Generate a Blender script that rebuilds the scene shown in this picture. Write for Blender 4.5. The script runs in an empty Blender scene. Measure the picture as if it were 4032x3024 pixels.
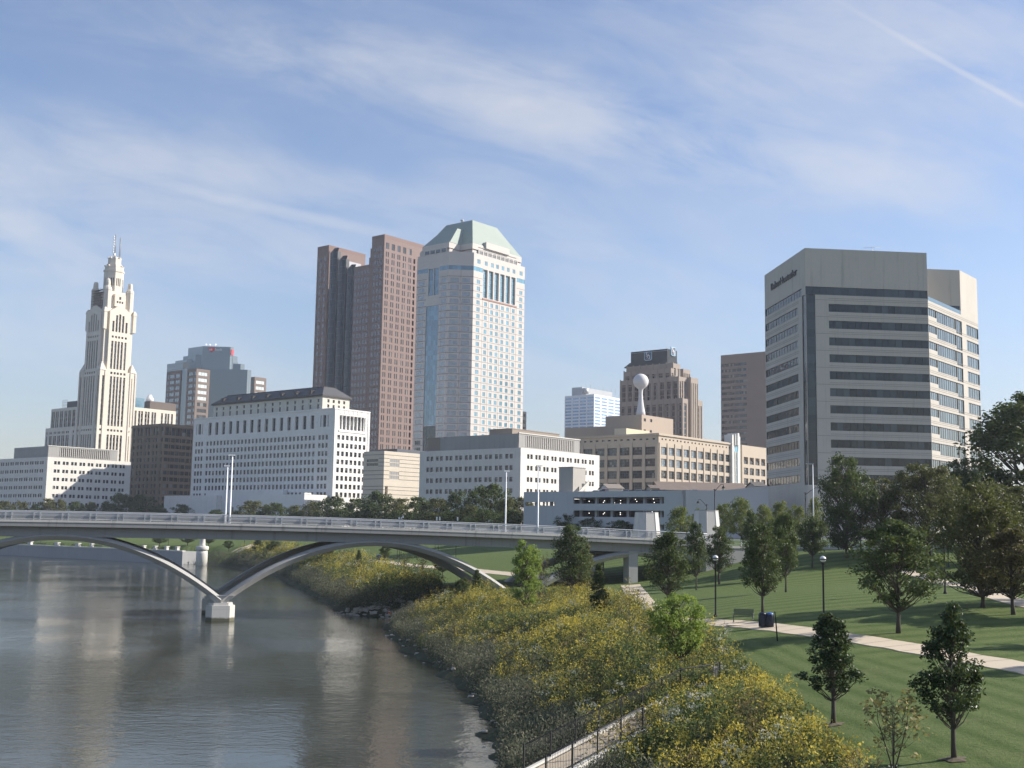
import bpy, math, random
import numpy as np
from mathutils import Vector, Matrix

random.seed(7)
RNG = np.random.default_rng(11)
SC = bpy.context.scene
COL = SC.collection
R = math.radians

# ------------------------------------------------------------------ camera
# photograph is 4032 x 3024; every px, py below is a pixel of it
F, PITCH, ROLL, CX, CY, EYE = 4655.0, 0.12302, 0.016437, 2016.0, 1512.0, 12.5
_f = Vector((0, math.cos(PITCH), math.sin(PITCH)))
_r0 = Vector((1, 0, 0)); _u0 = _r0.cross(_f)
_r = _r0 * math.cos(ROLL) + _u0 * math.sin(ROLL)
_u = -_r0 * math.sin(ROLL) + _u0 * math.cos(ROLL)
cam_data = bpy.data.cameras.new('camera')
cam = bpy.data.objects.new('camera', cam_data); COL.objects.link(cam)
cam_data.sensor_width = 36.0
cam_data.lens = F / 4032 * 36
cam_data.clip_start = 0.5; cam_data.clip_end = 20000
M4 = Matrix((_r, _u, -_f)).transposed().to_4x4(); M4.translation = (0, 0, EYE)
cam.matrix_world = M4
SC.camera = cam

# ------------------------------------------------------------------ light
SUN_AZ, SUN_EL = R(83.5), R(31)          # azimuth clockwise from +Y
sun_d = bpy.data.lights.new('sun', 'SUN'); sun = bpy.data.objects.new('sun', sun_d); COL.objects.link(sun)
sun_d.energy = 5.0; sun_d.angle = R(0.53); sun_d.color = (1.0, 0.945, 0.86)
sv = Vector((math.sin(SUN_AZ) * math.cos(SUN_EL), math.cos(SUN_AZ) * math.cos(SUN_EL), math.sin(SUN_EL)))
sun.rotation_euler = sv.to_track_quat('Z', 'Y').to_euler()
SC.view_settings.view_transform = 'Standard'; SC.view_settings.look = 'None'
SC.view_settings.exposure = 0.56; SC.view_settings.gamma = 1.0

world = bpy.data.worlds.new('World'); SC.world = world; world.use_nodes = True
wt = world.node_tree; wt.nodes.clear()
def N(t, typ, **kw):
    n = t.nodes.new(typ)
    for k, v in kw.items():
        if k.startswith('_'): setattr(n, k[1:], v)
    return n
def mth(t, op, a, b=None, c=None, clamp=False):
    n = t.nodes.new('ShaderNodeMath'); n.operation = op; n.use_clamp = clamp
    for i, v in enumerate((a, b, c)):
        if v is None: continue
        if isinstance(v, (int, float)): n.inputs[i].default_value = v
        else: t.links.new(v, n.inputs[i])
    return n.outputs[0]
def sstep(t, x, a, b):
    n = t.nodes.new('ShaderNodeMapRange'); n.interpolation_type = 'SMOOTHSTEP'
    t.links.new(x, n.inputs[0]); n.inputs[1].default_value = a; n.inputs[2].default_value = b
    return n.outputs[0]
def noise(t, vec, scale, detail=4, rough=0.55, dist=0.0):
    n = t.nodes.new('ShaderNodeTexNoise')
    if vec is not None: t.links.new(vec, n.inputs['Vector'])
    n.inputs['Scale'].default_value = scale; n.inputs['Detail'].default_value = detail
    n.inputs['Roughness'].default_value = rough; n.inputs['Distortion'].default_value = dist
    return n.outputs['Fac']
def comb(t, x, y, z=0.0):
    n = t.nodes.new('ShaderNodeCombineXYZ')
    for i, v in enumerate((x, y, z)):
        if isinstance(v, (int, float)): n.inputs[i].default_value = v
        else: t.links.new(v, n.inputs[i])
    return n.outputs[0]
def sep(t, vec):
    n = t.nodes.new('ShaderNodeSeparateXYZ'); t.links.new(vec, n.inputs[0]); return n.outputs
def mixc(t, fac, a, b, mode='MIX'):
    n = t.nodes.new('ShaderNodeMix'); n.data_type = 'RGBA'; n.blend_type = mode
    for sock, v in ((n.inputs[0], fac), (n.inputs[6], a), (n.inputs[7], b)):
        if isinstance(v, (int, float)): sock.default_value = v
        elif isinstance(v, (tuple, list)): sock.default_value = tuple(v) if len(v) == 4 else (*v, 1)
        else: t.links.new(v, sock)
    return n.outputs[2]

sky = N(wt, 'ShaderNodeTexSky', _sky_type='NISHITA', _sun_disc=False)
sky.sun_elevation = SUN_EL; sky.sun_rotation = SUN_AZ
sky.air_density = 1.1; sky.dust_density = 0.7; sky.ozone_density = 3.0; sky.altitude = 200
tc = N(wt, 'ShaderNodeTexCoord')
sx = sep(wt, tc.outputs['Generated'])
ysafe = mth(wt, 'MAXIMUM', mth(wt, 'ABSOLUTE', sx[1]), 0.05)
SU = mth(wt, 'DIVIDE', sx[0], ysafe)           # tangent of azimuth
SV = mth(wt, 'DIVIDE', sx[2], ysafe)           # tangent of elevation
def skyuv(px, py):
    d = _r * ((px - CX) / F) - _u * ((py - CY) / F) + _f
    return d.x / d.y, d.z / d.y
warpv = comb(wt, mth(wt, 'MULTIPLY', SU, 2.2), mth(wt, 'MULTIPLY', SV, 2.2), 0.3)
w1 = mth(wt, 'SUBTRACT', noise(wt, warpv, 2.0, 5), 0.5)
w2 = mth(wt, 'SUBTRACT', noise(wt, comb(wt, mth(wt, 'MULTIPLY', SU, 3.0), mth(wt, 'MULTIPLY', SV, 3.0), 4.2), 2.6, 5), 0.5)
def band(pts, width, wob, lo, hi):
    """cloud band following a quadratic v(u) through three sky points, fading out beyond its ends"""
    P = [skyuv(*p) for p in pts]
    A = np.array([[u * u, u, 1] for u, v in P]); c = np.linalg.solve(A, np.array([v for u, v in P]))
    u2 = mth(wt, 'MULTIPLY', SU, SU)
    vl = mth(wt, 'ADD', mth(wt, 'MULTIPLY', u2, float(c[0])), mth(wt, 'MULTIPLY_ADD', SU, float(c[1]), float(c[2])))
    dv = mth(wt, 'ADD', mth(wt, 'SUBTRACT', SV, vl), mth(wt, 'MULTIPLY', w1, wob))
    k = mth(wt, 'ABSOLUTE', mth(wt, 'DIVIDE', dv, width))
    m = mth(wt, 'SUBTRACT', 1.0, sstep(wt, k, 0.0, 1.0))
    a, b = min(P[0][0], P[-1][0]), max(P[0][0], P[-1][0])
    m = mth(wt, 'MULTIPLY', m, sstep(wt, SU, a - lo, a + lo))
    return mth(wt, 'MULTIPLY', m, mth(wt, 'SUBTRACT', 1.0, sstep(wt, SU, b - hi, b + hi)))
rotv = comb(wt, mth(wt, 'MULTIPLY_ADD', SU, 1.0, mth(wt, 'MULTIPLY', SV, -0.5)),
            mth(wt, 'MULTIPLY_ADD', SV, 3.4, mth(wt, 'MULTIPLY', SU, 1.1)), 0.0)
wisp = noise(wt, rotv, 4.2, 9, 0.62, 0.6)
wisp2 = noise(wt, comb(wt, mth(wt, 'MULTIPLY', SU, 1.4), mth(wt, 'MULTIPLY', SV, 3.0), 7.0), 11.0, 8, 0.65, 0.8)
tex = mth(wt, 'MULTIPLY', sstep(wt, wisp, 0.24, 0.80), mth(wt, 'MULTIPLY_ADD', wisp2, 1.3, 0.25))
mask = None
for pts, wd, wob, lo, hi, amp in (
        (((850, 140), (1500, 250), (2300, 400)), 0.050, 0.09, 0.09, 0.08, 1.0),
        (((2000, 400), (2750, 560), (3800, 730)), 0.050, 0.07, 0.10, 0.07, 1.7),
        (((-300, 560), (200, 640), (900, 800)), 0.062, 0.08, 0.05, 0.09, 1.2),
        (((-300, 900), (500, 940), (1700, 1120)), 0.050, 0.09, 0.05, 0.16, 0.7),
        (((2700, 330), (3500, 230), (4300, 300)), 0.085, 0.10, 0.10, 0.10, 0.95),
        (((500, 560), (1300, 720), (2200, 900)), 0.030, 0.06, 0.15, 0.10, 0.55)):
    m = mth(wt, 'MULTIPLY', band(pts, wd, wob, lo, hi), amp)
    mask = m if mask is None else mth(wt, 'ADD', mask, m)
veil = mth(wt, 'MULTIPLY', sstep(wt, noise(wt, rotv, 1.6, 5, 0.5, 0.4), 0.28, 0.72), 0.75)
cl = mth(wt, 'MULTIPLY', mth(wt, 'ADD', mask, veil), tex)
def trail(p0, p1, width, amp, lo):
    (u0, v0), (u1, v1) = skyuv(*p0), skyuv(*p1)
    s = (v1 - v0) / (u1 - u0)
    dv = mth(wt, 'SUBTRACT', SV, mth(wt, 'MULTIPLY_ADD', SU, s, v0 - s * u0))
    dv = mth(wt, 'ADD', dv, mth(wt, 'MULTIPLY', w2, 0.005))
    m = mth(wt, 'SUBTRACT', 1.0, sstep(wt, mth(wt, 'ABSOLUTE', dv), 0.0, width))
    a, b = min(u0, u1), max(u0, u1)
    m = mth(wt, 'MULTIPLY', m, sstep(wt, SU, a - lo, a + lo))
    m = mth(wt, 'MULTIPLY', m, mth(wt, 'SUBTRACT', 1.0, sstep(wt, SU, b - lo, b + lo)))
    return mth(wt, 'MULTIPLY', m, mth(wt, 'MULTIPLY_ADD', wisp2, amp, amp * 0.35))
cl = mth(wt, 'ADD', cl, trail((3430, 80), (4100, 458), 0.0048, 1.1, 0.05))
cl = mth(wt, 'ADD', cl, trail((640, 730), (1480, 910), 0.008, 0.65, 0.04))
cl = mth(wt, 'DIVIDE', mth(wt, 'MULTIPLY', cl, 0.92), mth(wt, 'MULTIPLY_ADD', cl, 0.95, 1.0))
front = sstep(wt, sx[1], -0.02, 0.12)
cl = mth(wt, 'MULTIPLY', cl, mth(wt, 'MULTIPLY_ADD', front, 0.85, 0.15))
skyc = mixc(wt, 1.0, sky.outputs[0], (1.05, 0.965, 1.00), 'MULTIPLY')
low = mth(wt, 'MULTIPLY_ADD', sstep(wt, SV, -0.02, 0.24), 0.24, 0.76)        # haze layer dims the lowest sky
skyc = mixc(wt, 1.0, skyc, comb(wt, low, low, low), 'MULTIPLY')
bgA = N(wt, 'ShaderNodeBackground'); wt.links.new(skyc, bgA.inputs[0]); bgA.inputs[1].default_value = 0.112
bgB = N(wt, 'ShaderNodeBackground'); bgB.inputs[0].default_value = (0.95, 0.96, 1.0, 1); bgB.inputs[1].default_value = 0.56
mixs = N(wt, 'ShaderNodeMixShader'); wt.links.new(cl, mixs.inputs[0])
wt.links.new(bgA.outputs[0], mixs.inputs[1]); wt.links.new(bgB.outputs[0], mixs.inputs[2])
wo = N(wt, 'ShaderNodeOutputWorld'); wt.links.new(mixs.outputs[0], wo.inputs[0])

# ------------------------------------------------------------------ helpers
def ray(px, py):
    d = _r * ((px - CX) / F) - _u * ((py - CY) / F) + _f
    return d / d.y
def at(px, py, Y):
    v = ray(px, py) * Y; v.z += EYE; return v
def onz(px, py, z):
    d = ray(px, py); t = (z - EYE) / d.z
    return Vector((d.x * t, t, z))
YAW = 0.8835
def tag(o, label=None, cat=None, group=None, kind=None):
    if label: o['label'] = label
    if cat: o['category'] = cat
    if group: o['group'] = group
    if kind: o['kind'] = kind
    return o
def empty(name, loc, rz=0.0, label=None, cat=None, group=None):
    o = bpy.data.objects.new(name, None); COL.objects.link(o)
    o.empty_display_size = 0.3
    o.location = loc; o.rotation_euler = (0, 0, rz)
    return tag(o, label, cat, group)
class MB:
    def __init__(self):
        self.v = []; self.f = []; self.m = []; self.s = []
    def face(self, pts, m=0, smooth=False):
        i = len(self.v); self.v.extend([tuple(p) for p in pts])
        self.f.append(tuple(range(i, i + len(pts)))); self.m.append(m); self.s.append(smooth)
    def box(self, x0, x1, y0, y1, z0, z1, m=0):
        p = [(x0, y0, z0), (x1, y0, z0), (x1, y1, z0), (x0, y1, z0), (x0, y0, z1), (x1, y0, z1), (x1, y1, z1), (x0, y1, z1)]
        i = len(self.v); self.v.extend(p)
        for q in ((0, 3, 2, 1), (4, 5, 6, 7), (0, 1, 5, 4), (1, 2, 6, 5), (2, 3, 7, 6), (3, 0, 4, 7)):
            self.f.append(tuple(i + k for k in q)); self.m.append(m); self.s.append(False)
        return self
    def prism(self, poly, z0, z1, m=0, top=None, cap=True):
        """poly counter-clockwise (x, y); top: another polygon of the same length for the upper ring"""
        n = len(poly); i = len(self.v); top = top or poly
        self.v.extend([(x, y, z0) for x, y in poly]); self.v.extend([(x, y, z1) for x, y in top])
        for k in range(n):
            j = (k + 1) % n
            self.f.append((i + k, i + j, i + n + j, i + n + k)); self.m.append(m); self.s.append(False)
        if cap:
            self.f.append(tuple(i + n + k for k in range(n))); self.m.append(m); self.s.append(False)
            self.f.append(tuple(i + n - 1 - k for k in range(n))); self.m.append(m); self.s.append(False)
        return self
    def tube(self, pts, rad, n=8, m=0, smooth=True, caps=True):
        pts = [Vector(p) for p in pts]
        if isinstance(rad, (int, float)): rad = [rad] * len(pts)
        rings = []
        for k, p in enumerate(pts):
            a = pts[max(k - 1, 0)]; b = pts[min(k + 1, len(pts) - 1)]
            t = (b - a).normalized()
            ref = Vector((0, 0, 1)) if abs(t.z) < 0.9 else Vector((1, 0, 0))
            x = t.cross(ref).normalized(); y = t.cross(x).normalized()
            i = len(self.v)
            for j in range(n):
                an = 2 * math.pi * j / n
                self.v.append(tuple(p + (x * math.cos(an) + y * math.sin(an)) * rad[k]))
            rings.append(i)
        for a, b in zip(rings, rings[1:]):
            for j in range(n):
                j2 = (j + 1) % n
                self.f.append((a + j, b + j, b + j2, a + j2)); self.m.append(m); self.s.append(smooth)
        if caps:
            self.f.append(tuple(rings[0] + j for j in range(n))); self.m.append(m); self.s.append(False)
            self.f.append(tuple(rings[-1] + n - 1 - j for j in range(n))); self.m.append(m); self.s.append(False)
        return self
    def lathe(self, prof, c=(0, 0, 0), n=16, m=0, smooth=True, ph=0.0):
        rings = []
        for r, z in prof:
            i = len(self.v)
            for j in range(n):
                an = 2 * math.pi * j / n + ph
                self.v.append((c[0] + r * math.cos(an), c[1] + r * math.sin(an), c[2] + z))
            rings.append(i)
        for a, b in zip(rings, rings[1:]):
            for j in range(n):
                j2 = (j + 1) % n
                self.f.append((a + j, a + j2, b + j2, b + j)); self.m.append(m); self.s.append(smooth)
        self.f.append(tuple(rings[-1] + j for j in range(n))); self.m.append(m); self.s.append(False)
        self.f.append(tuple(rings[0] + n - 1 - j for j in range(n))); self.m.append(m); self.s.append(False)
        return self
    def mesh(self, name, mats):
        me = bpy.data.meshes.new(name)
        me.from_pydata(self.v, [], self.f)
        for m in (mats if isinstance(mats, (list, tuple)) else [mats]): me.materials.append(m)
        me.polygons.foreach_set('material_index', self.m)
        me.polygons.foreach_set('use_smooth', self.s)
        me.update(); return me
    def build(self, name, mats, parent=None, loc=None, rz=0.0):
        o = bpy.data.objects.new(name, self.mesh(name, mats)); COL.objects.link(o)
        if parent is not None: o.parent = parent
        if loc is not None: o.location = loc
        if rz: o.rotation_euler = (0, 0, rz)
        return o
def npmesh(name, verts, faces, mats, mat_idx=None, smooth=False):
    """fast mesh from arrays; faces (n, k) all with k corners"""
    me = bpy.data.meshes.new(name); nf, k = faces.shape
    me.vertices.add(len(verts)); me.vertices.foreach_set('co', np.ascontiguousarray(verts, dtype=np.float32).ravel())
    me.loops.add(nf * k); me.loops.foreach_set('vertex_index', faces.astype(np.int32).ravel())
    me.polygons.add(nf); me.polygons.foreach_set('loop_start', np.arange(0, nf * k, k, dtype=np.int32))
    me.polygons.foreach_set('loop_total', np.full(nf, k, dtype=np.int32))
    for m in mats: me.materials.append(m)
    if mat_idx is not None: me.polygons.foreach_set('material_index', mat_idx.astype(np.int32))
    if smooth: me.polygons.foreach_set('use_smooth', np.ones(nf, dtype=bool))
    me.update(calc_edges=True); return me

# ------------------------------------------------------------------ materials
def newmat(name):
    m = bpy.data.materials.new(name); m.use_nodes = True
    t = m.node_tree; b = t.nodes['Principled BSDF']; return m, t, b
def objco(t):
    return t.nodes.new('ShaderNodeTexCoord').outputs['Object']
def bumpto(t, b, h, strength=0.3, dist=0.05):
    n = t.nodes.new('ShaderNodeBump'); n.inputs['Strength'].default_value = strength; n.inputs['Distance'].default_value = dist
    t.links.new(h, n.inputs['Height']); t.links.new(n.outputs[0], b.inputs['Normal'])
def simple(name, col, rough=0.6, metal=0.0, var=0.12, scale=1.5):
    m, t, b = newmat(name)
    nz = noise(t, objco(t), scale, 5)
    c = mixc(t, nz, [v * (1 - var) for v in col], [min(1, v * (1 + var)) for v in col])
    t.links.new(c, b.inputs['Base Color']); b.inputs['Roughness'].default_value = rough; b.inputs['Metallic'].default_value = metal
    return m
def stone(name, col, joint=None, jdark=0.8, var=0.1, stain=0.12, rough=0.8, blk=0.05, jw=0.06, gloss=0.3):
    """wall cladding: joints of joint=(width, height) metres, block-to-block tone, vertical rain streaks"""
    m, t, b = newmat(name)
    s = sep(t, objco(t)); u = mth(t, 'ADD', s[0], s[1])
    nz = noise(t, comb(t, s[0], s[1], s[2]), 0.13, 6, 0.6)
    st = noise(t, comb(t, mth(t, 'MULTIPLY', u, 0.9), mth(t, 'MULTIPLY', s[2], 0.05), 0.0), 1.0, 6, 0.65)
    f = mth(t, 'MULTIPLY_ADD', nz, 2 * var, 1 - var)
    f = mth(t, 'MULTIPLY', f, mth(t, 'SUBTRACT', 1.0, mth(t, 'MULTIPLY', sstep(t, st, 0.52, 0.8), stain)))
    if joint:
        br = t.nodes.new('ShaderNodeTexBrick'); br.offset = 0.0
        t.links.new(comb(t, u, s[2], 0.0), br.inputs['Vector'])
        br.inputs['Color1'].default_value = (1, 1, 1, 1); br.inputs['Color2'].default_value = (1 - blk,) * 3 + (1,)
        br.inputs['Mortar'].default_value = (jdark,) * 3 + (1,)
        br.inputs['Scale'].default_value = 1.0; br.inputs['Mortar Size'].default_value = jw
        br.inputs['Brick Width'].default_value = joint[0]; br.inputs['Row Height'].default_value = joint[1]
        base = mixc(t, 1.0, br.outputs[0], tuple(col), 'MULTIPLY')
    else: base = mixc(t, 0.0, tuple(col), tuple(col))
    c = mixc(t, 1.0, base, comb(t, f, f, f), 'MULTIPLY')
    t.links.new(c, b.inputs['Base Color']); b.inputs['Roughness'].default_value = rough
    b.inputs['Specular IOR Level'].default_value = gloss
    bumpto(t, b, noise(t, comb(t, s[0], s[1], s[2]), 2.5, 5), 0.15, 0.05)
    return m
def glass(name, col, rough=0.06, var=0.5, wav=0.02, spec=0.8, scale=0.35, metal=0.0, blind=0.0):
    """window glass seen from outside: dark room behind, sky and street mirrored, panes not quite flat, blinds differ"""
    m, t, b = newmat(name)
    g = t.nodes.new('ShaderNodeNewGeometry'); oi = t.nodes.new('ShaderNodeObjectInfo')
    rnd = mth(t, 'FRACT', mth(t, 'ADD', g.outputs['Random Per Island'], oi.outputs['Random']))
    lo = [v * (1 - var) for v in col]; hi = [min(1, v * (1 + var * 1.6)) for v in col]
    c = mixc(t, mth(t, 'POWER', rnd, 2.2), lo, hi)
    if blind: c = mixc(t, mth(t, 'MULTIPLY', sstep(t, mth(t, 'FRACT', mth(t, 'MULTIPLY', rnd, 7.31)), 1.0 - blind, 1.02 - blind), 0.8), c, (0.24, 0.235, 0.22))
    t.links.new(c, b.inputs['Base Color']); b.inputs['Roughness'].default_value = rough
    b.inputs['Specular IOR Level'].default_value = spec; b.inputs['IOR'].default_value = 1.6
    b.inputs['Metallic'].default_value = metal
    bumpto(t, b, noise(t, objco(t), scale, 2), 1.0, wav)
    return m
# ------------------------------------------------------------------ terrain
SHORE = [(6, -400), (5, 0), (2.2, 44), (-0.6, 62.5), (-0.8, 76.8), (-2.3, 89.6), (-6.0, 108), (-10, 123.5), (-13.5, 140), (-15.4, 152),
         (-14.2, 160), (-10.5, 165.5), (-10.0, 168.5), (-18.5, 170.5), (-23.5, 175), (-27, 188), (-33, 210), (-45, 254), (-61, 310), (-84, 362), (-101, 386)]
WALL = [(-103, 386.5), (-201, 465), (-420, 641), (-1200, 1270)]
POLY = np.array(SHORE + WALL + [(-6000, 1270), (-6000, -400)])
SEG_W = np.array([9.0] * len(SHORE) + [0.6] * (len(WALL) - 1))
def seg_dist(x, y):
    best = np.full(x.shape, 1e9); wid = np.full(x.shape, 9.0)
    P = np.array(SHORE + WALL)
    for k in range(len(P) - 1):
        a, b = P[k], P[k + 1]; d = b - a
        t = np.clip(((x - a[0]) * d[0] + (y - a[1]) * d[1]) / (d @ d), 0, 1)
        q = np.hypot(x - a[0] - t * d[0], y - a[1] - t * d[1])
        c = q < best; best = np.where(c, q, best); wid = np.where(c, SEG_W[k], wid)
    ins = np.zeros(x.shape, bool); n = len(POLY); j = n - 1
    for i in range(n):
        xi, yi = POLY[i]; xj, yj = POLY[j]
        with np.errstate(divide='ignore', invalid='ignore'):
            c = ((yi > y) != (yj > y)) & (x < (xj - xi) * (y - yi) / (yj - yi + 1e-12) + xi)
        ins ^= c; j = i
    return np.where(ins, -best, best), wid
CP = [(-106, 392, 4.3), (-201, 470, 4.3), (-300, 552, 4.3), (-600, 800, 4.5), (-190, 520, 6.6), (-120, 470, 7.5), (-250, 600, 11), (-120, 540, 11.5),
      (-180, 600, 12), (-60, 430, 11), (0, 340, 11.8), (60, 300, 11.8), (110, 280, 11.8), (0, 430, 12), (100, 225, 11.3), (180, 260, 11.5), (-60, 700, 12), (300, 400, 12),
      (10, 15, 3.2), (40, 15, 5), (90, 40, 7.5), (90, 100, 8.8), (90, 150, 10.2), (38, 182, 10.6), (52, 178, 10.6), (48, 200, 11.0), (30, 215, 10.6), (10, 250, 8.2), (20, 205, 8.0)]
for px, py, z in ((400, 2114, 6.2), (1400, 2150, 7.3), (1600, 2240, 4.8), (1500, 2225, 4.9), (1750, 2240, 5.2), (1300, 2200, 4.2), (1650, 2290, 4.0), (3281, 2853, 4.4), (3755, 2990, 4.4), (2844, 2461, 5.6),
                  (3400, 2530, 5.6), (4032, 2652, 5.6), (2600, 2440, 5.2), (2480, 2310, 4.8), (3536, 2488, 6.2), (3300, 2170, 10.1), (3600, 2176, 10.2),
                  (3650, 2290, 7.2), (4032, 2395, 7.2), (2750, 2268, 6.4), (2900, 2235, 7.4), (3100, 2182, 9.5), (3260, 2330, 7.2), (3000, 2400, 6.2), (2700, 2380, 5.6),
                  (3900, 2500, 6.1), (2800, 2600, 4.7), (2400, 2500, 4.0), (2100, 2400, 3.7), (2300, 2800, 2.7), (2700, 2900, 3.4), (2000, 2320, 4.4), (3950, 2230, 8.8), (2200, 2330, 4.4)):
    CP.append(tuple(onz(px, py, z)))
CP = np.array(CP)
_K = np.sqrt(((CP[:, None, :2] - CP[None, :, :2]) ** 2).sum(-1) + 100.0)
_W = np.linalg.solve(np.block([[_K - 1.0 * np.eye(len(CP)), np.ones((len(CP), 1))], [np.ones((1, len(CP))), np.zeros((1, 1))]]), np.append(CP[:, 2], 0))
def height(x, y):
    x = np.asarray(x, float); y = np.asarray(y, float)
    d, wid = seg_dist(x, y)
    # ragged waterline: small bays and points
    d = d + np.where(wid > 1, .55 * (np.sin(x * .9 + y * .55) + np.sin(y * .83 - x * .4 + 1.7) + .7 * np.sin(y * 1.9 + x * 1.3)) * np.clip(1 - np.abs(d) / 12, 0, 1), 0)
    h = np.zeros(x.shape) + _W[-1]
    for k in range(len(CP)): h += _W[k] * np.sqrt((x - CP[k, 0]) ** 2 + (y - CP[k, 1]) ** 2 + 100.0)
    h = np.clip(h, 1.2, 12.5)
    far = np.clip((np.hypot(x - 20, y - 200) - 330) / 250, 0, 1); far = np.where(y < 100, 0, far)
    h = h * (1 - far) + 12.2 * far * (d > 40) + h * far * (d <= 40)
    w = np.clip(np.where(wid < 1, (d - 9.0) / 1.5, d / wid), 0, 1); w = w ** 0.8
    return np.where(d > 0, h * w, np.maximum(-2.0, d * 0.35))
def hz(x, y): return float(height(np.array([x]), np.array([y]))[0])
def ground_px(px, py, y0=25.0, y1=700.0):
    d = ray(px, py); ys = np.linspace(y0, y1, 2700)
    g = EYE + d.z * ys - height(d.x * ys, ys)
    k = int(np.argmax(g < 0)) if (g < 0).any() else len(ys) - 1
    if k > 0 and g[k] < 0: Y = ys[k - 1] + (ys[k] - ys[k - 1]) * g[k - 1] / (g[k - 1] - g[k])
    else: Y = ys[k]
    return Vector((d.x * Y, Y, hz(d.x * Y, Y)))

def world_mat_ground():
    m, t, b = newmat('ground_cover')
    s = sep(t, objco(t)); p = comb(t, s[0], s[1], 0.0)
    big = noise(t, p, 0.06, 4); fine = noise(t, p, 5.0, 6, 0.75); mid = noise(t, p, 0.7, 5, 0.7)
    # lawn: mower passes, and on the upper part tree-shadow bands painted in colour
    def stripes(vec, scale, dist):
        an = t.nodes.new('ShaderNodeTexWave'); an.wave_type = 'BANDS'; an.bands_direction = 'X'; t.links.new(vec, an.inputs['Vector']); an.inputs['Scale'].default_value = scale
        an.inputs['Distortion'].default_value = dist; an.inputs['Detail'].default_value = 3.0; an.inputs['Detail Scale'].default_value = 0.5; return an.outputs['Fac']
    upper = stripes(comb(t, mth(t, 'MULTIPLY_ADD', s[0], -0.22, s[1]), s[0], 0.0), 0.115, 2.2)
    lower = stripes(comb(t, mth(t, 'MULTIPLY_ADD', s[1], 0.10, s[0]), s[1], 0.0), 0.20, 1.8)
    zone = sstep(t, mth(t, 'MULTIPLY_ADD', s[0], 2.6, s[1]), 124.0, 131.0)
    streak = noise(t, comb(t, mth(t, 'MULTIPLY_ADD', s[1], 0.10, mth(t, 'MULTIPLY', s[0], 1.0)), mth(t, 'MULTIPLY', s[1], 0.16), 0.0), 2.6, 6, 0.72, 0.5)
    mow_shade = mth(t, 'ADD', mth(t, 'MULTIPLY', upper, zone), mth(t, 'MULTIPLY', lower, mth(t, 'SUBTRACT', 1.0, zone)))
    g = mixc(t, big, (0.090, 0.128, 0.034), (0.124, 0.165, 0.048))
    g = mixc(t, mth(t, 'MULTIPLY', sstep(t, mth(t, 'ADD', mow_shade, mth(t, 'MULTIPLY', mth(t, 'SUBTRACT', streak, 0.5), 1.6)), 0.30, 0.85), 0.42), g, (0.165, 0.196, 0.074))
    g = mixc(t, mth(t, 'MULTIPLY', mth(t, 'SUBTRACT', 1.0, sstep(t, mow_shade, 0.0, 0.35)), 0.45), g, (0.052, 0.090, 0.020))
    g = mixc(t, mth(t, 'MULTIPLY', sstep(t, noise(t, comb(t, mth(t, 'MULTIPLY', s[0], 0.5), mth(t, 'MULTIPLY', s[1], 2.2), 0.0), 0.9, 4, 0.7), 0.45, 0.75), 0.35), g, (0.056, 0.088, 0.022))
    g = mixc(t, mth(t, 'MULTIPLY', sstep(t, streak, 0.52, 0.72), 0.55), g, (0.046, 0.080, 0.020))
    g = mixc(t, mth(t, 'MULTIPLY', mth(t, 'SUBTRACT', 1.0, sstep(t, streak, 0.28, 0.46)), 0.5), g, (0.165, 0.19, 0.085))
    g = mixc(t, mth(t, 'MULTIPLY', sstep(t, fine, 0.35, 0.75), 0.50), g, (0.052, 0.086, 0.020))
    g = mixc(t, mth(t, 'MULTIPLY', sstep(t, mid, 0.50, 0.8), 0.45), g, (0.140, 0.165, 0.066))
    g = mixc(t, mth(t, 'MULTIPLY', sstep(t, fine, 0.60, 0.8), 0.35), g, (0.18, 0.19, 0.09))
    g = mixc(t, mth(t, 'MULTIPLY', sstep(t, noise(t, p, 0.28, 6, 0.7), 0.54, 0.72), 0.45), g, (0.16, 0.165, 0.075))
    g = mixc(t, mth(t, 'MULTIPLY', sstep(t, noise(t, p, 11.0, 3, 0.6), 0.66, 0.72), 0.6), g, (0.22, 0.20, 0.10))
    t.links.new(g, b.inputs['Base Color']); b.inputs['Roughness'].default_value = 0.9
    b.inputs['Specular IOR Level'].default_value = 0.15
    bumpto(t, b, mth(t, 'MULTIPLY_ADD', fine, 1.0, mid), 0.9, 0.10)
    return m
M = {}
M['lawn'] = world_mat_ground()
def soil_mat():
    m, t, b = newmat('bank_soil')
    p = objco(t); a = noise(t, p, 0.8, 6, 0.7)
    c = mixc(t, a, (0.030, 0.038, 0.014), (0.070, 0.066, 0.035))
    c = mixc(t, sstep(t, noise(t, p, 3.0, 5, 0.7), 0.5, 0.7), c, (0.045, 0.075, 0.020))
    t.links.new(c, b.inputs['Base Color']); b.inputs['Roughness'].default_value = 0.95
    bumpto(t, b, a, 1.0, 0.3); return m
M['soil'] = soil_mat()
M['city'] = simple('street_paving', (0.16, 0.16, 0.155), 0.85, var=0.3, scale=0.2)
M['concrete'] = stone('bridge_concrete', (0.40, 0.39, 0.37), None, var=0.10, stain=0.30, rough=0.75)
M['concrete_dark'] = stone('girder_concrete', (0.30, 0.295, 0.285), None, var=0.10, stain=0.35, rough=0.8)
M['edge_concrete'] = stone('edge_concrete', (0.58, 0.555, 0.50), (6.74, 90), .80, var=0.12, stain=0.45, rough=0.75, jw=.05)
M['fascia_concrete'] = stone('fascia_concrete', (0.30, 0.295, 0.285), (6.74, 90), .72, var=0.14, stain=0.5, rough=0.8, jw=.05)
M['pale_concrete'] = stone('pale_concrete', (0.60, 0.575, 0.52), None, var=0.10, stain=0.25, rough=0.75)
M['path'] = stone('path_concrete', (0.60, 0.50, 0.365), None, var=0.12, stain=0.05, rough=0.85)
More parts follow.
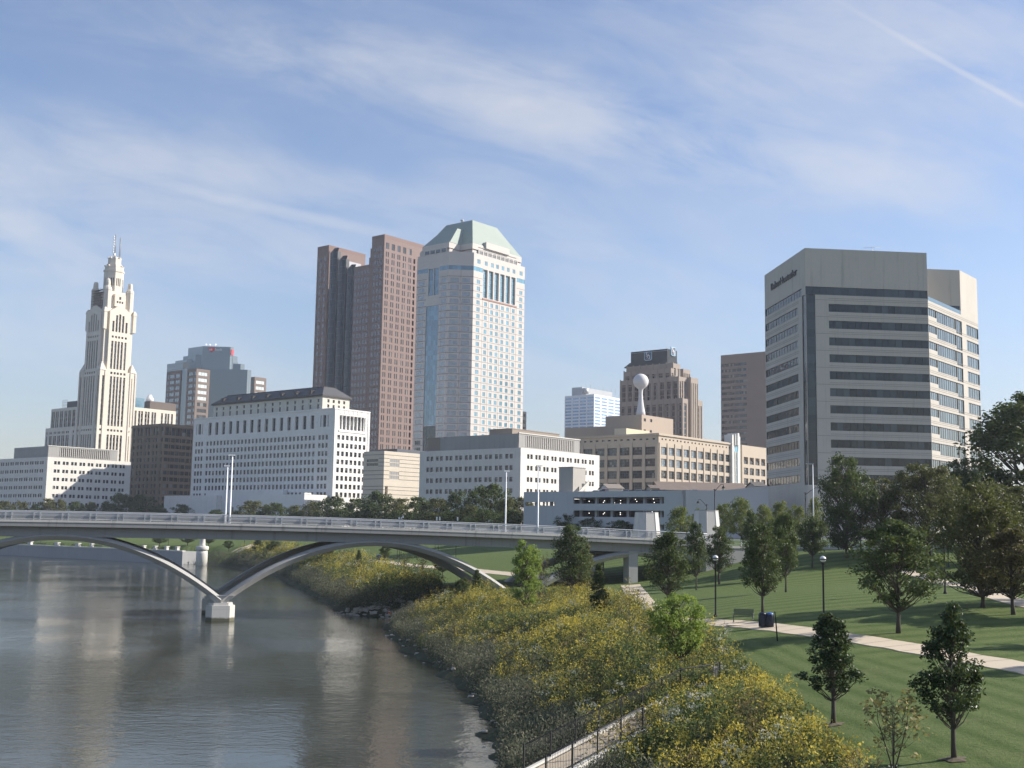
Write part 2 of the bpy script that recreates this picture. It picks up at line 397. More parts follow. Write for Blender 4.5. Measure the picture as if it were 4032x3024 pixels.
M['steel'] = simple('galvanised_steel', (0.46, 0.47, 0.48), 0.45, 0.35, var=0.08)
M['white_metal'] = simple('white_painted_metal', (0.80, 0.80, 0.79), 0.4, var=0.04)
M['black_metal'] = simple('black_painted_metal', (0.012, 0.013, 0.014), 0.7, var=0.2)
M['rock'] = simple('limestone_rock', (0.42, 0.38, 0.32), 0.9, var=0.3, scale=1.2)

# flower field outline on the ground (lawn edge) and far patch
LAWN_EDGE = [ground_px(*p) for p in ((3330, 3040), (3250, 2950), (3130, 2800), (3010, 2700), (2880, 2600), (2800, 2520), (2610, 2470), (2545, 2420), (2480, 2385), (2330, 2345), (2200, 2350), (2080, 2372), (1990, 2355), (1800, 2345))]
FAR_EDGE = [ground_px(*p) for p in ((1760, 2318), (1700, 2290), (1560, 2265), (1420, 2215), (1200, 2172), (1050, 2150), (960, 2175))]
def in_poly(x, y, P):
    ins = np.zeros(x.shape, bool); j = len(P) - 1
    for i in range(len(P)):
        xi, yi = P[i][0], P[i][1]; xj, yj = P[j][0], P[j][1]
        ins ^= ((yi > y) != (yj > y)) & (x < (xj - xi) * (y - yi) / (yj - yi + 1e-12) + xi); j = i
    return ins
_sh = [Vector((x, y, 0)) for x, y in SHORE]
FIELD = [Vector((LAWN_EDGE[0].x, 30, 0))] + LAWN_EDGE + _sh[12:1:-1]
FIELD = [Vector((LAWN_EDGE[0].x - 1.0, 26, 0))] + LAWN_EDGE + [Vector((-8, 170, 0)), Vector((-10.0, 168.5, 0))] + _sh[11:1:-1] + [Vector((3.5, 26, 0))]
FARFIELD = FAR_EDGE + [Vector((-90, 372, 0))] + _sh[18:12:-1] + [Vector((-9, 172, 0))]

def make_ground():
    def line(segs):
        o = []
        for a, b, st in segs: o += list(np.arange(a, b, st))
        return np.array(o)
    xs = line([(-6000, -1500, 500), (-1500, -420, 60), (-420, -130, 8), (-130, -42, 3), (-42, 46, 0.7), (46, 90, 1.6), (90, 300, 10), (300, 1500, 60), (1500, 6001, 500)])
    ys = line([(-1500, -100, 200), (-100, 20, 20), (20, 185, 0.8), (185, 330, 2.5), (330, 700, 7), (700, 1500, 50), (1500, 9001, 500)])
    X, Y = np.meshgrid(xs, ys); Z = height(X, Y)
    nx, ny = len(xs), len(ys)
    V = np.stack([X.ravel(), Y.ravel(), Z.ravel()], 1)
    i = np.arange(ny - 1)[:, None] * nx + np.arange(nx - 1)[None]
    i = i.ravel(); Fc = np.stack([i, i + 1, i + nx + 1, i + nx], 1)
    cx = V[Fc, 0].mean(1); cy = V[Fc, 1].mean(1); cz = V[Fc, 2].mean(1)
    d, _ = seg_dist(cx, cy)
    mi = np.zeros(len(Fc), int)
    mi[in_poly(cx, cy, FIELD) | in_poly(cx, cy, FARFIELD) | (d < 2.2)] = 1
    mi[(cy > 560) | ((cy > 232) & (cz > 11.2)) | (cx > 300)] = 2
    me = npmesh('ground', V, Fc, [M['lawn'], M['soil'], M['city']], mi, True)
    o = bpy.data.objects.new('ground', me); COL.objects.link(o); tag(o, kind='structure')
make_ground()

# ------------------------------------------------------------------ water
def make_water():
    m, t, b = newmat('river_water')
    s = sep(t, objco(t))
    b.inputs['Base Color'].default_value = (0.043, 0.047, 0.031, 1)
    b.inputs['Roughness'].default_value = 0.07; b.inputs['IOR'].default_value = 1.33
    b.inputs['Specular IOR Level'].default_value = 0.55
    p = comb(t, mth(t, 'MULTIPLY', s[0], 0.75), s[1], 0.0)
    wide = noise(t, comb(t, s[0], s[1], 0.0), 0.035, 4)
    a = noise(t, p, 0.9, 3, 0.6, 0.3); c = noise(t, p, 2.6, 4, 0.6)
    # ruffled and calm patches
    amp = mth(t, 'MULTIPLY_ADD', sstep(t, wide, 0.35, 0.68), 1.0, 0.30)
    h = mth(t, 'MULTIPLY', mth(t, 'ADD', mth(t, 'MULTIPLY', a, 1.0), mth(t, 'MULTIPLY', c, 0.40)), amp)
    bumpto(t, b, h, 1.0, 0.055)
    v = [(-6000, -1500, 0), (60, -1500, 0), (60, 1500, 0), (-6000, 1500, 0)]
    mb = MB(); mb.face(v); o = mb.build('water', m); tag(o, kind='structure')
make_water()

# ------------------------------------------------------------------ embankment wall on the far bank
def wall_px(px, py, base=0.0): return onz(px, py, base)
def make_embankment():
    a = Vector((-103, 386.5, 0)); b = Vector((-420, 641, 0)); d = (b - a); L = d.length; an = math.atan2(d.y, d.x)
    root = empty('river_wall', a, an, 'long pale grey river wall with posts on its top, across the water under the bridge', 'wall')
    st = stone('wall_concrete', (0.34, 0.34, 0.335), (12, 6), 0.8, var=0.1, stain=0.3, rough=0.8)
    mb = MB(); mb.box(-2.5, L, -2, 5.0, -2, 4.0); mb.build('wall', st, root)
    mb = MB(); mb.box(-2.5, L, 3.9, 5.15, 4.002, 4.35); mb.build('coping', M['pale_concrete'], root)
    # balustrade posts: px of each post in the photograph
    for px, w in ((16, 0), (33, 0), (97, 0), (163, 1), (270, 1), (352, 1), (407, 0), (613, 0), (658, 0), (703, 0), (745, 0), (560, 0), (510, 0)):
        r = ray(px, 2150); t = (a.x * r.y - a.y * r.x) / (d.y * r.x - d.x * r.y) if False else None
        den = d.x * 1.0 - d.y * r.x
        s = (r.x * a.y - a.x) / den
        q = s * L
        mb = MB()
        k = 1.1 if w else 0.55
        mb.box(q - k, q + k, 4.05, 4.95, 4.36, 5.3); mb.box(q - k - .15, q + k + .15, 3.9, 5.1, 5.302, 5.55)
        mb.build('post', M['pale_concrete'], root)
    for k in range(10):
        q0 = 8 + k * 12; mb = MB(); mb.box(q0, q0 + 7, 4.25, 4.45, 4.75, 4.85); mb.box(q0, q0 + 7, 4.25, 4.45, 5.05, 5.12)
        for j in range(15): mb.box(q0 + j * .5 - .03, q0 + j * .5 + .03, 4.32, 4.38, 4.36, 5.1)
        mb.build('railing', M['black_metal'], root)
    # round pier at the end of the wall
    c = onz(793, 2226, 0.0)
    r2 = empty('round_pier', (c.x, c.y, 0), 0, 'round pale stone pier with a column on top at the end of the river wall', 'pier')
    mb = MB(); mb.lathe([(1.75, -2), (1.75, 3.6), (1.65, 4.6)], n=28); mb.build('drum', M['pale_concrete'], r2)
    mb = MB(); mb.lathe([(1.8, 4.6), (2.0, 4.9), (2.0, 5.7), (1.8, 6.0)], n=28); mb.build('rim', M['pale_concrete'], r2)
    mb = MB(); mb.lathe([(1.1, 6.0), (.9, 6.3), (.85, 8.6), (1.0, 8.8), (1.0, 9.2)], n=20); mb.build('column', M['pale_concrete'], r2)
make_embankment()

# ------------------------------------------------------------------ bridge
BA = math.atan2(0.284, 0.959)                        # direction of the deck
B0 = Vector((ray(0, 2040).x * 150, 150, 0))
def bs_of(px, t=0.0):
    """distance along the deck of photograph column px, for the edge t metres behind the near one"""
    k = ray(px, 2060).x; c, s = math.cos(BA), math.sin(BA)
    ox, oy = B0.x - t * s, B0.y + t * c
    return (k * oy - ox) / (c - k * s)
def bz_of(px, py, t=0.0):
    s = bs_of(px, t); y = B0.y + t * math.cos(BA) + s * math.sin(BA)
    return EYE + ray(px, py).z * y
_sr = [bs_of(p) for p in (0, 1100, 2100, 2700)]
DECK = np.polyfit(_sr, [bz_of(0, 2044), bz_of(1100, 2066), bz_of(2100, 2099), bz_of(2700, 2127)], 2)
def zdeck(s):
    s = max(-60, min(s, 104)); return float(np.polyval(DECK, s))
BW = 18.0
def pier_mat():
    m = stone('pier_concrete', (0.60, 0.575, 0.52), (3.6, 1.5), .86, var=0.12, stain=0.45, rough=0.75, jw=.04); t = m.node_tree; b = t.nodes['Principled BSDF']
    old = b.inputs['Base Color'].links[0].from_socket; z = sep(t, objco(t))[2]
    w = mth(t, 'ADD', z, mth(t, 'MULTIPLY', noise(t, objco(t), 1.3, 4), .5)); c = mixc(t, mth(t, 'SUBTRACT', 1.0, sstep(t, w, .55, .85)), old, (.13, .125, .085)); t.links.new(c, b.inputs['Base Color']); return m
PIERM = pier_mat()
def make_bridge():
    root = empty('arch_bridge', B0, BA, 'long low concrete bridge on slender arches over the river, silver railing', 'bridge')
    S0, S1 = -75.0, 98.0
    ss = np.arange(S0, S1 + .1, 2.4)
    def ribbon(name, t0, t1, za, zb, mats, s0=S0, s1=S1, cls=None):
        mb = MB(); q = [s for s in ss if s0 <= s <= s1]
        P = []
        for s in q:
            z = zdeck(s); P.append([(s, t0, z + za), (s, t1, z + za), (s, t1, z + zb), (s, t0, z + zb)])
        for a, b in zip(P, P[1:]):
            for j in range(4): mb.face([a[j], b[j], b[(j + 1) % 4], a[(j + 1) % 4]][::-1])
        mb.face(P[0]); mb.face(P[-1][::-1])
        return mb.build(name, mats, root)
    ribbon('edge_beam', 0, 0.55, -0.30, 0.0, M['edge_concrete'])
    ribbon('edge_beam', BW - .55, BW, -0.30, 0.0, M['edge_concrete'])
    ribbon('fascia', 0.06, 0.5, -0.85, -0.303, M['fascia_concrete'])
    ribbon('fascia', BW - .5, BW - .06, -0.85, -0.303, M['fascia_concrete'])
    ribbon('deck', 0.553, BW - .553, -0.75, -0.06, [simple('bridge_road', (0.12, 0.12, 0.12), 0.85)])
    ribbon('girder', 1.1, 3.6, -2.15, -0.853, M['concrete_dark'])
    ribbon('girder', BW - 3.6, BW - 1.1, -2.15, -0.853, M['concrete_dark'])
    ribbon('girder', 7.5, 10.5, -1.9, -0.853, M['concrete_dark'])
    # railing: top tube, lower rail, fine mesh infill, paired posts
    for t in (0.28, BW - 0.28):
        mb = MB(); pts = [(s, t, zdeck(s) + 1.08) for s in ss]; mb.tube(pts, 0.075, 8)
        pts = [(s, t, zdeck(s) + 0.86) for s in ss]; mb.tube(pts, 0.03, 6)
        pts = [(s, t, zdeck(s) + 0.14) for s in ss]; mb.tube(pts, 0.035, 6)
        mb.build('handrail', M['steel'], root)
        mb = MB()
        for k in range(9):
            z = 0.22 + k * 0.072
            mb.tube([(s, t, zdeck(s) + z) for s in ss], 0.021, 4)
        mb.build('rail_infill', M['steel'], root)
    sp = 3.37; k0 = bs_of(18)
    n = 0; s = k0 - 20 * sp
    while s < S1:
        if s > -8:
            for off in (0.0, 0.74):
                mb = MB(); q = s + off; z = zdeck(q)
                mb.box(q - .045, q + .045, 0.20, 0.36, z, z + 1.02); mb.box(q - .09, q + .09, 0.10, 0.22, z + .55, z + .85)
                mb.box(q - .07, q + .07, 0.12, 0.2, z + .18, z + .42)
                mb.build('rail_post', M['steel'], root)
        s += sp
    # arches
    node = [bs_of(886), bs_of(2052)]; span = node[1] - node[0]
    def arch(sa, sb, t0, t1, name='arch'):
        mb = MB(); n = 40; P = []
        zs, half, mid = 3.1, (sb - sa) / 2, (sa + sb) / 2
        zc = zdeck(mid) - 1.62
        for k in range(n + 1):
            s = sa + (sb - sa) * k / n; u = (s - mid) / half
            z = zc - (zc - zs) * abs(u) ** 2.0
            dep = 0.95 + 0.30 * u * u; w = 0.25 * u * u
            P.append([(s, t0 - w + .55, z - dep), (s, t1 + w - .55, z - dep), (s, t1 + w, z - .42), (s, t1 + w - .5, z), (s, t0 - w + .5, z), (s, t0 - w, z - .42)])
        for a, b in zip(P, P[1:]):
            for j in range(6): mb.face([a[j], b[j], b[(j + 1) % 6], a[(j + 1) % 6]][::-1])
        mb.face(P[0]); mb.face(P[-1][::-1])
        mb.build(name, M['concrete'], root)
    for t0, t1 in ((0.9, 3.3), (BW - 3.3, BW - .9)):
        arch(node[0] - span, node[0], t0, t1); arch(node[0], node[1], t0, t1); arch(node[1], node[1] + span, t0, t1)
        arch(node[0] - 2 * span, node[0] - span, t0, t1)
    for nd in (node[0] - span, node[0], node[1]):
        for tc in (2.1, BW - 2.1):
            mb = MB()
            mb.prism([(nd + 1.85 * c, tc + 1.7 * s) for c, s in ((-1, -.5), (-.62, -1), (.62, -1), (1, -.5), (1, .5), (.62, 1), (-.62, 1), (-1, .5))], -2, 2.0)
            mb.prism([(nd + 1.55 * c, tc + 1.45 * s) for c, s in ((-1, -.5), (-.62, -1), (.62, -1), (1, -.5), (1, .5), (.62, 1), (-.62, 1), (-1, .5))], 2.0, 2.35)
            mb.build('pier', PIERM, root)
            mb = MB(); a = [(nd - .6, tc - 1.1), (nd + .6, tc - 1.1), (nd + .6, tc + 1.1), (nd - .6, tc + 1.1)]
            b = [(nd - 1.7, tc - 1.35), (nd + 1.7, tc - 1.35), (nd + 1.7, tc + 1.35), (nd - 1.7, tc + 1.35)]
            mb.prism(a, 2.2, 3.3, top=b); mb.build('arch_seat', M['concrete'], root)
    s = bs_of(2505); g = hz(*(B0 + Vector((math.cos(BA) * s, math.sin(BA) * s, 0)))[:2])
    for t0 in (1.0, BW - 3.2):
        mb = MB(); mb.box(s - .7, s + .7, t0, t0 + 2.2, g - .5, zdeck(s) - 2.0); mb.build('support_wall', M['concrete'], root)
    return root
bridge = make_bridge()
def bpt(s, t, z): return Vector((B0.x + s * math.cos(BA) - t * math.sin(BA), B0.y + s * math.sin(BA) + t * math.cos(BA), z))

def make_approach():
    """retaining wall, approach street and its railing where the bridge lands on the bank"""
    o = bpt(97.5, 0, 0); root = empty('retaining_wall', o, BA, 'grey retaining wall with a white railing where the bridge meets the park hill', 'wall')
    mb = MB(); mb.box(0, 75, 0, 0.6, 3, 10.35); mb.box(0, 1.2, .6, BW, 3, 10.2); mb.build('wall', M['concrete'], root)
    mb = MB(); mb.box(0, 75, -0.1, 0.75, 10.35, 10.65); mb.build('coping', M['pale_concrete'], root)
    mb = MB(); mb.tube([(0, .3, 11.55), (75, .3, 11.55)], .07, 8); mb.tube([(0, .3, 11.1), (75, .3, 11.1)], .03, 6); mb.tube([(0, .3, 10.85), (75, .3, 10.85)], .03, 6)
    for k in range(26): mb.box(k * 3 - .05, k * 3 + .05, .24, .36, 10.65, 11.55)
    mb.build('railing', M['white_metal'], root)
    mb = MB(); mb.box(0, 160, .76, BW, 9.6, 10.42); r = mb.build('street', M['city'], None, o, BA); tag(r, kind='structure')
make_approach()

def light_pole(s, t, h, name, label, arm=1):
    z = zdeck(s); root = empty(name, bpt(s, t, z), BA, label, 'lamp post', 'tall light poles on the bridge')
    mb = MB(); mb.lathe([(.16, 0), (.15, .4), (.13, .5), (.09, h)], n=12); mb.build('pole', M['white_metal'], root)
    mb = MB(); mb.box(-.16, .16, -.16, .16, 0, .12); mb.build('base_plate', M['steel'], root)
    mb = MB(); mb.box(-.1 * arm - .45, -.1 * arm + .45, -.12, .12, h, h + .14); mb.tube([(-.35, 0, h - .25), (0, 0, h - .4)], .03, 6)
    mb.build('lamp_head', M['white_metal'], root)
light_pole(bs_of(904), .3, 9.0, 'light_pole', 'tallest white light pole, on the near bridge railing left of the river pier')
light_pole(bs_of(886, BW), BW - .3, 8.4, 'light_pole', 'white light pole on the far bridge railing beside the tallest pole')
light_pole(bs_of(2120), .3, 9.6, 'light_pole', 'white light pole on the near bridge railing before the white block with louvres', -1)
light_pole(bs_of(1988, BW), BW - .3, 9.6, 'light_pole', 'white light pole on the far bridge railing before the white louvred block', -1)

def pylon(px, Y, wpx, top, label):
    c = at(px, 2100, Y); w = wpx / F * Y; zt = EYE + ray(px, top).z * Y
    root = empty('stone_pylon', (c.x, c.y, 9.5), BA, label, 'pylon', 'pylons at the end of the bridge')
    a = w / 2
    oc = [(-1, -.55), (-.45, -1), (.45, -1), (1, -.55), (1, .55), (.45, 1), (-.45, 1), (-1, .55)]
    mb = MB(); mb.prism([(x * a, y * a) for x, y in oc], 0, zt - 9.5, top=[(x * a * .74, y * a * .74) for x, y in oc])
    for x, y in oc: mb.tube([(x * a * 1.0, y * a * 1.0, 0), (x * a * .742, y * a * .742, zt - 9.5)], .035, 5)
    mb.build('shaft', M['pale_concrete'], root)
    mb = MB(); mb.prism([(x * a * .76, y * a * .76) for x, y in oc], zt - 9.5, zt - 9.38); mb.build('cap', M['concrete'], root)
pylon(2546, 195, 106, 2019, 'tapered pale pylon behind the bridge railing, in front of the parking garage')
pylon(2782, 183, 108, 2012, 'tapered pale pylon among the trees where the bridge railing ends')
# ------------------------------------------------------------------ buildings
GR = 11.5                                            # street level in the city
REG = {1: (740, 1500, 2.949), 2: (1630, 850, 3.318), 3: (1630, 1350, 3.318), 4: (1640, 1670, 2.9105), 5: (0, 1720, 4.096), 6: (3000, 960, 2.458),
       7: (3000, 1460, 2.458), 8: (1220, 900, 3.317), 'A': (290, 890, 3.687), 'B': (150, 1300, 3.0167), 'U': (640, 1340, 4.88), 'T': (2420, 1350, 4.366),
       'L': (2400, 1700, 3.456), 'G': (2040, 1820, 3.3515), 'K': (500, 1640, 4.147), 'N': (1400, 1740, 5.53), 'C': (2200, 1350, 2.37)}
def q(r, a, b):
    ox, oy, s = REG[r]; return ox + a / s, oy + b / s
G_DARK = glass('window_glass', (0.026, 0.032, 0.038), spec=.5, blind=.12)
G_BLUE = glass('blue_glass', (0.10, 0.20, 0.27), var=0.25, spec=1.0, rough=0.05)
G_GREY = glass('grey_glass', (0.040, 0.050, 0.056), var=0.4, spec=0.55, blind=.1)
G_TEAL = glass('teal_glass', (0.10, 0.27, 0.36), var=0.2, spec=1.0)
FR_DARK = simple('dark_window_frame', (0.06, 0.06, 0.062), 0.5)
FR_WHITE = simple('white_window_frame', (0.55, 0.54, 0.52), 0.6)
FR_BRONZE = simple('bronze_window_frame', (0.09, 0.085, 0.08), 0.5)
ROOF = simple('flat_roof_gravel', (0.22, 0.21, 0.20), 0.9, scale=0.8)
PLANT_GREY = stone('plant_room_panels', (0.34, 0.33, 0.31), (2.4, 6), 0.8, var=.08, stain=.2)
LOUVRE = simple('louvre_metal', (0.42, 0.40, 0.37), 0.6)
BLACK = simple('dark_recess', (0.02, 0.02, 0.022), 0.8)
_winmesh = {}
def window_mesh(w, h, nx, nz, gm, fm, fr=0.07, spandrel=0.0, fh=0.0):
    """glass set in a frame, nx by nz lights; with fh a tall strip: glass storeys with solid spandrels between"""
    key = (round(w, 1), round(h, 1), nx, nz, gm.name, fm.name, fr, spandrel, fh)
    if key in _winmesh: return _winmesh[key]
    mb = MB(); a = w / 2; b = h / 2
    for i in range(nx):
        for j in range(max(nz, 1)):
            x0 = -a + w * i / nx; x1 = x0 + w / nx; z0 = -b + h * j / nz; z1 = z0 + h / nz
            mb.face([(x0, 0, z0), (x1, 0, z0), (x1, 0, z1), (x0, 0, z1)], 0)
    t = 0.05
    for i in range(nx + 1):
        x = -a + w * i / nx; f = fr if 0 < i < nx else fr * 1.3
        x = min(max(x, -a + f / 2), a - f / 2); mb.box(x - f / 2, x + f / 2, -t, -0.002, -b, b, 1)
    zs = [-b + h * j / nz for j in range(nz + 1)] if not fh else [-b, b]
    for z in zs:
        f = fr; z = min(max(z, -b + f / 2), b - f / 2); mb.box(-a, a, -t - .004, -0.002, z - f / 2, z + f / 2, 1)
    if fh:
        z = b - fh * 0.15
        while z > -b + .3:
            mb.box(-a, a, -t - .03, -0.002, max(-b, z - spandrel), z, 1); z -= fh
    me = mb.mesh('window', [gm, fm]); _winmesh[key] = me; return me
class Bld:
    def __init__(self, name, label, cat, px, py, Y, yaw=YAW, group=None, ground=GR):
        self.c = at(px, py, Y); self.ztop = self.c.z - ground; self.g = ground; self.yaw = yaw
        self.root = empty(name, (self.c.x, self.c.y, ground), yaw, label, cat, group)
        self.E = Vector((math.cos(yaw), math.sin(yaw), 0)); self.Nn = Vector((-math.sin(yaw), math.cos(yaw), 0)); self.win = []
    def _hit(self, px, py, dirv, off):
        r = ray(px, py); o = Vector((self.c.x, self.c.y)) + Vector((off.x, off.y))
        # o + t*dir = k*(r.x, 1)
        den = dirv.x - dirv.y * r.x; t = (r.x * o.y - o.x) / den; k = o.y + t * dirv.y
        return t, EYE + r.z * k - self.g
    def S(self, px, py, n=0.0): return self._hit(px, py, self.E, self.Nn * n)
    def W(self, px, py, e=0.0): return self._hit(px, py, self.Nn, self.E * e)
    def D(self, px, py, ang, x=0.0, y=0.0):
        d = self.E * math.cos(ang) + self.Nn * math.sin(ang); return self._hit(px, py, d, self.E * x + self.Nn * y)
    def facade(self, mb, face, plane, u0, u1, z0, z1, holes=(), depth=0.25, ang=None, org=(0, 0), m=0):
        """wall with real openings: face 'S' (looks towards -y), 'W' (towards -x) or 'D' (direction ang from org)"""
        def P(u, z, d):
            if face == 'S': return (u, plane + d, z)
            if face == 'W': return (plane + d, u, z)
            c, s = math.cos(ang), math.sin(ang); return (org[0] + u * c - d * s, org[1] + u * s + d * c, z)
        flip = face == 'W'
        def qd(a, b, c, d, mm=m):
            mb.face([d, c, b, a] if flip else [a, b, c, d], mm)
        H = []
        for h in holes:
            ua, ub, za, zb = h[:4]; ua, ub = max(ua, u0 + .02), min(ub, u1 - .02); za, zb = max(za, z0), min(zb, z1)
            if ub - ua > .05 and zb - za > .05: H.append((ua, ub, za, zb) + tuple(h[4:]))
        us = sorted({round(v, 3) for v in [u0, u1] + [x for h in H for x in h[:2]]})
        zs = sorted({round(v, 3) for v in [z0, z1] + [x for h in H for x in h[2:4]]})
        ui = {v: i for i, v in enumerate(us)}; zi = {v: i for i, v in enumerate(zs)}
        occ = np.zeros((len(us), len(zs)), bool)
        for h in H: occ[ui[round(h[0], 3)]:ui[round(h[1], 3)], zi[round(h[2], 3)]:zi[round(h[3], 3)]] = True
        for i in range(len(us) - 1):
            j = 0
            while j < len(zs) - 1:
                if occ[i, j]: j += 1; continue
                k = j
                while k < len(zs) - 1 and not occ[i, k]: k += 1
                qd(P(us[i], zs[j], 0), P(us[i + 1], zs[j], 0), P(us[i + 1], zs[k], 0), P(us[i], zs[k], 0)); j = k
        for h in H:
            ua, ub, za, zb = h[:4]; st = h[4] if len(h) > 4 else None
            dp = depth if not st or 'depth' not in st else st['depth']
            qd(P(ua, za, dp), P(ua, za, 0), P(ua, zb, 0), P(ua, zb, dp)); qd(P(ub, za, 0), P(ub, za, dp), P(ub, zb, dp), P(ub, zb, 0))
            qd(P(ua, za, 0), P(ub, za, 0), P(ub, za, dp), P(ua, za, dp)); qd(P(ua, zb, dp), P(ub, zb, dp), P(ub, zb, 0), P(ua, zb, 0))
            rz = {'S': 0.0, 'W': -math.pi / 2}.get(face, ang)
            self.win.append((P((ua + ub) / 2, (za + zb) / 2, dp), rz, ub - ua, zb - za, st or {}, face))
    def finish(self, cap=100):
        W = self.win; fx = lambda w: {'S': 1.15, 'D': 1.0, 'W': 0.8}[w[5]] * w[2] * w[3]
        W = sorted(W, key=lambda w: -fx(w)); rest = MB(); mats = []
        for k, (p, rz, w, h, st, fc) in enumerate(W):
            a = dict(nx=2, nz=1, gm=G_DARK, fm=FR_DARK); a.update({k2: v for k2, v in st.items() if k2 not in ('depth', 'name')})
            me = window_mesh(w, h, **a)
            if len(W) <= cap or k < cap - 1:
                o = bpy.data.objects.new('window', me); COL.objects.link(o); o.parent = self.root; o.location = p; o.rotation_euler = (0, 0, rz)
                o.scale = (w / max(.05, round(w, 1)) * .998, 1, h / max(.05, round(h, 1)) * .998) if False else (1, 1, 1)
            else:
                c, s = math.cos(rz), math.sin(rz); i = len(rest.v)
                rest.v.extend([(p[0] + v.co.x * c - v.co.y * s, p[1] + v.co.x * s + v.co.y * c, p[2] + v.co.z) for v in me.vertices])
                for m in me.materials:
                    if m not in mats: mats.append(m)
                ml = [mats.index(m) for m in me.materials]
                for f in me.polygons:
                    rest.f.append(tuple(i + v for v in f.vertices)); rest.m.append(ml[f.material_index]); rest.s.append(False)
        if rest.f: tag(rest.build('windows', mats, self.root), kind='stuff')
    def part(self, mb, name, mats): return mb.build(name, mats, self.root)
def grid(u0, u1, nu, w, zt, h, dz, nz, st=None):
    """nu by nz openings of w by h; first and last centred on u0, u1; zt = top of the first row"""
    o = []
    for i in range(nu):
        u = u0 + (u1 - u0) * (i / (nu - 1) if nu > 1 else 0)
        for j in range(nz): o.append((u - w / 2, u + w / 2, zt - j * dz - h, zt - j * dz, st or {}))
    return o
def pairs(u0, u1, nu, w, gap, zt, h, dz, nz, st=None):
    o = []
    for sgn in (-1, 1):
        d = sgn * (w + gap) / 2; o += grid(u0 + d, u1 + d, nu, w, zt, h, dz, nz, st)
    return o
def parapet(b, x0, x1, y0, y1, z, mats, h=0.0, name='roof'):
    mb = MB(); mb.box(x0 + .35, x1 - .35, y0 + .35, y1 - .35, z - 1.0, z - .45); b.part(mb, name, mats)
def backs(mb, x0, x1, y0, y1, z0, z1, m=0):
    """the two far walls of a block, its parapet tops and the inside faces of the parapet"""
    mb.face([(x1, y0, z0), (x1, y1, z0), (x1, y1, z1), (x1, y0, z1)], m); mb.face([(x1, y1, z0), (x0, y1, z0), (x0, y1, z1), (x1, y1, z1)], m)
    t = .35
    for a in ((x0, x1, y0, y0 + t), (x0, x1, y1 - t, y1), (x0, x0 + t, y0 + t, y1 - t), (x1 - t, x1, y0 + t, y1 - t)):
        mb.face([(a[0], a[2], z1), (a[1], a[2], z1), (a[1], a[3], z1), (a[0], a[3], z1)], m)
    z = z1 - .5
    mb.face([(x0 + t, y0 + t, z), (x1 - t, y0 + t, z), (x1 - t, y0 + t, z1), (x0 + t, y0 + t, z1)], m); mb.face([(x0 + t, y1 - t, z), (x1 - t, y1 - t, z), (x1 - t, y1 - t, z1), (x0 + t, y1 - t, z1)], m)
    mb.face([(x0 + t, y0 + t, z), (x0 + t, y1 - t, z), (x0 + t, y1 - t, z1), (x0 + t, y0 + t, z1)], m); mb.face([(x1 - t, y0 + t, z), (x1 - t, y1 - t, z), (x1 - t, y1 - t, z1), (x1 - t, y0 + t, z1)], m)
def lettering(b, text, loc, rz, size, mat, name='lettering', depth=0.06, align='LEFT', sx=1.0):
    c = bpy.data.curves.new(name, 'FONT'); c.body = text; c.size = size; c.extrude = depth; c.align_x = align
    c.materials.append(mat); t_ = bpy.data.objects.new(name, c); COL.objects.link(t_); bpy.context.view_layer.update()
    me = bpy.data.meshes.new_from_object(t_.evaluated_get(bpy.context.evaluated_depsgraph_get())); bpy.data.objects.remove(t_)
    o = bpy.data.objects.new(name, me); COL.objects.link(o); o.parent = b
    o.location = loc; o.rotation_euler = (math.pi / 2, 0, rz); o.scale.x = sx; return o

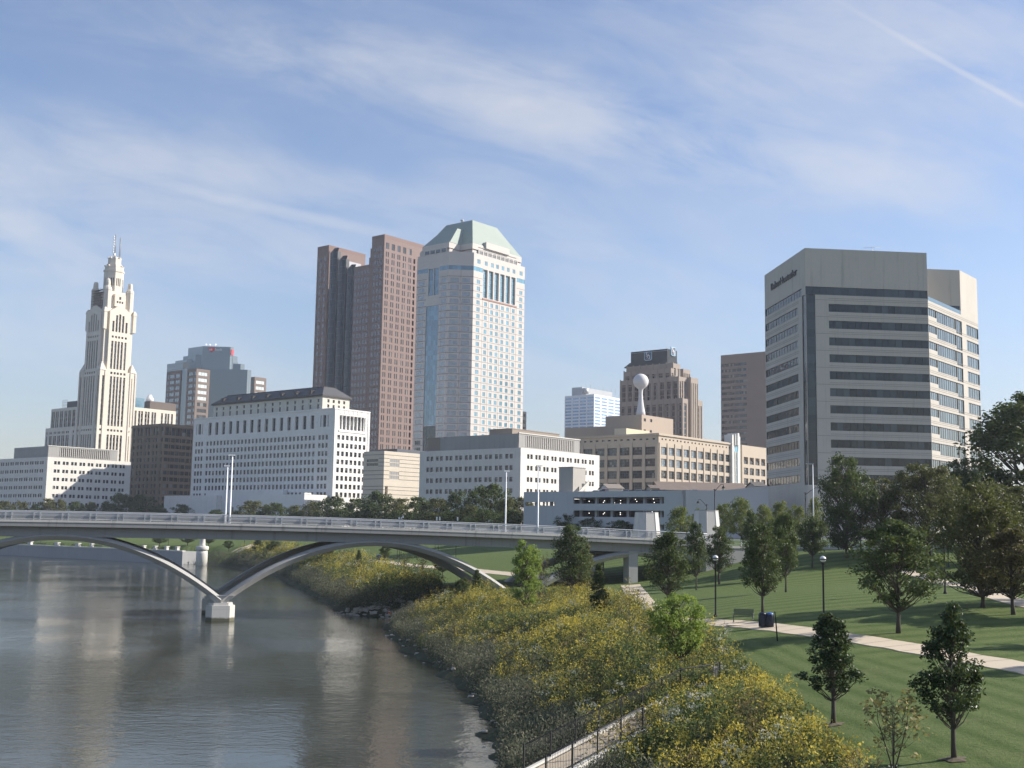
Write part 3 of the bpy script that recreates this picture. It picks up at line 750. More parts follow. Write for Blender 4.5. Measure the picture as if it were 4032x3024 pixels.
# ---- twin white office blocks with louvred plant rooms
MARBLE = stone('white_marble', (0.68, 0.645, 0.58), (3.0, 2.1), 0.93, var=.06, stain=.16, jw=.04, blk=.06)
MARBLE_C = stone('supreme_marble', (0.74, 0.715, 0.67), (2.4, 1.05), 0.94, var=.05, stain=.14, jw=.03, blk=.05)
def white_block(r, Y, corner, left, right, wrow, srow, nrows, ph, label, nleft=None):
    b = Bld('white_office_block', label, 'office building', *q(r, *corner), Y, group='twin white blocks with louvred plant rooms')
    Wn = nleft or b.W(*q(r, *left))[0]; We = b.S(*q(r, *right))[0]; zt = b.ztop
    (na, nb, wt0, wb0, rowdz) = wrow
    n0, n1 = b.W(*q(r, *na))[0], b.W(*q(r, *nb))[0]
    zr = b.W(*q(r, wt0[0], wt0[1]))[1]; zb = b.W(*q(r, *wb0))[1]; h = zr - zb; dz = b.W(*q(r, *wt0))[1] - b.W(*q(r, *rowdz))[1]
    e0, e1 = b.S(*q(r, *srow[0]))[0], b.S(*q(r, *srow[1]))[0]
    mb = MB(); st = dict(nx=1, nz=2, fr=.10)
    b.facade(mb, 'W', 0, 0, Wn, 0, zt, pairs(n0, n1, 9, 1.5, .55, zr, h, dz, nrows, st), .35)
    b.facade(mb, 'S', 0, 0, We, 0, zt, pairs(e0, e1, 9, 1.42, .5, zr, h, dz, nrows, st), .35)
    backs(mb, 0, We, 0, Wn, 0, zt); b.part(mb, 'wall', MARBLE); parapet(b, 0, We, 0, Wn, zt, ROOF)
    # plant room
    pc, pr, pl, lou = ph
    ex, ny = 1.0, 1.7
    pe = b.S(*q(r, *pr), n=ny)[0]; zp = b.S(*q(r, *pc), n=ny)[1]; pn = b.W(*q(r, *pl), e=ex)[0]
    la, lb = b.S(*q(r, *lou[0]), n=ny)[0], b.S(*q(r, *lou[1]), n=ny)[0]; zl0, zl1 = zt + .5, zp - .55
    mb = MB(); hole = [(la, lb, zl0, zl1, {'depth': .9})]
    b.facade(mb, 'S', ny, ex, pe, zt - .4, zp, hole, .9); b.win.pop()
    mb.face([(ex, ny, zt - .4), (ex, pn, zt - .4), (ex, pn, zp), (ex, ny, zp)]); mb.face([(ex, pn, zt - .4), (pe, pn, zt - .4), (pe, pn, zp), (ex, pn, zp)])
    mb.face([(pe, ny, zt - .4), (pe, pn, zt - .4), (pe, pn, zp), (pe, ny, zp)]); mb.face([(ex, ny, zp), (pe, ny, zp), (pe, pn, zp), (ex, pn, zp)])
    plant = b.part(mb, 'plant_room', PLANT_GREY)
    mb = MB(); mb.box(la, lb, ny + .9, ny + .95, zl0, zl1, 1); n = 26
    for k in range(n):
        x = la + (lb - la) * (k + .5) / n; mb.box(x - .22, x + .22, ny + .05, ny + .75, zl0, zl1, 0)
    mb.build('louvre', [LOUVRE, BLACK], plant)
    mb = MB(); mb.box(ex - .25, pe + .25, ny - .25, ny + .4, zp + .002, zp + .38); mb.build('coping', M['pale_concrete'], plant)
    b.finish(); return b, Wn, We
AE, WnE, WeE = white_block(4, 428, (1195, 268), (40, 312), (2097, 362), ((155, 372), (1060, 340), (1060, 340), (1060, 394), (1060, 472)), ((1300, 345), (2005, 417)), 7,
    ((1170, 105), (1870, 188), (275, 150), ((1250, 125), (1806, 180))), 'white office block with louvred plant room, standing behind the grey stair tower')
white_block(5, 611, (772, 322), None, (2115, 402), ((40, 420), (675, 388), (675, 388), (675, 442), (675, 520)), ((924, 393), (1975, 460)), 7,
    ((848, 152), (1900, 232), (232, 195), ((965, 180), (1778, 235))), 'white office block with louvred plant room, standing below the pale spire skyscraper', nleft=WnE)
def roof_hut(b, name, x0, x1, y0, y1, z0, z1, mat, windows=(), label=None):
    mb = MB(); mb.box(x0, x1, y0, y1, z0, z1); mb.box(x0 - .15, x1 + .15, y0 - .15, y1 + .15, z1 + .002, z1 + .3, 0)
    return b.part(mb, name, mat)
BROWNHUT = stone('brown_hut_brick', (0.30, 0.25, 0.20), (1, .3), .9)
_n = AE.W(*q(4, 180, 296))[0]
roof_hut(AE, 'roof_hut', 2, 8, _n - 5.5, _n + 4.5, AE.ztop - .5, AE.ztop + 5.0, BROWNHUT)
_x = AE.S(*q(4, 1260, 72), n=28)[0]
roof_hut(AE, 'roof_hut', _x - 9, _x + 22, 28, 40, AE.ztop - .5, AE.S(*q(4, 1240, 72), n=28)[1], BROWNHUT)

# ---- court building
def court():
    b = Bld('court_building', 'tall white court building with a dark hipped roof and a high row of columns', 'court house', *q(1, 1708, 310), 572)
    r = 1; We = b.S(*q(r, 2115, 352))[0]; Wn = b.W(*q(r, 72, 430))[0]; zt = b.ztop
    dz = (b.S(*q(r, 1750, 720))[1] - b.S(*q(r, 1730, 1196))[1]) / 5
    z2 = b.S(*q(r, 1748, 720))[1]; h = dz * .58
    e0, e1 = b.S(*q(r, 1748, 720))[0], b.S(*q(r, 2046, 745))[0]
    st = dict(nx=1, nz=2, fr=.12, fm=FR_DARK)
    mb = MB(); ho = grid(e0, e1, 7, 1.75, z2 + dz, h, dz, 8, st)
    lz0, lz1 = b.S(*q(r, 1755, 560))[1], b.S(*q(r, 1760, 395))[1]
    la, lb = b.S(*q(r, 1755, 480))[0], b.S(*q(r, 2060, 510))[0]
    ho.append((la, lb, lz0, lz1, dict(nx=7, nz=3, depth=2.2, fr=.25)))
    b.facade(mb, 'S', 0, 0, We, 0, zt, ho, .4)
    n0, n1 = b.W(*q(r, 1436, 720))[0], b.W(*q(r, 243, 810))[0]
    ho = pairs(n0, n1, 15, 1.75, 1.25, z2 + dz, h, dz, 8, st)
    for a in (1567, 127):
        c = b.W(*q(r, a, 715 + (1567 - a) * .055))[0]
        for k in (-1, 0, 1): ho += grid(c + k * 2.6, c + k * 2.6, 1, 1.7, z2 + dz, h, dz, 9, st)
    tz1, tz0 = b.W(*q(r, 1450, 400))[1], b.W(*q(r, 1450, 556))[1]
    ho += grid(n0, n1, 15, 2.6, tz1, tz1 - tz0, 10, 1, dict(nx=2, nz=5, fr=.18, depth=.9))
    for a in (1585, 140):
        c = b.W(*q(r, a, 470))[0]; ho += grid(c, c, 1, 2.4, tz1 - .3, tz1 - tz0 - 1, 10, 1, dict(nx=1, nz=4, fr=.2, depth=.9))
        for k in (-1, 1): ho += grid(c + k * 2.6, c + k * 2.6, 1, .7, tz1 - .3, tz1 - tz0 - 1, 10, 1, dict(nx=1, nz=4, fr=.2, depth=.6))
    b.facade(mb, 'W', 0, 0, Wn, 0, zt, ho, .4); backs(mb, 0, We, 0, Wn, 0, zt); b.part(mb, 'wall', MARBLE_C); parapet(b, 0, We, 0, Wn, zt, ROOF)
    for k in range(8):                                  # columns of the high loggia
        x = la + (lb - la) * (k + (.5 if False else 0)) / 7; x = min(max(x, la + .45), lb - .45)
        mb = MB(); mb.lathe([(.62, lz0), (.62, lz0 + .4), (.48, lz0 + .5), (.42, lz1 - .6), (.58, lz1 - .4), (.58, lz1)], c=(x, .75, 0), n=12); b.part(mb, 'column', MARBLE_C)
    mb = MB()                                           # framed tablets over the columns, ledges, pilasters at the corner
    for k in range(6):
        x0 = la + (lb - la) * (k + .12) / 6; x1 = la + (lb - la) * (k + .88) / 6; mb.box(x0, x1, -.14, -.002, lz1 + .8, lz1 + 2.4)
    mb.box(la - .3, lb + .3, -.3, -.002, lz0 - 1.2, lz0 - .3); mb.box(-.25, We + .25, -.25, -.002, zt - .7, zt - .2)
    mb.box(-.25, -.002, 0, Wn + .25, zt - .7, zt - .2)
    for x in (0.0, We - 1.3): mb.box(x, x + 1.3, -.2, -.002, 0, zt - .9)
    mb.box(-.2, -.002, .1, 1.3, 0, zt - .9)
    b.part(mb, 'moulding', MARBLE_C)
    # upper storeys, set back
    ny = 12.0; ex = 9.0
    best = None
    for ny in np.arange(2, 26, .5):
        ex = b.S(*q(r, 1565, 176), n=ny)[0]
        er = b.S(*q(r, 1878, 208), n=ny)[0]
        if abs((ex + er) / 2 - We / 2) < (best[0] if best else 9e9): best = (abs((ex + er) / 2 - We / 2), ny, ex, er)
    _, ny, ex, er = best
    zu = b.S(*q(r, 1565, 176), n=ny)[1]; nu = b.W(*q(r, 300, 272), e=ex)[0]
    st2 = dict(nx=1, nz=1, fr=.12)
    ua, ub = b.W(*q(r, 1515, 225), e=ex)[0], b.W(*q(r, 335, 320), e=ex)[0]
    za, zb = b.W(*q(r, 1515, 208), e=ex)[1], b.W(*q(r, 1515, 245), e=ex)[1]
    zc, zd = b.W(*q(r, 1512, 268), e=ex)[1], b.W(*q(r, 1512, 322), e=ex)[1]
    mb = MB(); b.facade(mb, 'W', ex, ny, nu, zt - 1, zu, grid(ua, ub, 15, 1.5, za, za - zb, 1, 1, st2) + grid(ua, ub, 15, 1.5, zc, zc - zd, 1, 1, st2), .4)
    sa, sb = b.S(*q(r, 1632, 215), n=ny)[0], b.S(*q(r, 1815, 235), n=ny)[0]
    b.facade(mb, 'S', ny, ex, er, zt - 1, zu, grid(sa, sb, 4, 1.4, za, za - zb, 1, 1, st2) + grid(sa, sb, 4, 1.4, zc, (zc - zd) * .7, 1, 1, st2), .4)
    mb.face([(er, ny, zt - 1), (er, nu, zt - 1), (er, nu, zu), (er, ny, zu)]); mb.face([(er, nu, zt - 1), (ex, nu, zt - 1), (ex, nu, zu), (er, nu, zu)])
    b.part(mb, 'upper_wall', stone('upper_limestone', (0.62, 0.585, 0.50), (2.4, 1.05), .94, var=.06, stain=.12))
    slate = simple('roof_slate', (0.075, 0.075, 0.08), 0.7, var=.25, scale=.5); cop = simple('roof_cornice', (0.05, 0.045, 0.042), 0.7)
    ov = .9; mb = MB(); mb.box(ex - ov, er + ov, ny - ov, nu + ov, zu + .002, zu + .9); rf0 = b.part(mb, 'cornice', cop)
    zr = b.S(*q(r, 1585, 70), n=ny + 5)[1]; c = 5.0
    lo = [(ex - ov + .2, ny - ov + .2), (er + ov - .2, ny - ov + .2), (er + ov - .2, nu + ov - .2), (ex - ov + .2, nu + ov - .2)]
    hi = [(ex + c, ny + c), (er - c, ny + c), (er - c, nu - c), (ex + c, nu - c)]
    mb = MB(); mb.prism(lo, zu + .902, zr, top=hi); rf = b.part(mb, 'roof', slate)
    mb = MB(); mb.box(ex + c - .1, er - c + .1, ny + c - .1, nu - c + .1, zr + .002, zr + .3); mb.build('ridge_deck', cop, rf)
    for k in range(7):
        a = 425 + (1440 - 425) * k / 6; bpy_ = 222 - (222 - 140) * k / 6
        n_ = b.W(*q(r, a, bpy_), e=ex + 1.5)[0]; zz = zu + 1.6
        mb = MB(); mb.box(ex + .2, ex + 3.4, n_ - .95, n_ + .95, zz, zz + 1.7); mb.box(ex + 0.0, ex + 3.6, n_ - 1.2, n_ + 1.2, zz + 1.702, zz + 1.95); mb.build('dormer', cop, rf)
    # low wings on the river side
    zl = b.W(*q(r, 1100, 1268), e=-3)[1]
    nA, nB = b.W(*q(r, 1105, 1275), e=-3)[0], b.W(*q(r, 210, 1275), e=-3)[0]
    mb = MB(); ho = [(b.W(*q(r, x, 1400), e=-3)[0] - .9, b.W(*q(r, x, 1400), e=-3)[0] + .9, zl - 20, zl - 8.5, dict(nx=1, nz=5, fr=.15)) for x in (350, 440, 520, 605)]
    b.facade(mb, 'W', -3, nA, nB, 0, zl, ho, .5); mb.face([(-3, nA, zl), (-3, nB, zl), (-.3, nB, zl), (-.3, nA, zl)]); mb.face([(-3, nA, 0), (-.3, nA, 0), (-.3, nA, zl), (-3, nA, zl)]); mb.face([(-3, nB, 0), (-.3, nB, 0), (-.3, nB, zl), (-3, nB, zl)])
    b.part(mb, 'podium', MARBLE_C)
    # cream wing whose end wall is sunlit
    k = 0.0
    for e in np.arange(-1, -40, -.25):
        n_ = 1.5; x_ = None
        p = b.c + b.E * e + b.Nn * n_; px_ = CX
        # column of the wing corner
        dx = p.x / p.y
        if dx < ray(*q(r, 1350, 1400)).x: k = e; break
    k = k or -14
    zw = b.S(*q(r, 1352, 1316), n=1.5)[1]
    nC = b.W(*q(r, 700, 1370), e=k)[0]
    mb = MB(); b.facade(mb, 'S', 1.5, k, -.3, 0, zw, [(k + (-k) * f - .8, k + (-k) * f + .8, zw - 16, zw - 5.2, dict(nx=1, nz=4, depth=.25, gm=FR_WHITE, fm=FR_WHITE)) for f in (.38, .58, .8)], .25)
    ho = [(b.W(*q(r, x, 1400), e=k)[0] - .9, b.W(*q(r, x, 1400), e=k)[0] + .9, zw - 9, zw - 5, dict(nx=1, nz=2)) for x in (1085, 1260)]
    b.facade(mb, 'W', k, 1.5, nC, 0, zw, ho, .4)
    mb.face([(k, 1.5, zw), (-.3, 1.5, zw), (-.3, nC, zw), (k, nC, zw)]); mb.face([(k, nC, 0), (-.3, nC, 0), (-.3, nC, zw), (k, nC, zw)])
    mb.box(k - .1, k + 4.2, 1.4, 4, zw + .002, zw + .8)
    b.part(mb, 'wing', MARBLE_C)
    # far low wing
    r2 = 'K'; kk = -6.0
    nD, nE = b.W(*q(r2, 1180, 1310), e=kk)[0], b.W(*q(r2, 610, 1295), e=kk)[0]; zz = b.W(*q(r2, 700, 1293), e=kk)[1]
    mb = MB(); ho = []
    for x, y0, y1, w in ((985, 1385, 1465, 1.6), (1095, 1385, 1462, 1.6), (1205, 1385, 1462, 1.6), (1095, 1520, 1600, 1.6), (1205, 1520, 1600, 1.6), (720, 1388, 1600, 2.2)):
        u, za_ = b.W(*q(r2, x, y0), e=kk); ho.append((u - w / 2, u + w / 2, max(0, b.W(*q(r2, x, y1), e=kk)[1]), za_, dict(nx=1, nz=2)))
    nF = b.W(*q(1, 330, 1400), e=kk)[0]
    b.facade(mb, 'W', kk, nF, nE, 0, zz, ho, .4); mb.box(kk + .01, -.3, nF + .01, nE - .01, 0, zz - .02); b.part(mb, 'wing', MARBLE_C)
    b.finish()
court()

# ---- brown gridded office block
def brown_grid():
    b = Bld('brown_office_block', 'dull brown office block with a grid of dark windows, squeezed between the white buildings', 'office building', *q('K', 600, 112), 690)
    r = 'K'; We = b.S(*q(r, 1085, 145))[0]; Wn = b.W(*q(r, 90, 150))[0]; zt = b.ztop
    dz = (b.S(*q(r, 610, 345))[1] - b.S(*q(r, 575, 1095))[1]) / 7; z2 = b.S(*q(r, 612, 345))[1]
    za, zb = b.S(*q(r, 620, 172))[1], b.S(*q(r, 620, 300))[1]
    mb = MB(); ho = []
    for x, w in ((650, 62), (702, 22), (756, 62), (827, 62), (880, 22), (930, 62), (1003, 62), (1056, 22)):
        u = b.S(*q(r, x, 380))[0]; w = w / 415 * We * .88
        ho += grid(u, u, 1, w, za, za - zb, 1, 1, dict(nx=1 if w < 3 else 2, nz=2)) + grid(u, u, 1, w, z2, dz * .6, dz, 12, dict(nx=1 if w < 3 else 2))
    b.facade(mb, 'S', 0, 0, We, 0, zt, ho, .5); ho = []
    for x in (570, 490, 440, 365, 312, 240, 188, 115):
        u = b.W(*q(r, x, 390))[0]; ho += grid(u, u, 1, 2.0, za, za - zb, 1, 1, dict(nx=1, nz=2)) + grid(u, u, 1, 1.9, z2, dz * .6, dz, 12, dict(nx=1))
    b.facade(mb, 'W', 0, 0, Wn, 0, zt, ho, .5); backs(mb, 0, We, 0, Wn, 0, zt)
    b.part(mb, 'wall', stone('brown_brick', (0.19, 0.145, 0.095), (1.5, .5), .9, var=.12, stain=.2)); parapet(b, 0, We, 0, Wn, zt, ROOF)
    mb = MB(); mb.box(-.5, We + .5, -.5, -.002, zt - 1.6, zt - .6); mb.box(-.5, -.002, 0, Wn + .5, zt - 1.6, zt - .6); b.part(mb, 'cornice', stone('brown_cornice', (0.23, 0.18, 0.13)))
    b.finish()
brown_grid()

# ---- tan banded office
def tan_banded():
    b = Bld('tan_stone_building', 'low tan building with deep horizontal joints, beside the white court building', 'office building', *q('N', 628, 195), 545)
    r = 'N'; We = b.S(*q(r, 1430, 262))[0]; Wn = b.W(*q(r, 180, 213))[0]; zt = b.ztop
    tan = stone('tan_stone', (0.60, 0.53, 0.42), (3.2, 1.4), .93, var=.05, stain=.1, jw=.04); groove = simple('dark_joint', (0.16, 0.14, 0.12), 0.9)
    mb = MB(); a, c = b.S(*q(r, 745, 400))[0], b.S(*q(r, 955, 400))[0]
    ho = []
    for y0, y1 in ((375, 450), (465, 545), (650, 722), (735, 815)):
        ho.append((a, c, b.S(*q(r, 850, y1))[1], b.S(*q(r, 850, y0))[1], dict(nx=4, nz=1, fr=.08, gm=PLANT_GREY, fm=PLANT_GREY, depth=.12)))
    zc = b.S(*q(r, 660, 958))[1]; d0, d1 = b.S(*q(r, 640, 1050))[0], b.S(*q(r, 700, 1050))[0]
    ho.append((d0, d1, 0, zc, dict(nx=1, nz=5, depth=1.5)))
    b.facade(mb, 'S', 0, 0, We, 0, zt, ho, .12)
    n1 = b.W(*q(r, 495, 400))[0]; ho = [(n1, Wn - 2, b.W(*q(r, 400, 435))[1], b.W(*q(r, 400, 375))[1], dict(nx=5, nz=1, depth=.4)), (n1, Wn - 2, b.W(*q(r, 400, 520))[1], b.W(*q(r, 400, 462))[1], dict(nx=5, nz=1, depth=.4))]
    b.facade(mb, 'W', 0, 0, Wn, 0, zt, ho, .4); backs(mb, 0, We, 0, Wn, 0, zt); b.part(mb, 'wall', tan); parapet(b, 0, We, 0, Wn, zt, ROOF)
    mb = MB()
    for y in (275, 355, 440, 525, 622, 712, 803, 965, 1040, 1140, 1230):
        z = b.S(*q(r, 640, y))[1]; full = y < 300 or y > 900
        if full: mb.box(0, We, -.06, -.002, z - .1, z + .1)
        else: mb.box(0, a - .1, -.06, -.002, z - .1, z + .1); mb.box(c + .1, We, -.06, -.002, z - .1, z + .1)
        mb.box(-.06, -.002, 0, Wn if full or y > 540 else n1 - .1, z - .12, z + .12)
    b.part(mb, 'joint_bands', groove); b.finish()
tan_banded()

# ---- skyscraper with the spire
def spire_tower():
    st = stone('cream_terracotta', (0.66, 0.60, 0.50), (2.0, 1.2), .95, var=.09, stain=.2, jw=.03); glz = dict(nx=1, nz=1, fr=.10, spandrel=1.5, fh=3.9, fm=FR_BRONZE)
    b = Bld('spire_skyscraper', 'pale cream stone skyscraper with a stepped crown and twin antenna masts', 'skyscraper', *q('B', 715, 900), 880)
    r = 'B'; We = b.S(*q(r, 1140, 900))[0]; Wn = b.W(*q(r, 475, 900))[0]; W_ = max(We, Wn * 1.0)
    z1 = b.S(*q(r, 740, 465))[1]; zt = z1
    cx_, cy_ = We / 2, Wn / 2
    def strips(face, us, w, z0, z1, plane): return [(u - w / 2, u + w / 2, z0, z1, dict(glz, depth=.7)) for u in us]
    mb = MB()
    zz = lambda y, x=900: b.S(*q(r, x, y))[1]
    secs = [(zz(1560), zz(1245)), (zz(1140), zz(550))]
    def cols(face):
        if face == 'S': us = [b.S(*q(r, x, 850))[0] for x in (850, 890, 927, 966, 1008)]; ex_ = [b.S(*q(r, 757, 850))[0], b.S(*q(r, 1092, 850))[0]]
        else: us = [b.W(*q(r, x, 850))[0] for x in (645, 617, 590, 563, 537)]; ex_ = [b.W(*q(r, 700, 850))[0], b.W(*q(r, 492, 850))[0]]
        return us, ex_
    pl = {}
    for face, L in (('S', We), ('W', Wn)):
        us, ex_ = cols(face); w = 1.75 if face == 'S' else 1.7; ho = []
        for z0, zt1 in secs: ho += strips(face, us + ex_, w, z0, zt1, 0)
        ho += [(u - w / 2, u + w / 2, zz(1205), zz(1180), dict(nx=1, nz=1)) for u in us + ex_]
        ho += [(u - w / 2, u + w / 2, zz(525), zz(498), dict(nx=1, nz=1)) for u in us]
        b.facade(mb, face, 0, 0, L, 0, z1, ho, .7); pl[face] = us
    backs(mb, 0, We, 0, Wn, 0, z1); b.part(mb, 'shaft', st)
    for x0, x1, y0, y1 in ((-.5, 5, -.5, 5), (We - 5, We + .5, -.5, 5), (-.5, 5, Wn - 5, Wn + .5), (We - 5, We + .5, Wn - 5, Wn + .5)):
        # corner piers end in little pyramids
        mb = MB(); m_ = ((x0 + x1) / 2, (y0 + y1) / 2)
        for a in ((x0, x0 + 1.2, y0, y0 + 1.2), (x1 - 1.2, x1, y0, y0 + 1.2), (x0, x0 + 1.2, y1 - 1.2, y1), (x1 - 1.2, x1, y1 - 1.2, y1)):
            mb.box(a[0], a[1], a[2], a[3], 0, z1 - .3)
        mb.prism([(x0, y0), (x1, y0), (x1, y1), (x0, y1)], z1 + .002, z1 + 6.5, top=[(m_[0] - .3, m_[1] - .3), (m_[0] + .3, m_[1] - .3), (m_[0] + .3, m_[1] + .3), (m_[0] - .3, m_[1] + .3)])
        b.part(mb, 'corner_pier', st)
    # upper shaft: narrower cross with gabled centre bays
    zA = lambda y, x=690: b.S(*q('A', x, y))[1]
    z2 = zA(1520); zg = zA(1165); ze = zA(1270, 800); in_ = 4.4
    mb = MB(); ho = []
    for face, L in (('S', We), ('W', Wn)):
        us = pl[face]; w = 1.75
        hs = strips(face, us, w, zz(460), zz(125), 0) + [(u - w / 2, u + w / 2, zz(88), zz(62), dict(nx=1, nz=1)) for u in us]
        tops = (zA(1390), zA(1300), zA(1282), zA(1300), zA(1390))
        hs += [(u - w / 2, u + w / 2, zA(1545), tp, dict(glz, depth=.9)) for u, tp in zip(us, tops)]
        u0, u1 = min(us) - 3.3, max(us) + 3.3; pr = 1.0
        b.facade(mb, face, pr, u0, u1, z1 - 1, ze, hs, .8); cm = (u0 + u1) / 2
        if face == 'S':
            mb.face([(u0, pr, ze), (u1, pr, ze), (cm + 2, pr, zg), (cm - 2, pr, zg)]); D = 7
            mb.face([(u0, pr, z1 - 1), (u0, pr + D, z1 - 1), (u0, pr + D, ze), (u0, pr, ze)]); mb.face([(u1, pr, z1 - 1), (u1, pr + D, z1 - 1), (u1, pr + D, ze), (u1, pr, ze)])
            mb.face([(u0, pr, ze), (cm - 2, pr, zg), (cm - 2, pr + D, zg), (u0, pr + D, ze)]); mb.face([(u1, pr, ze), (cm + 2, pr, zg), (cm + 2, pr + D, zg), (u1, pr + D, ze)]); mb.face([(cm - 2, pr, zg), (cm + 2, pr, zg), (cm + 2, pr + D, zg), (cm - 2, pr + D, zg)])
        else:
            mb.face([(pr, u0, ze), (pr, u1, ze), (pr, cm + 2, zg), (pr, cm - 2, zg)]); D = 7
            mb.face([(pr, u0, z1 - 1), (pr + D, u0, z1 - 1), (pr + D, u0, ze), (pr, u0, ze)]); mb.face([(pr, u1, z1 - 1), (pr + D, u1, z1 - 1), (pr + D, u1, ze), (pr, u1, ze)])
            mb.face([(pr, u0, ze), (pr, cm - 2, zg), (pr + D, cm - 2, zg), (pr + D, u0, ze)]); mb.face([(pr, u1, ze), (pr, cm + 2, zg), (pr + D, cm + 2, zg), (pr + D, u1, ze)]); mb.face([(pr, cm - 2, zg), (pr, cm + 2, zg), (pr + D, cm + 2, zg), (pr + D, cm - 2, zg)])
    mb.box(in_ - 1.4, We - in_ + 1.4, in_ - 1.4, Wn - in_ + 1.4, z1 - 1, z2)
    mb.box(in_ + .2, We - in_ - .2, in_ + .2, Wn - in_ - .2, z2 + .002, ze + 1.0)
    # carved corners beside the gables
    for sx_, sy_ in ((0, 0), (1, 0), (0, 1), (1, 1)):
        x = 2.6 if not sx_ else We - 2.6; y = 2.6 if not sy_ else Wn - 2.6
        mb.box(x - 1.3, x + 1.3, y - 1.3, y + 1.3, z2 + .002, ze + 1.2); mb.box(x - 1.6, x + 1.6, y - 1.6, y + 1.6, ze - 1.0, ze + .2); mb.prism([(x - 1.2, y - 1.2), (x + 1.2, y - 1.2), (x + 1.2, y + 1.2), (x - 1.2, y + 1.2)], ze + 1.202, ze + 2.6, top=[(x - .6, y - .6), (x + .6, y - .6), (x + .6, y + .6), (x - .6, y + .6)])
    b.part(mb, 'upper_shaft', st)
    # drum between the corner turrets
    mb = MB(); zd1 = zA(945); dr = 6.2
    mb.box(cx_ - dr - 3.6, cx_ + dr + 3.6, cy_ - dr - 2.6, cy_ + dr + 2.6, ze + 1.002, zd1)
    for face in ('S', 'W'):
        a = 4.4
        if face == 'S': mb.box(cx_ - a, cx_ + a, cy_ - dr - 4.6, cy_ - dr - 2.602, zg, zA(985))
        else: mb.box(cx_ - dr - 5.0, cx_ - dr - 3.602, cy_ - a, cy_ + a, zg, zA(985))
    b.part(mb, 'drum', st)
    mb = MB(); y_ = cy_ - dr - 4.62
    for dx in (-2.1, 0, 2.1): mb.box(cx_ + dx - .65, cx_ + dx + .65, y_ - .03, y_, zA(1115), zA(1085))
    mb.box(cx_ - .8, cx_ + .8, y_ - .03, y_, zA(1060), zA(1020)); b.part(mb, 'balcony_openings', BLACK)
    for sx_, sy_, tp in ((-1, -1, 765), (1, -1, 815), (-1, 1, 790), (1, 1, 800)):
        x = cx_ + sx_ * (dr + 3.4); y = cy_ + sy_ * (dr + 2.2); zt_ = zA(tp, 690); zb_ = ze; rr = 2.5
        mb = MB(); mb.lathe([(rr + .5, zb_), (rr + .4, zA(950)), (rr + .7, zA(935)), (rr + .3, zA(900)), (rr * .78, zA(880)), (rr * .74, zA(830)), (rr * .62, zA(795)), (rr * .35, zt_ - .4), (.1, zt_)], c=(x, y, 0), n=8, smooth=False, ph=math.pi / 8); b.part(mb, 'turret', st)
    # octagonal crown, stepped
    R1 = 7.4; zc0, zc1 = zd1, zA(640)
    mb = MB(); octp = lambda rad: [(cx_ + rad * math.cos(math.pi / 8 + k * math.pi / 4), cy_ + rad * math.sin(math.pi / 8 + k * math.pi / 4)) for k in range(8)]
    ap = R1 * math.cos(math.pi / 8); side = 2 * R1 * math.sin(math.pi / 8)
    for k in range(8):
        an = k * math.pi / 4; nx_, ny_ = math.cos(an), math.sin(an); wn_ang = an + math.pi / 2
        o = (cx_ + nx_ * ap - math.cos(wn_ang) * side / 2, cy_ + ny_ * ap - math.sin(wn_ang) * side / 2)
        ho = [(side * f - .42, side * f + .42, zA(850), zA(735), dict(nx=1, nz=1, fr=.08)) for f in (.25, .5, .75)]
        b.facade(mb, 'D', 0, 0, side, zc0, zc1, ho, .5, ang=wn_ang, org=o)
    b.part(mb, 'crown', st)
    mb = MB(); mb.prism(octp(R1 + .5), zc1 + .002, zA(610)); mb.prism(octp(R1 - .4), zA(610) + .002, zA(560)); mb.prism(octp(R1 - 1.6), zA(560) + .002, zA(520)); mb.prism(octp(4.9), zA(520) + .002, zA(440)); mb.prism(octp(4.0), zA(440) + .002, zA(415))
    for k in range(8):
        x, y = octp(R1 - .6)[k]; mb.box(x - .5, x + .5, y - .5, y + .5, zA(560), zA(540)); x, y = octp(4.6)[k]; mb.box(x - .45, x + .45, y - .45, y + .45, zA(440), zA(415))
    b.part(mb, 'lantern', st)
    def mast(px_, z0, z1_, name):
        e, _ = b.S(*q('A', px_, 420), n=cy_); mb = MB(); y = cy_; w = .42
        for dx, dy in ((-w, -w), (w, -w), (w, w), (-w, w)): mb.tube([(e + dx, y + dy, z0), (e + dx * .5, y + dy * .5, z1_)], .11, 5)
        k = 0; z = z0
        while z < z1_ - 1.2:
            f = 1 - .5 * (z - z0) / (z1_ - z0); a = w * f; s = 1 if k % 2 else -1
            for d in (-1, 1): mb.tube([(e - a * s, y + a * d, z), (e + a * s, y + a * d, z + 1.2)], .06, 4); mb.tube([(e + a * d, y - a * s, z), (e + a * d, y + a * s, z + 1.2)], .06, 4)
            z += 1.2; k += 1
        return b.part(mb, name, simple('mast_steel', (0.35, 0.36, 0.38), .5, .5)), e
    m1, e1 = mast(598, zA(400), zA(65), 'antenna_mast'); mast(668, zA(415), zA(97), 'antenna_mast')
    mb = MB(); e2 = b.S(*q('A', 572, 420), n=cy_)[0]
    for y in (103, 140, 180, 218, 257, 295, 333): mb.lathe([(.0, zA(y + 12)), (.55, zA(y + 10)), (.55, zA(y - 8)), (0, zA(y - 10))], c=(e2, cy_, 0), n=8)
    mb.tube([(e2, cy_, zA(400)), (e2, cy_, zA(100))], .07, 5); mb.lathe([(.9, zA(390)), (.9, zA(352))], c=(e2 + 1.1, cy_, 0), n=10); mb.build('drum_aerials', M['white_metal'], m1)
    # scaffold hung on the river side of the crown
    mb = MB(); x0, x1, y0, y1 = cx_ - dr - 6.6, cx_ - dr - 3.7, cy_ - dr + .5, cy_ + dr + 3.0; zb_, zt_ = zA(1205), zA(935)
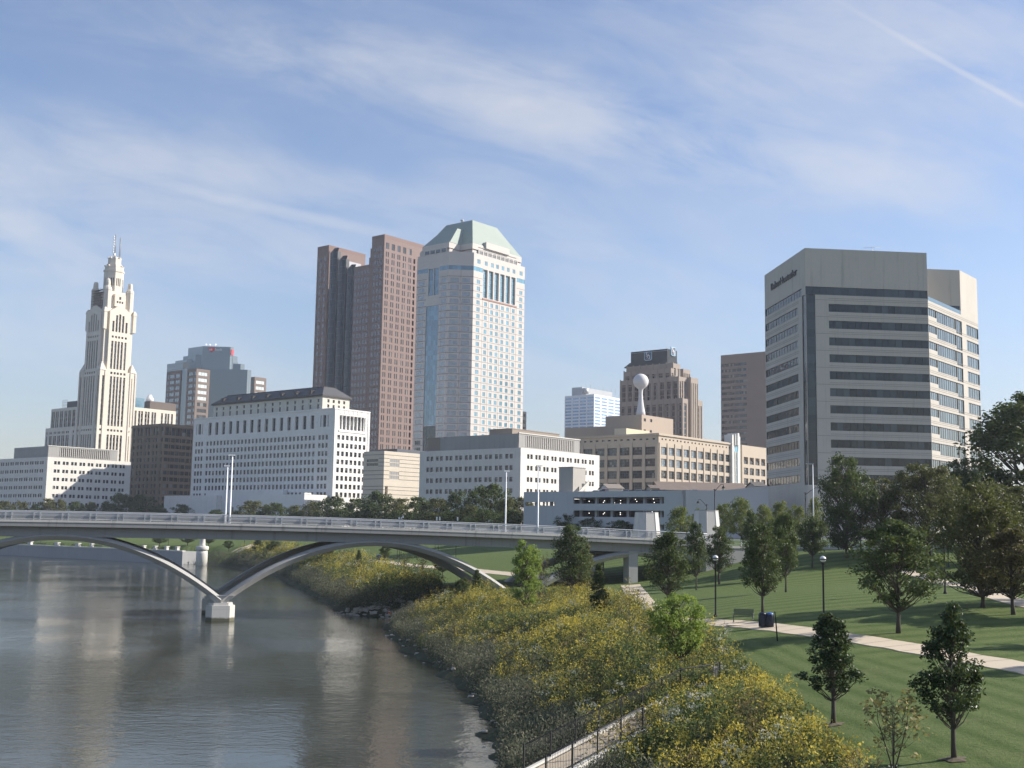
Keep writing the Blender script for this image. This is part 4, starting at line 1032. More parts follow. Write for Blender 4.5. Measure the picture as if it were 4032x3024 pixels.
    for k in range(8):
        z = zb_ + (zt_ - zb_) * k / 7
        mb.box(x0, x1, y0, y1, z, z + .18)
        mb.tube([(x0, y0, z + 1.1), (x0, y1, z + 1.1)], .06, 4)
    for y in np.arange(y0, y1 + .1, 2.0): mb.tube([(x0, y, zb_ - 4), (x0, y, zt_ + 1)], .09, 5); mb.tube([(x1 - .4, y, zb_), (x1 - .4, y, zt_ + 1)], .09, 5)
    mb.box(x0 + .9, x1 - .6, y0 + .6, y1 - .6, zb_, zb_ + (zt_ - zb_) * .45, 1); mb.box(x0 + .9, x1 - .6, y0 + 4, y1 - 2.5, zb_ + (zt_ - zb_) * .45 + .01, zb_ + (zt_ - zb_) * .8, 1)
    b.part(mb, 'scaffold', [simple('scaffold_steel', (.10, .085, .08), .7), simple('scaffold_netting', (.26, .20, .175), .9)])
    # lower wings
    st2 = st
    def wing(name, x0, x1, y0, y1, z1_, ho, face, extra=None):
        mb = MB()
        b.facade(mb, face, y0 if face == 'S' else x0, x0 if face == 'S' else y0, x1 if face == 'S' else y1, 0, z1_, ho, .6)
        if face == 'S': mb.face([(x0, y0, 0), (x0, y1, 0), (x0, y1, z1_), (x0, y0, z1_)])
        else: mb.face([(x0, y0, 0), (x1, y0, 0), (x1, y0, z1_), (x0, y0, z1_)])
        backs(mb, x0, x1, y0, y1, 0, z1_); b.part(mb, name, st2); parapet(b, x0, x1, y0, y1, z1_, ROOF)
    # right wing
    yR = 4.0; zR = b.S(*q(r, 1300, 930), n=yR)[1]; x1 = b.S(*q(r, 1640, 955), n=yR)[0]
    us = [b.S(*q(r, x, 1040), n=yR)[0] for x in (1155, 1200, 1232, 1278, 1310, 1357, 1388, 1470, 1516, 1547, 1590)]
    wing('right_wing' if False else 'wing', We + .52, x1, yR, yR + 30, zR, [(u - .9, u + .9, 10, b.S(*q(r, 1232, 962), n=yR)[1], dict(glz)) for u in us], 'S')
    a0, a1 = b.S(*q(r, 1330, 880), n=yR + 8)[0], b.S(*q(r, 1640, 900), n=yR + 8)[0]; mb = MB(); mb.box(a0, a1, yR + 8, yR + 20, zR - .5, b.S(*q(r, 1335, 842), n=yR + 8)[1]); b.part(mb, 'plant_room', stone('dark_brown_panels', (.15, .12, .10), (3, 4), .8))
    a0, a1 = b.S(*q(r, 1150, 880), n=yR + 8)[0], b.S(*q(r, 1262, 890), n=yR + 8)[0]; mb = MB(); mb.box(a0, a1, yR + 8, yR + 18, zR - .5, b.S(*q(r, 1160, 800), n=yR + 8)[1]); b.part(mb, 'glass_roof_box', G_BLUE)
    mb = MB(); xx = b.S(*q(r, 1330, 830), n=yR + 10)[0]; zz_ = b.S(*q(r, 1335, 842), n=yR + 8)[1]; mb.lathe([(3.0, zz_), (3.0, zz_ + 2), (2.2, zz_ + 3.6), (1.5, zz_ + 4), (1.5, zz_ + 5.2)], c=(xx + 1, yR + 12, 0), n=14); b.part(mb, 'cooling_tower', M['white_metal'])
    # left wings
    xL = 3.0; nL = b.W(*q(r, 160, 930), e=xL)[0]; zL = b.W(*q(r, 300, 925), e=xL)[1]
    us = [b.W(*q(r, x, 1000), e=xL)[0] for x in (432, 415, 383, 365, 337, 318, 287, 268, 236, 216, 190, 172)]
    wing('wing', xL, xL + 26, Wn + .52, nL, zL, [(u - .95, u + .95, 10, b.W(*q(r, 300, 960), e=xL)[1], dict(glz)) for u in us], 'W')
    xM = 1.0; nM = b.W(*q(r, 90, 1170), e=xM)[0]; zM = b.W(*q(r, 200, 1160), e=xM)[1]
    us = [b.W(*q(r, x, 1280), e=xM)[0] for x in (455, 412, 352, 332, 300, 280, 250, 232, 202, 184, 152, 136, 100)]
    wing('wing', xM, xL - .02, Wn + .52, nM, zM, [(u - .95, u + .95, 10, b.W(*q(r, 300, 1250), e=xM)[1], dict(glz)) for u in us] + [(u - .8, u + .8, b.W(*q(r, 300, 1228), e=xM)[1], b.W(*q(r, 300, 1200), e=xM)[1], dict(nx=1)) for u in us], 'W')
    mb = MB(); mb.box(xL + .3, xL + 26, nL + .02, nM, 0, zM - .5); b.part(mb, 'wing_end', st)
    n0 = b.W(*q(r, 462, 880), e=xL + 4)[0]; n1 = b.W(*q(r, 345, 880), e=xL + 4)[0]; mb = MB(); mb.box(xL + 4, xL + 12, n0, n1, zL - .5, b.W(*q(r, 400, 845), e=xL + 4)[1])
    n2 = b.W(*q(r, 290, 880), e=xL + 4)[0]
    for n_ in np.linspace(n1, n2, 5): mb.tube([(xL + 4, n_, zL - .5), (xL + 4, n_, zL + 7)], .1, 5)
    for z in (3, 5, 7): mb.tube([(xL + 4, n1, zL + z), (xL + 4, n2, zL + z)], .08, 5)
    b.part(mb, 'plant_room', simple('dark_plant', (.05, .05, .055), .6)); b.finish()
spire_tower()
# ---- twin-slab granite tower
def twin_slab():
    b = Bld('granite_twin_tower', 'tall reddish brown granite tower of two slabs with dark curved glass bays between', 'skyscraper', *q(8, 978, 72), 750)
    r = 8; gran = stone('red_granite', (0.245, 0.175, 0.155), (3.2, 3.9), .93, var=.07, stain=.08, jw=.05, blk=.04)
    gran_d = stone('granite_top_band', (0.23, 0.155, 0.132), None, var=.08)
    We = b.S(*q(r, 1640, 225))[0]; zA = b.ztop
    n1 = b.W(*q(r, 815, 103))[0]; n4 = b.W(*q(r, 103, 243))[0]; n3 = b.W(*q(r, 250, 213))[0]; n2 = b.W(*q(r, 575, 700))[0]
    zB = b.W(*q(r, 250, 213))[1]; zM = b.W(*q(r, 765, 470))[1]; z1 = b.W(*q(r, 800, 260))[1]; z2 = b.W(*q(r, 780, 380))[1]
    # south face
    zt = b.S(*q(r, 995, 180))[1]; hb = zt - b.S(*q(r, 995, 262))[1]
    zr = b.S(*q(r, 990, 298))[1]; dz = (zr - b.S(*q(r, 962, 1218))[1]) / 10.0; h = dz * .70
    us = [b.S(*q(r, x, 330))[0] for x in (1012, 1088, 1163, 1236, 1308)]; w = 2.0 * (us[1] - us[0]) / 10.5
    ho = []
    st = dict(nx=1, nz=1, fr=.05, gm=G_GREY, fm=FR_BRONZE)
    for u in us:
        ho += grid(u, u, 1, w * 2.9, zt, hb, 1, 1, dict(st, nx=2))
        ho += pairs(u, u, 1, w * 1.0, w * .75, zr, h, dz, 40, st)
    ud = b.S(*q(r, 1366, 400))[0]; ho += grid(ud, ud, 1, 1.7, zr, h, dz, 40, dict(st, gm=BLACK, fm=BLACK, depth=.8))
    ho = [t for t in ho if t[2] > 3]
    mb = MB(); b.facade(mb, 'S', 0, 0, We, 0, zA - 2.2, ho, .22)
    mb.face([(0, 0, 0), (0, n1, 0), (0, n1, zA - 2.2), (0, 0, zA - 2.2)]); backs(mb, 0, We, 0, n1, 0, zA - 2.2); b.part(mb, 'slab', gran)
    mb = MB(); mb.box(-.05, We + .05, -.05, n1 + .05, zA - 2.198, zA); b.part(mb, 'slab_top', gran_d)
    # stepped middle
    wn = []
    mb = MB(); mb.face([(0, n1, 0), (0, n2, 0), (0, n2, zM), (0, n1 + 2.2, zM), (0, n1 + 2.2, z2), (0, n1 + 1.2, z2), (0, n1 + 1.2, z1), (0, n1, z1)])
    mb.box(.01, 30, n1 + .01, n1 + 1.2, zM, z1); mb.box(.01, 30, n1 + 1.201, n1 + 2.2, zM, z2); mb.face([(0, n1, zM), (30, n1, zM), (30, n3, zM), (0, n2, zM)]); mb.face([(0, n2, 0), (6, n2, 0), (6, n2, zM), (0, n2, zM)]); mb.face([(30, n1, zM - 6), (30, n3, zM - 6), (30, n3, zM), (30, n1, zM)])
    b.part(mb, 'middle_block', gran)
    # windows in the shaded west walls are nearly flush
    mb = MB()
    for k in range(1, 40):
        z = zA - 6 - k * dz
        for f in (.25, .5, .75): mb.box(-.04, -.002, n1 * f - .8, n1 * f + .8, z, z + dz * .62)
        for f in (.3, .7): mb.box(-.04, -.002, n3 + (n4 - n3) * f - .8, n3 + (n4 - n3) * f + .8, z - (zA - zB), z - (zA - zB) + dz * .62)
        for f in (.18, .36, .54, .72, .9): 
            zz = z
            if zz + 4 < zM: mb.box(-.04, -.002, n1 + (n2 - n1) * f - .8, n1 + (n2 - n1) * f + .8, zz, zz + dz * .62)
    tag(b.part(mb, 'flush_windows', glass('flush_glass', (.11, .085, .08), var=.3)), kind='stuff')
    # north slab
    mb = MB(); W2 = 34.0; mb.face([(0, n3, 0), (W2, n3, 0), (W2, n3, zB - 2.2), (0, n3, zB - 2.2)]); mb.face([(0, n3, 0), (0, n4, 0), (0, n4, zB - 2.2), (0, n3, zB - 2.2)]); backs(mb, 0, W2, n3, n4, 0, zB - 2.2); b.part(mb, 'slab', gran)
    mb = MB(); mb.box(-.05, W2 + .05, n3 - .05, n4 + .05, zB - 2.198, zB); b.part(mb, 'slab_top', gran_d)
    mb = MB(); mb.box(6, W2 - 4, n3 - .05, n3 - .002, zM + 6, zM + 11); b.part(mb, 'clerestory', simple('pale_panel', (.42, .42, .45), .6))
    # curved glass bays
    gm = glass('bay_glass', (0.010, 0.015, 0.025), var=.3, wav=.03, spec=.28, rough=.18); fm = simple('bay_mullion', (0.055, 0.062, 0.072), .6)
    nb = 3; L = n3 - n2; tops = (b.W(*q(r, 310, 305))[1], b.W(*q(r, 440, 402))[1], b.W(*q(r, 540, 520))[1])
    for k in range(nb):
        a1 = n3 - L * k / nb; a0 = n3 - L * (k + 1) / nb; c = (a0 + a1) / 2; hw = (a1 - a0) / 2 - .35
        P = [(1.5 - 1.7 * math.cos(t), c + hw * math.sin(t)) for t in np.linspace(-1.35, 1.35, 9)]
        tz = tops[k]; mb = MB(); z = tz
        for i in range(8):
            mb.face([(*P[i], 0), (*P[i + 1], 0), (*P[i + 1], tz), (*P[i], tz)], 0)
        mb.face([(p[0], p[1], tz) for p in P], 0)
        # rounded head
        for i in range(8):
            mb.face([(*P[i], tz), (*P[i + 1], tz), (P[i + 1][0] + 2.2, c + (P[i + 1][1] - c) * .6, tz + 3.2), (P[i][0] + 2.2, c + (P[i][1] - c) * .6, tz + 3.2)], 0)
        mb.face([(P[i][0] + 2.2, c + (P[i][1] - c) * .6, tz + 3.2) for i in range(9)], 0)
        while z > 4:
            for i in range(8):
                p0, p1 = P[i], P[i + 1]; mb.face([(p0[0] - .06, p0[1], z - .25), (p1[0] - .06, p1[1], z - .25), (p1[0] - .06, p1[1], z), (p0[0] - .06, p0[1], z)], 1)
            z -= dz
        b.part(mb, 'glass_bay', [gm, fm])
        mb = MB(); mb.box(.2, 3, a0 - .3, a0 + .3, 0, tz); b.part(mb, 'mullion_pier', fm)
    b.finish()
twin_slab()

# ---- octagonal tower with the copper roof
def copper_tower():
    b = Bld('octagonal_tower', 'tall pale pink octagonal tower with blue glass bands and a green copper hipped roof', 'skyscraper', *q(2, 785, 478), 670)
    r = 2; pale = stone('pale_granite', (0.575, 0.535, 0.49), (2.2, 1.02), .90, var=.05, stain=.05, jw=.05, blk=.05)
    We = b.S(*q(r, 1450, 678))[0]; zt = b.ztop
    cL = b.D(*q(r, 455, 478), 3 * math.pi / 4)[0]; c = cL / math.sqrt(2)
    Wl = b.W(*q(r, 50, 540), e=-c)[0]            # measured from n = 0
    g1 = dict(nx=2, nz=1, fr=.09, gm=G_TEAL, fm=FR_WHITE, depth=.14); g4 = dict(g1, nx=4)
    zf = b.S(*q(r, 778, 1158))[1]; zf2 = b.S(*q(3, 745, 965))[1]; nf = round((zf - zf2) / 3.95); dz = (zf - zf2) / nf
    lines = [zf + dz * k for k in range(-32, 5)]
    lines = [z for z in lines if z > 1]
    us = [b.S(*q(r, x, 1250))[0] for x in (932, 1013, 1080, 1153, 1222, 1297)]; uL, uR = b.S(*q(r, 835, 1220))[0], b.S(*q(r, 1390, 1345))[0]
    # window heights inside a storey
    top_off = (zf - b.S(*q(r, 800, 1186))[1]); hh = b.S(*q(r, 800, 1186))[1] - b.S(*q(r, 800, 1243))[1]
    gz0, gz1 = b.S(*q(r, 900, 1065))[1], b.S(*q(r, 900, 695))[1]
    ga, gb = b.S(*q(r, 900, 880))[0], b.S(*q(r, 1338, 990))[0]
    wS = (us[1] - us[0]) * .44; wL = (uL - 0) * .58 * 1.15
    ho = []
    for z in lines:
        za = z - top_off - hh; zb = z - top_off
        if za < 2: continue
        ho += [(uL - wL / 2, uL + wL / 2, za, zb, g4), (uR - wL / 2, uR + wL / 2, za, zb, g4)] if zb < zt - 12 else []
        if zb < gz0 - .3: ho += [(u - wS / 2, u + wS / 2, za, zb, g1) for u in us]
    zrow = b.S(*q(r, 850, 570))[1]; hr = 2.6
    ho += [(u - wS / 2, u + wS / 2, zrow - hr, zrow, g1) for u in us] + [(u - wL / 2, u + wL / 2, zrow - hr, zrow, g4) for u in (uL, uR)]
    # tall six-storey glass slots
    for k in range(6):
        u0 = ga + (gb - ga) * (k + .03) / 6; u1 = ga + (gb - ga) * (k + .80) / 6
        ho.append((u0, u1, gz0, gz1, dict(nx=2, nz=12, fr=.07, gm=G_TEAL, fm=FR_WHITE, depth=1.1)))
    zbA, zbB = b.S(*q(r, 787, 655))[1], b.S(*q(r, 787, 712))[1]
    ho.append((.05, ga - .15, zbB, zbA, dict(nx=3, nz=1, fr=.05, gm=G_TEAL, fm=G_TEAL, depth=.1))); ho.append((gb + .15, We - .05, zbB, zbA, dict(nx=3, nz=1, fr=.05, gm=G_TEAL, fm=G_TEAL, depth=.1)))
    mb = MB(); b.facade(mb, 'S', 0, 0, We, 0, zt, ho, .14)
    # chamfered corner, two bays of strip windows
    gs = dict(nx=4, nz=1, fr=.07, gm=glass('pale_reflecting_glass', (.26, .29, .31), var=.12, spec=1.0, rough=.1), fm=simple('granite_mullion', (.33, .30, .28), .7), depth=.08); ho = []
    for z in lines:
        za = z - top_off - hh; zb = z - top_off
        if za < 2 or zb > zbB: continue
        for a, d in ((.13, .45), (.58, .92)): ho.append((cL * (1 - d), cL * (1 - a), za, zb, gs))
    ho.append((.05, cL - .05, zbB, zbA, dict(nx=6, nz=1, fr=.05, gm=G_BLUE, fm=G_BLUE, depth=.1)))
    ang = -math.pi / 4; b.facade(mb, 'D', 0, 0, cL, 0, zt, ho, .1, ang=ang, org=(-c, c))
    # west face: strip windows and the tall blue glass slots
    vs = lambda x, y: b.W(*q(r, x, y), e=-c)
    A0, A1 = vs(322, 1200)[0], vs(158, 1200)[0]; zs1 = vs(160, 1185)[1]; B0_, B1_ = vs(325, 850)[0], vs(185, 850)[0]; zb0, zb1 = vs(270, 1035)[1], vs(270, 685)[1]
    zlow = b.W(*q(3, 120, 1085), e=-c)[1]
    ho = [(A0, A1, zlow, zs1, dict(nx=5, nz=24, fr=.06, gm=G_BLUE, fm=G_BLUE, depth=.4)), (A0, A1, 3, zlow - .3, dict(nx=4, nz=8, fr=.12, gm=G_DARK, fm=FR_DARK, depth=.5))]
    for k in range(2): ho.append((B0_ + (B1_ - B0_) * (k + .03) / 2, B0_ + (B1_ - B0_) * (k + .93) / 2, zb0, zb1, dict(nx=3, nz=7, fr=.06, gm=G_BLUE, fm=G_BLUE, depth=.5)))
    for z in lines:
        za = z - top_off - hh; zb = z - top_off
        if za < 2 or zb > zbB: continue
        gg = gs if za > zlow - 8 else dict(gs, gm=G_DARK)
        ho.append((A0 - (A0 - c) * .82, A0 - (A0 - c) * .22, za, zb, dict(gg, nx=3)))
        ho.append((A1 + (Wl - A1) * .22, A1 + (Wl - A1) * .82, za, zb, dict(gg, nx=3)))
    ho.append((c + .05, A0 - .2, zbB, zbA, dict(nx=3, nz=1, fr=.05, gm=G_BLUE, fm=G_BLUE, depth=.1))); ho.append((B1_ + .3, Wl - .05, zbB, zbA, dict(nx=3, nz=1, fr=.05, gm=G_BLUE, fm=G_BLUE, depth=.1)))
    b.facade(mb, 'W', -c, c, Wl, 0, zt, ho, .1)
    yB = Wl + c; ring = [(0, 0), (We, 0), (We + c, c), (We + c, Wl), (We, yB), (0, yB), (-c, Wl), (-c, c)]
    for i in (1, 2, 3, 4, 5):
        p, s = ring[i], ring[i + 1]; mb.face([(*p, 0), (*s, 0), (*s, zt), (*p, zt)])
    for k in range(8):
        p, s = ring[k], ring[(k + 1) % 8]; ctr = Vector((We / 2, yB / 2)); pi = Vector(p).lerp(ctr, .02); si = Vector(s).lerp(ctr, .02); mb.face([(*p, zt), (*s, zt), (*si, zt), (*pi, zt)]); mb.face([(*pi, zt), (*si, zt), (*si, zt - 1), (*pi, zt - 1)])
    b.part(mb, 'wall', pale)
    mb = MB(); ctr = Vector((We / 2, yB / 2)); mb.face([(*Vector(p).lerp(ctr, .018), zt - .9) for p in ring]); b.part(mb, 'terrace', ROOF)
    # storey joints and corner joints
    mb = MB()
    for z in lines:
        if z > zt - 4: continue
        if not (gz0 - .5 < z < gz1 + .5): mb.box(0, We, -.035, -.002, z - .12, z + .12)
        else: mb.box(0, ga - .2, -.035, -.002, z - .12, z + .12); mb.box(gb + .2, We, -.035, -.002, z - .12, z + .12)
        d = .035 / math.sqrt(2)
        mb.face([(-c - d, c - d, z - .16), (-d, -d, z - .16), (-d, -d, z + .16), (-c - d, c - d, z + .16)])
        mb.box(-c - .035, -c - .002, c, A0 - .1, z - .14, z + .14); mb.box(-c - .035, -c - .002, A1 + .1, Wl, z - .14, z + .14)
    for u in [ga] + [(us[0] + us[1]) / 2] + [(us[2] + us[3]) / 2, (us[4] + us[5]) / 2, gb]: mb.box(u - .08, u + .08, -.033, -.002, 2, gz0 - 1.5)
    mb.box(-c / 2 - .13, -c / 2 + .13, c / 2 - .16, c / 2 - .13, 0, zbB)
    b.part(mb, 'joint_lines', simple('granite_joint', (.17, .15, .145), .9))
    mb = MB(); mb.box(ga - .3, gb + .3, -.25, -.04, gz0 - 1.3, gz0 - .4); b.part(mb, 'ledge', stone('red_ledge', (.36, .22, .18)))
    # crown: stepped storey, then the copper roof with re-entrant corners
    ins = 2.2; x0, x1 = 1.0, We + c - 3.2; X0 = -c + 2.2; y0 = ins
    ze = b.S(*q(r, 770, 362), n=y0)[1]; zw = zt - .9
    cor = 1.0 + 0.0
    xs = b.S(*q(r, 765, 420), n=y0)[0]; xe = b.S(*q(r, 1388, 550), n=y0)[0]
    zE = b.S(*q(r, 1360, 530), n=y0)[1]; ze = (ze + zE) / 2
    ncut = b.W(*q(r, 468, 420), e=-c + 2.0)[0]; nend = b.W(*q(r, 130, 430), e=-c + 2.0)[0]
    plan = [(xs, y0), (xe, y0), (xe, ncut), (xe + c, ncut), (xe + c, nend), (xe, nend), (xe, yB - ins), (xs, yB - ins), (xs, nend), (-c + 2.0, nend), (-c + 2.0, ncut), (xs, ncut)]
    mb = MB(); mb.prism(plan, zw, ze - 3.3); b.part(mb, 'crown_storey', stone('crown_granite', (.34, .24, .215), None))
    mb = MB(); grow = lambda P, k: [((x - We / 2) * k + We / 2, (y - yB / 2) * k + yB / 2) for x, y in P]
    mb.prism(grow(plan, 1.03), ze - 3.298, ze); mb.prism(grow(plan, 1.015), zw, zw + 3.0)
    b.part(mb, 'crown_bands', pale)
    mb = MB(); wu0, wu1 = b.S(*q(r, 830, 480), n=y0)[0], b.S(*q(r, 1330, 600), n=y0)[0]; wz0, wz1 = zw + .2, ze - 3.0
    mb.box(wu0, wu1, y0 - .9, y0 - .62, wz0, wz1, 0); n = 9
    for k in range(n + 1): x = wu0 + (wu1 - wu0) * k / n; mb.box(x - .35, x + .35, y0 - 1.15, y0 - .901, wz0, wz1, 1)
    for z in (wz0 + 3, wz0 + 5.2): mb.box(wu0, wu1, y0 - 1.05, y0 - .902, z, z + .3, 1)
    nu0, nu1 = ncut + 1.5, nend - 1.5; mb.box(-c + 1.1, -c + 1.3, nu0, nu1, wz0 + 1.5, wz1, 0)
    for k in range(5): y = nu0 + (nu1 - nu0) * k / 4; mb.box(-c + .9, -c + 1.098, y - .4, y + .4, wz0, wz1, 1)
    b.part(mb, 'crown_window', [G_GREY, pale])
    mb = MB(); d0, d1 = b.S(*q(r, 935, 345), n=y0 - 1.2)[0], b.S(*q(r, 1238, 430), n=y0 - 1.2)[0]; zd = b.S(*q(r, 935, 345), n=y0 - 1.2)[1]; zd = min(zd, ze + 4)
    mb.box(d0, d1, y0 - 1.9, y0 + 3.2, ze - 1.4, zd); b.part(mb, 'dormer', pale)
    zr = b.S(*q(r, 748, 52), n=y0 + .25 * (yB - 2 * ins))[1]
    s_ = .46; s2 = .60
    def lerp_ring(P, k, z): return [((x - We / 2) * k + We / 2, (y - yB / 2) * k + yB / 2, z) for x, y in P]
    cop = stone('green_copper', (0.315, 0.36, 0.315), (0.6, 60), .88, var=.10, stain=.2, rough=.65, jw=.05)
    mb = MB(); g0 = lerp_ring(plan, 1.02, ze + .002)
    # main hip over the long arm and a second hip over the cross arm
    def hip(P, zr_, kx, ky):
        mx = sum(p[0] for p in P) / 4; my = sum(p[1] for p in P) / 4
        T = [((x - mx) * kx + mx, (y - my) * ky + my) for x, y in P]; mb.prism(P, ze + .002, zr_, top=T)
    e = .5
    hip([(xs - e, y0 - e), (xe + e, y0 - e), (xe + e, yB - ins + e), (xs - e, yB - ins + e)], zr, .50, .50)
    hip([(-c + 2 - e, ncut - e), (xe + c + e, ncut - e), (xe + c + e, nend + e), (-c + 2 - e, nend + e)], b.W(*q(r, 465, 150), e=-c + 8)[1], .66, .60)
    b.part(mb, 'copper_roof', cop)
    mb = MB(); ex, ez = b.S(*q(r, 605, 80), n=yB / 2); mb.lathe([(.5, zr - 2), (.5, zr + 1.6), (1.1, zr + 1.7), (1.1, zr + 2.2)], c=(xs + (xe - xs) * .3, yB / 2, 0), n=8); b.part(mb, 'roof_vent', M['steel'])
    b.finish()
copper_tower()
def sliver():
    b = Bld('dark_glass_tower', 'sliver of a dark glass tower showing past the right edge of the octagonal tower', 'office building', *q(3, 1385, 890), 820)
    We = b.S(*q(3, 1470, 902))[0]; zt = b.ztop; mb = MB(); st = dict(nx=6, nz=1, fr=.1, depth=.1)
    ho = [(1, We - 1, zt - 4 - k * 4.6, zt - 1.4 - k * 4.6, dict(st, gm=G_TEAL if k in (5, 7) else G_DARK)) for k in range(12)]
    b.facade(mb, 'S', 0, 0, We, 0, zt, ho, .1); mb.face([(0, 0, 0), (0, 20, 0), (0, 20, zt), (0, 0, zt)]); backs(mb, 0, We, 0, 20, 0, zt); b.part(mb, 'wall', stone('dark_panels', (.05, .055, .065), (3, 4), .8)); b.finish()
sliver()
def low_dark():
    b = Bld('low_dark_building', 'low dark roofed building at the foot of the pale octagonal tower', 'building', *q('N', 905, 140), 600, ground=GR)
    x0 = b.S(*q('N', 1700, 240))[0]; z = b.ztop; mb = MB(); mb.box(0, x0, 0, 40, 0, z - 3); b.part(mb, 'wall', stone('slate_wall', (.16, .16, .17), (3, 3), .85))
    mb = MB(); mb.prism([(-.6, -.6), (x0, -.6), (x0, 40), (-.6, 40)], z - 2.998, z, top=[(2, 2), (x0, 2), (x0, 36), (2, 36)]); b.part(mb, 'roof', simple('slate_dark', (.06, .065, .075), .7)); b.finish()
low_dark()

# ---- stepped blue glass tower with brown wings
def glass_steps():
    b = Bld('stepped_glass_tower', 'stepped blue grey glass tower with brown stone wings and a bank sign near the top', 'office tower', *q('U', 655, 540), 1000)
    r = 'U'; gl = glass('steel_blue_glass', (0.16, 0.215, 0.245), var=.18, spec=1.0, rough=.08); fm = simple('glass_seam', (.10, .135, .155), .5)
    brown = stone('brown_granite', (0.205, 0.16, 0.135), (4, 4), .9, var=.06)
    e1 = b.S(*q(r, 915, 575))[0]; n1 = b.W(*q(r, 478, 575))[0]; zt = b.ztop
    dz = (b.S(*q(r, 770, 615))[1] - b.S(*q(r, 745, 1085))[1]) / 4; z0 = b.S(*q(r, 770, 612))[1]
    sa, sb = b.S(*q(r, 692, 650))[0], b.S(*q(r, 870, 660))[0]
    refl = glass('painted_reflection_glass', (0.55, 0.60, 0.58), var=.1, spec=1.0, rough=.12)  # pale base colour stands in for sun mirrored by the panes
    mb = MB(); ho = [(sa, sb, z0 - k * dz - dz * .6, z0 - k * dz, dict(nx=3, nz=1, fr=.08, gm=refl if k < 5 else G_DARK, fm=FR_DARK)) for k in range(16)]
    b.facade(mb, 'S', 0, 0, e1, 0, zt, ho, .3); wa, wb = b.W(*q(r, 585, 650))[0], b.W(*q(r, 500, 660))[0]
    ho = [(wa, wb, z0 - k * dz - dz * .6, z0 - k * dz, dict(nx=2, nz=1, gm=gl)) for k in range(16)] + [(.8, 3.5, z0 - k * dz - dz * .6, z0 - k * dz, dict(nx=1, nz=1, gm=gl)) for k in range(16)]
    b.facade(mb, 'W', 0, 0, n1, 0, zt, ho, .3); backs(mb, 0, e1, 0, n1, 0, zt); b.part(mb, 'stone_wing', brown)
    # second brown wing
    eA = 0.0; na, nb = b.W(*q(r, 355, 590))[0], b.W(*q(r, 85, 605))[0]; zw = b.W(*q(r, 90, 605))[1]
    ho = []
    for x0, x1 in ((335, 250), (230, 138), (122, 92)):
        u0, u1 = b.W(*q(r, x0, 650))[0], b.W(*q(r, x1, 650))[0]; ho += [(u0, u1, z0 - k * dz - dz * .6 - .4, z0 - k * dz - .4, dict(nx=2, nz=1, gm=gl)) for k in range(16)]
    mb = MB(); b.facade(mb, 'W', 0, na, nb, 0, zw, ho, .3); backs(mb, 0, 14, na, nb, 0, zw); mb.face([(0, na, 0), (14, na, 0), (14, na, zw), (0, na, zw)]); b.part(mb, 'stone_wing', brown)
    # third, to the east
    x0 = b.S(*q(r, 1772, 700))[0]; x1 = b.S(*q(r, 1997, 730))[0]; z3 = b.S(*q(r, 1772, 700))[1]
    k3 = dz; mb = MB(); za = b.S(*q(r, 1800, 766))[1]; sa, sb = b.S(*q(r, 1797, 800))[0], b.S(*q(r, 1962, 810))[0]
    b.facade(mb, 'S', 0, x0, x1, 0, z3, [(sa, sb, za - k * dz - dz * .6, za - k * dz, dict(nx=3, nz=1, fr=.08, gm=refl, fm=FR_DARK)) for k in range(14)], .3)
    nw = b.W(*q(r, 1632, 705), e=x0)[0]; b.facade(mb, 'W', x0, 0, nw, 0, z3, [(1, nw * .62, za - k * dz - dz * .6, za - k * dz, dict(nx=2, nz=1, gm=gl)) for k in range(14)], .3)
    backs(mb, x0, x1, 0, nw, 0, z3); b.part(mb, 'stone_wing', brown)
    # glass tiers with a broad chamfer towards the river: (west edge px, chamfer px, chamfer end px, top px, depth)
    def tier(xw, xc, xd, xs_, top, base, zb=0, name='glass_tier'):
        """chamfer faces the river; base = (x, y) local of the point whose column is xc"""
        # chamfer corner A along west wall plane x = base_x
        bx, by = base
        ang = -math.pi / 4
        A = (bx, by); L = b.D(*q(r, xd, top), ang, x=bx, y=by)[0]; B_ = (bx + L * math.cos(ang), by + L * math.sin(ang))
        wn = b.W(*q(r, xw, top), e=bx)[0]; se = b.S(*q(r, xs_, top), n=B_[1])[0]; z = b.D(*q(r, xd, top), ang, x=bx, y=by)[1]
        se = max(se, B_[0] + 3); wn = max(wn, by + 3)
        P = [A, B_, (se, B_[1]), (se, wn), (bx, wn)]; mb = MB(); mb.prism(P, zb, z)
        zz = z - .02
        while zz > max(zb, z - 70):
            for i in (0, 1, 4):
                p, s = Vector(P[i]), Vector(P[(i + 1) % 5]); d = (s - p).normalized(); nrm = Vector((d.y, -d.x)) * .05
                p, s = p + nrm, s + nrm; mb.face([(p.x, p.y, zz - .22), (s.x, s.y, zz - .22), (s.x, s.y, zz), (p.x, p.y, zz)], 1)
            zz -= dz / 2
        for i in (0, 1, 4):
            p, s = Vector(P[i]), Vector(P[(i + 1) % 5]); n_ = max(2, int((s - p).length / 6)); d = (s - p).normalized(); nrm = Vector((d.y, -d.x)) * .05
            for j in range(n_ + 1):
                c = p.lerp(s, j / n_) + nrm; e = d * .10; mb.face([(c.x - e.x, c.y - e.y, max(zb, z - 70)), (c.x + e.x, c.y + e.y, max(zb, z - 70)), (c.x + e.x, c.y + e.y, z), (c.x - e.x, c.y - e.y, z)], 1)
        b.part(mb, name, [gl, fm]); return A, B_, z, ang, L
    def base_at(px_, x, ytest):      # local point on plane x whose column is px_
        return (x, b.W(*q(r, px_, ytest), e=x)[0])
    A, B_, zT, ang, L = tier(500, 780, 1305, 1362, 128, base_at(780, 14.0, 128))
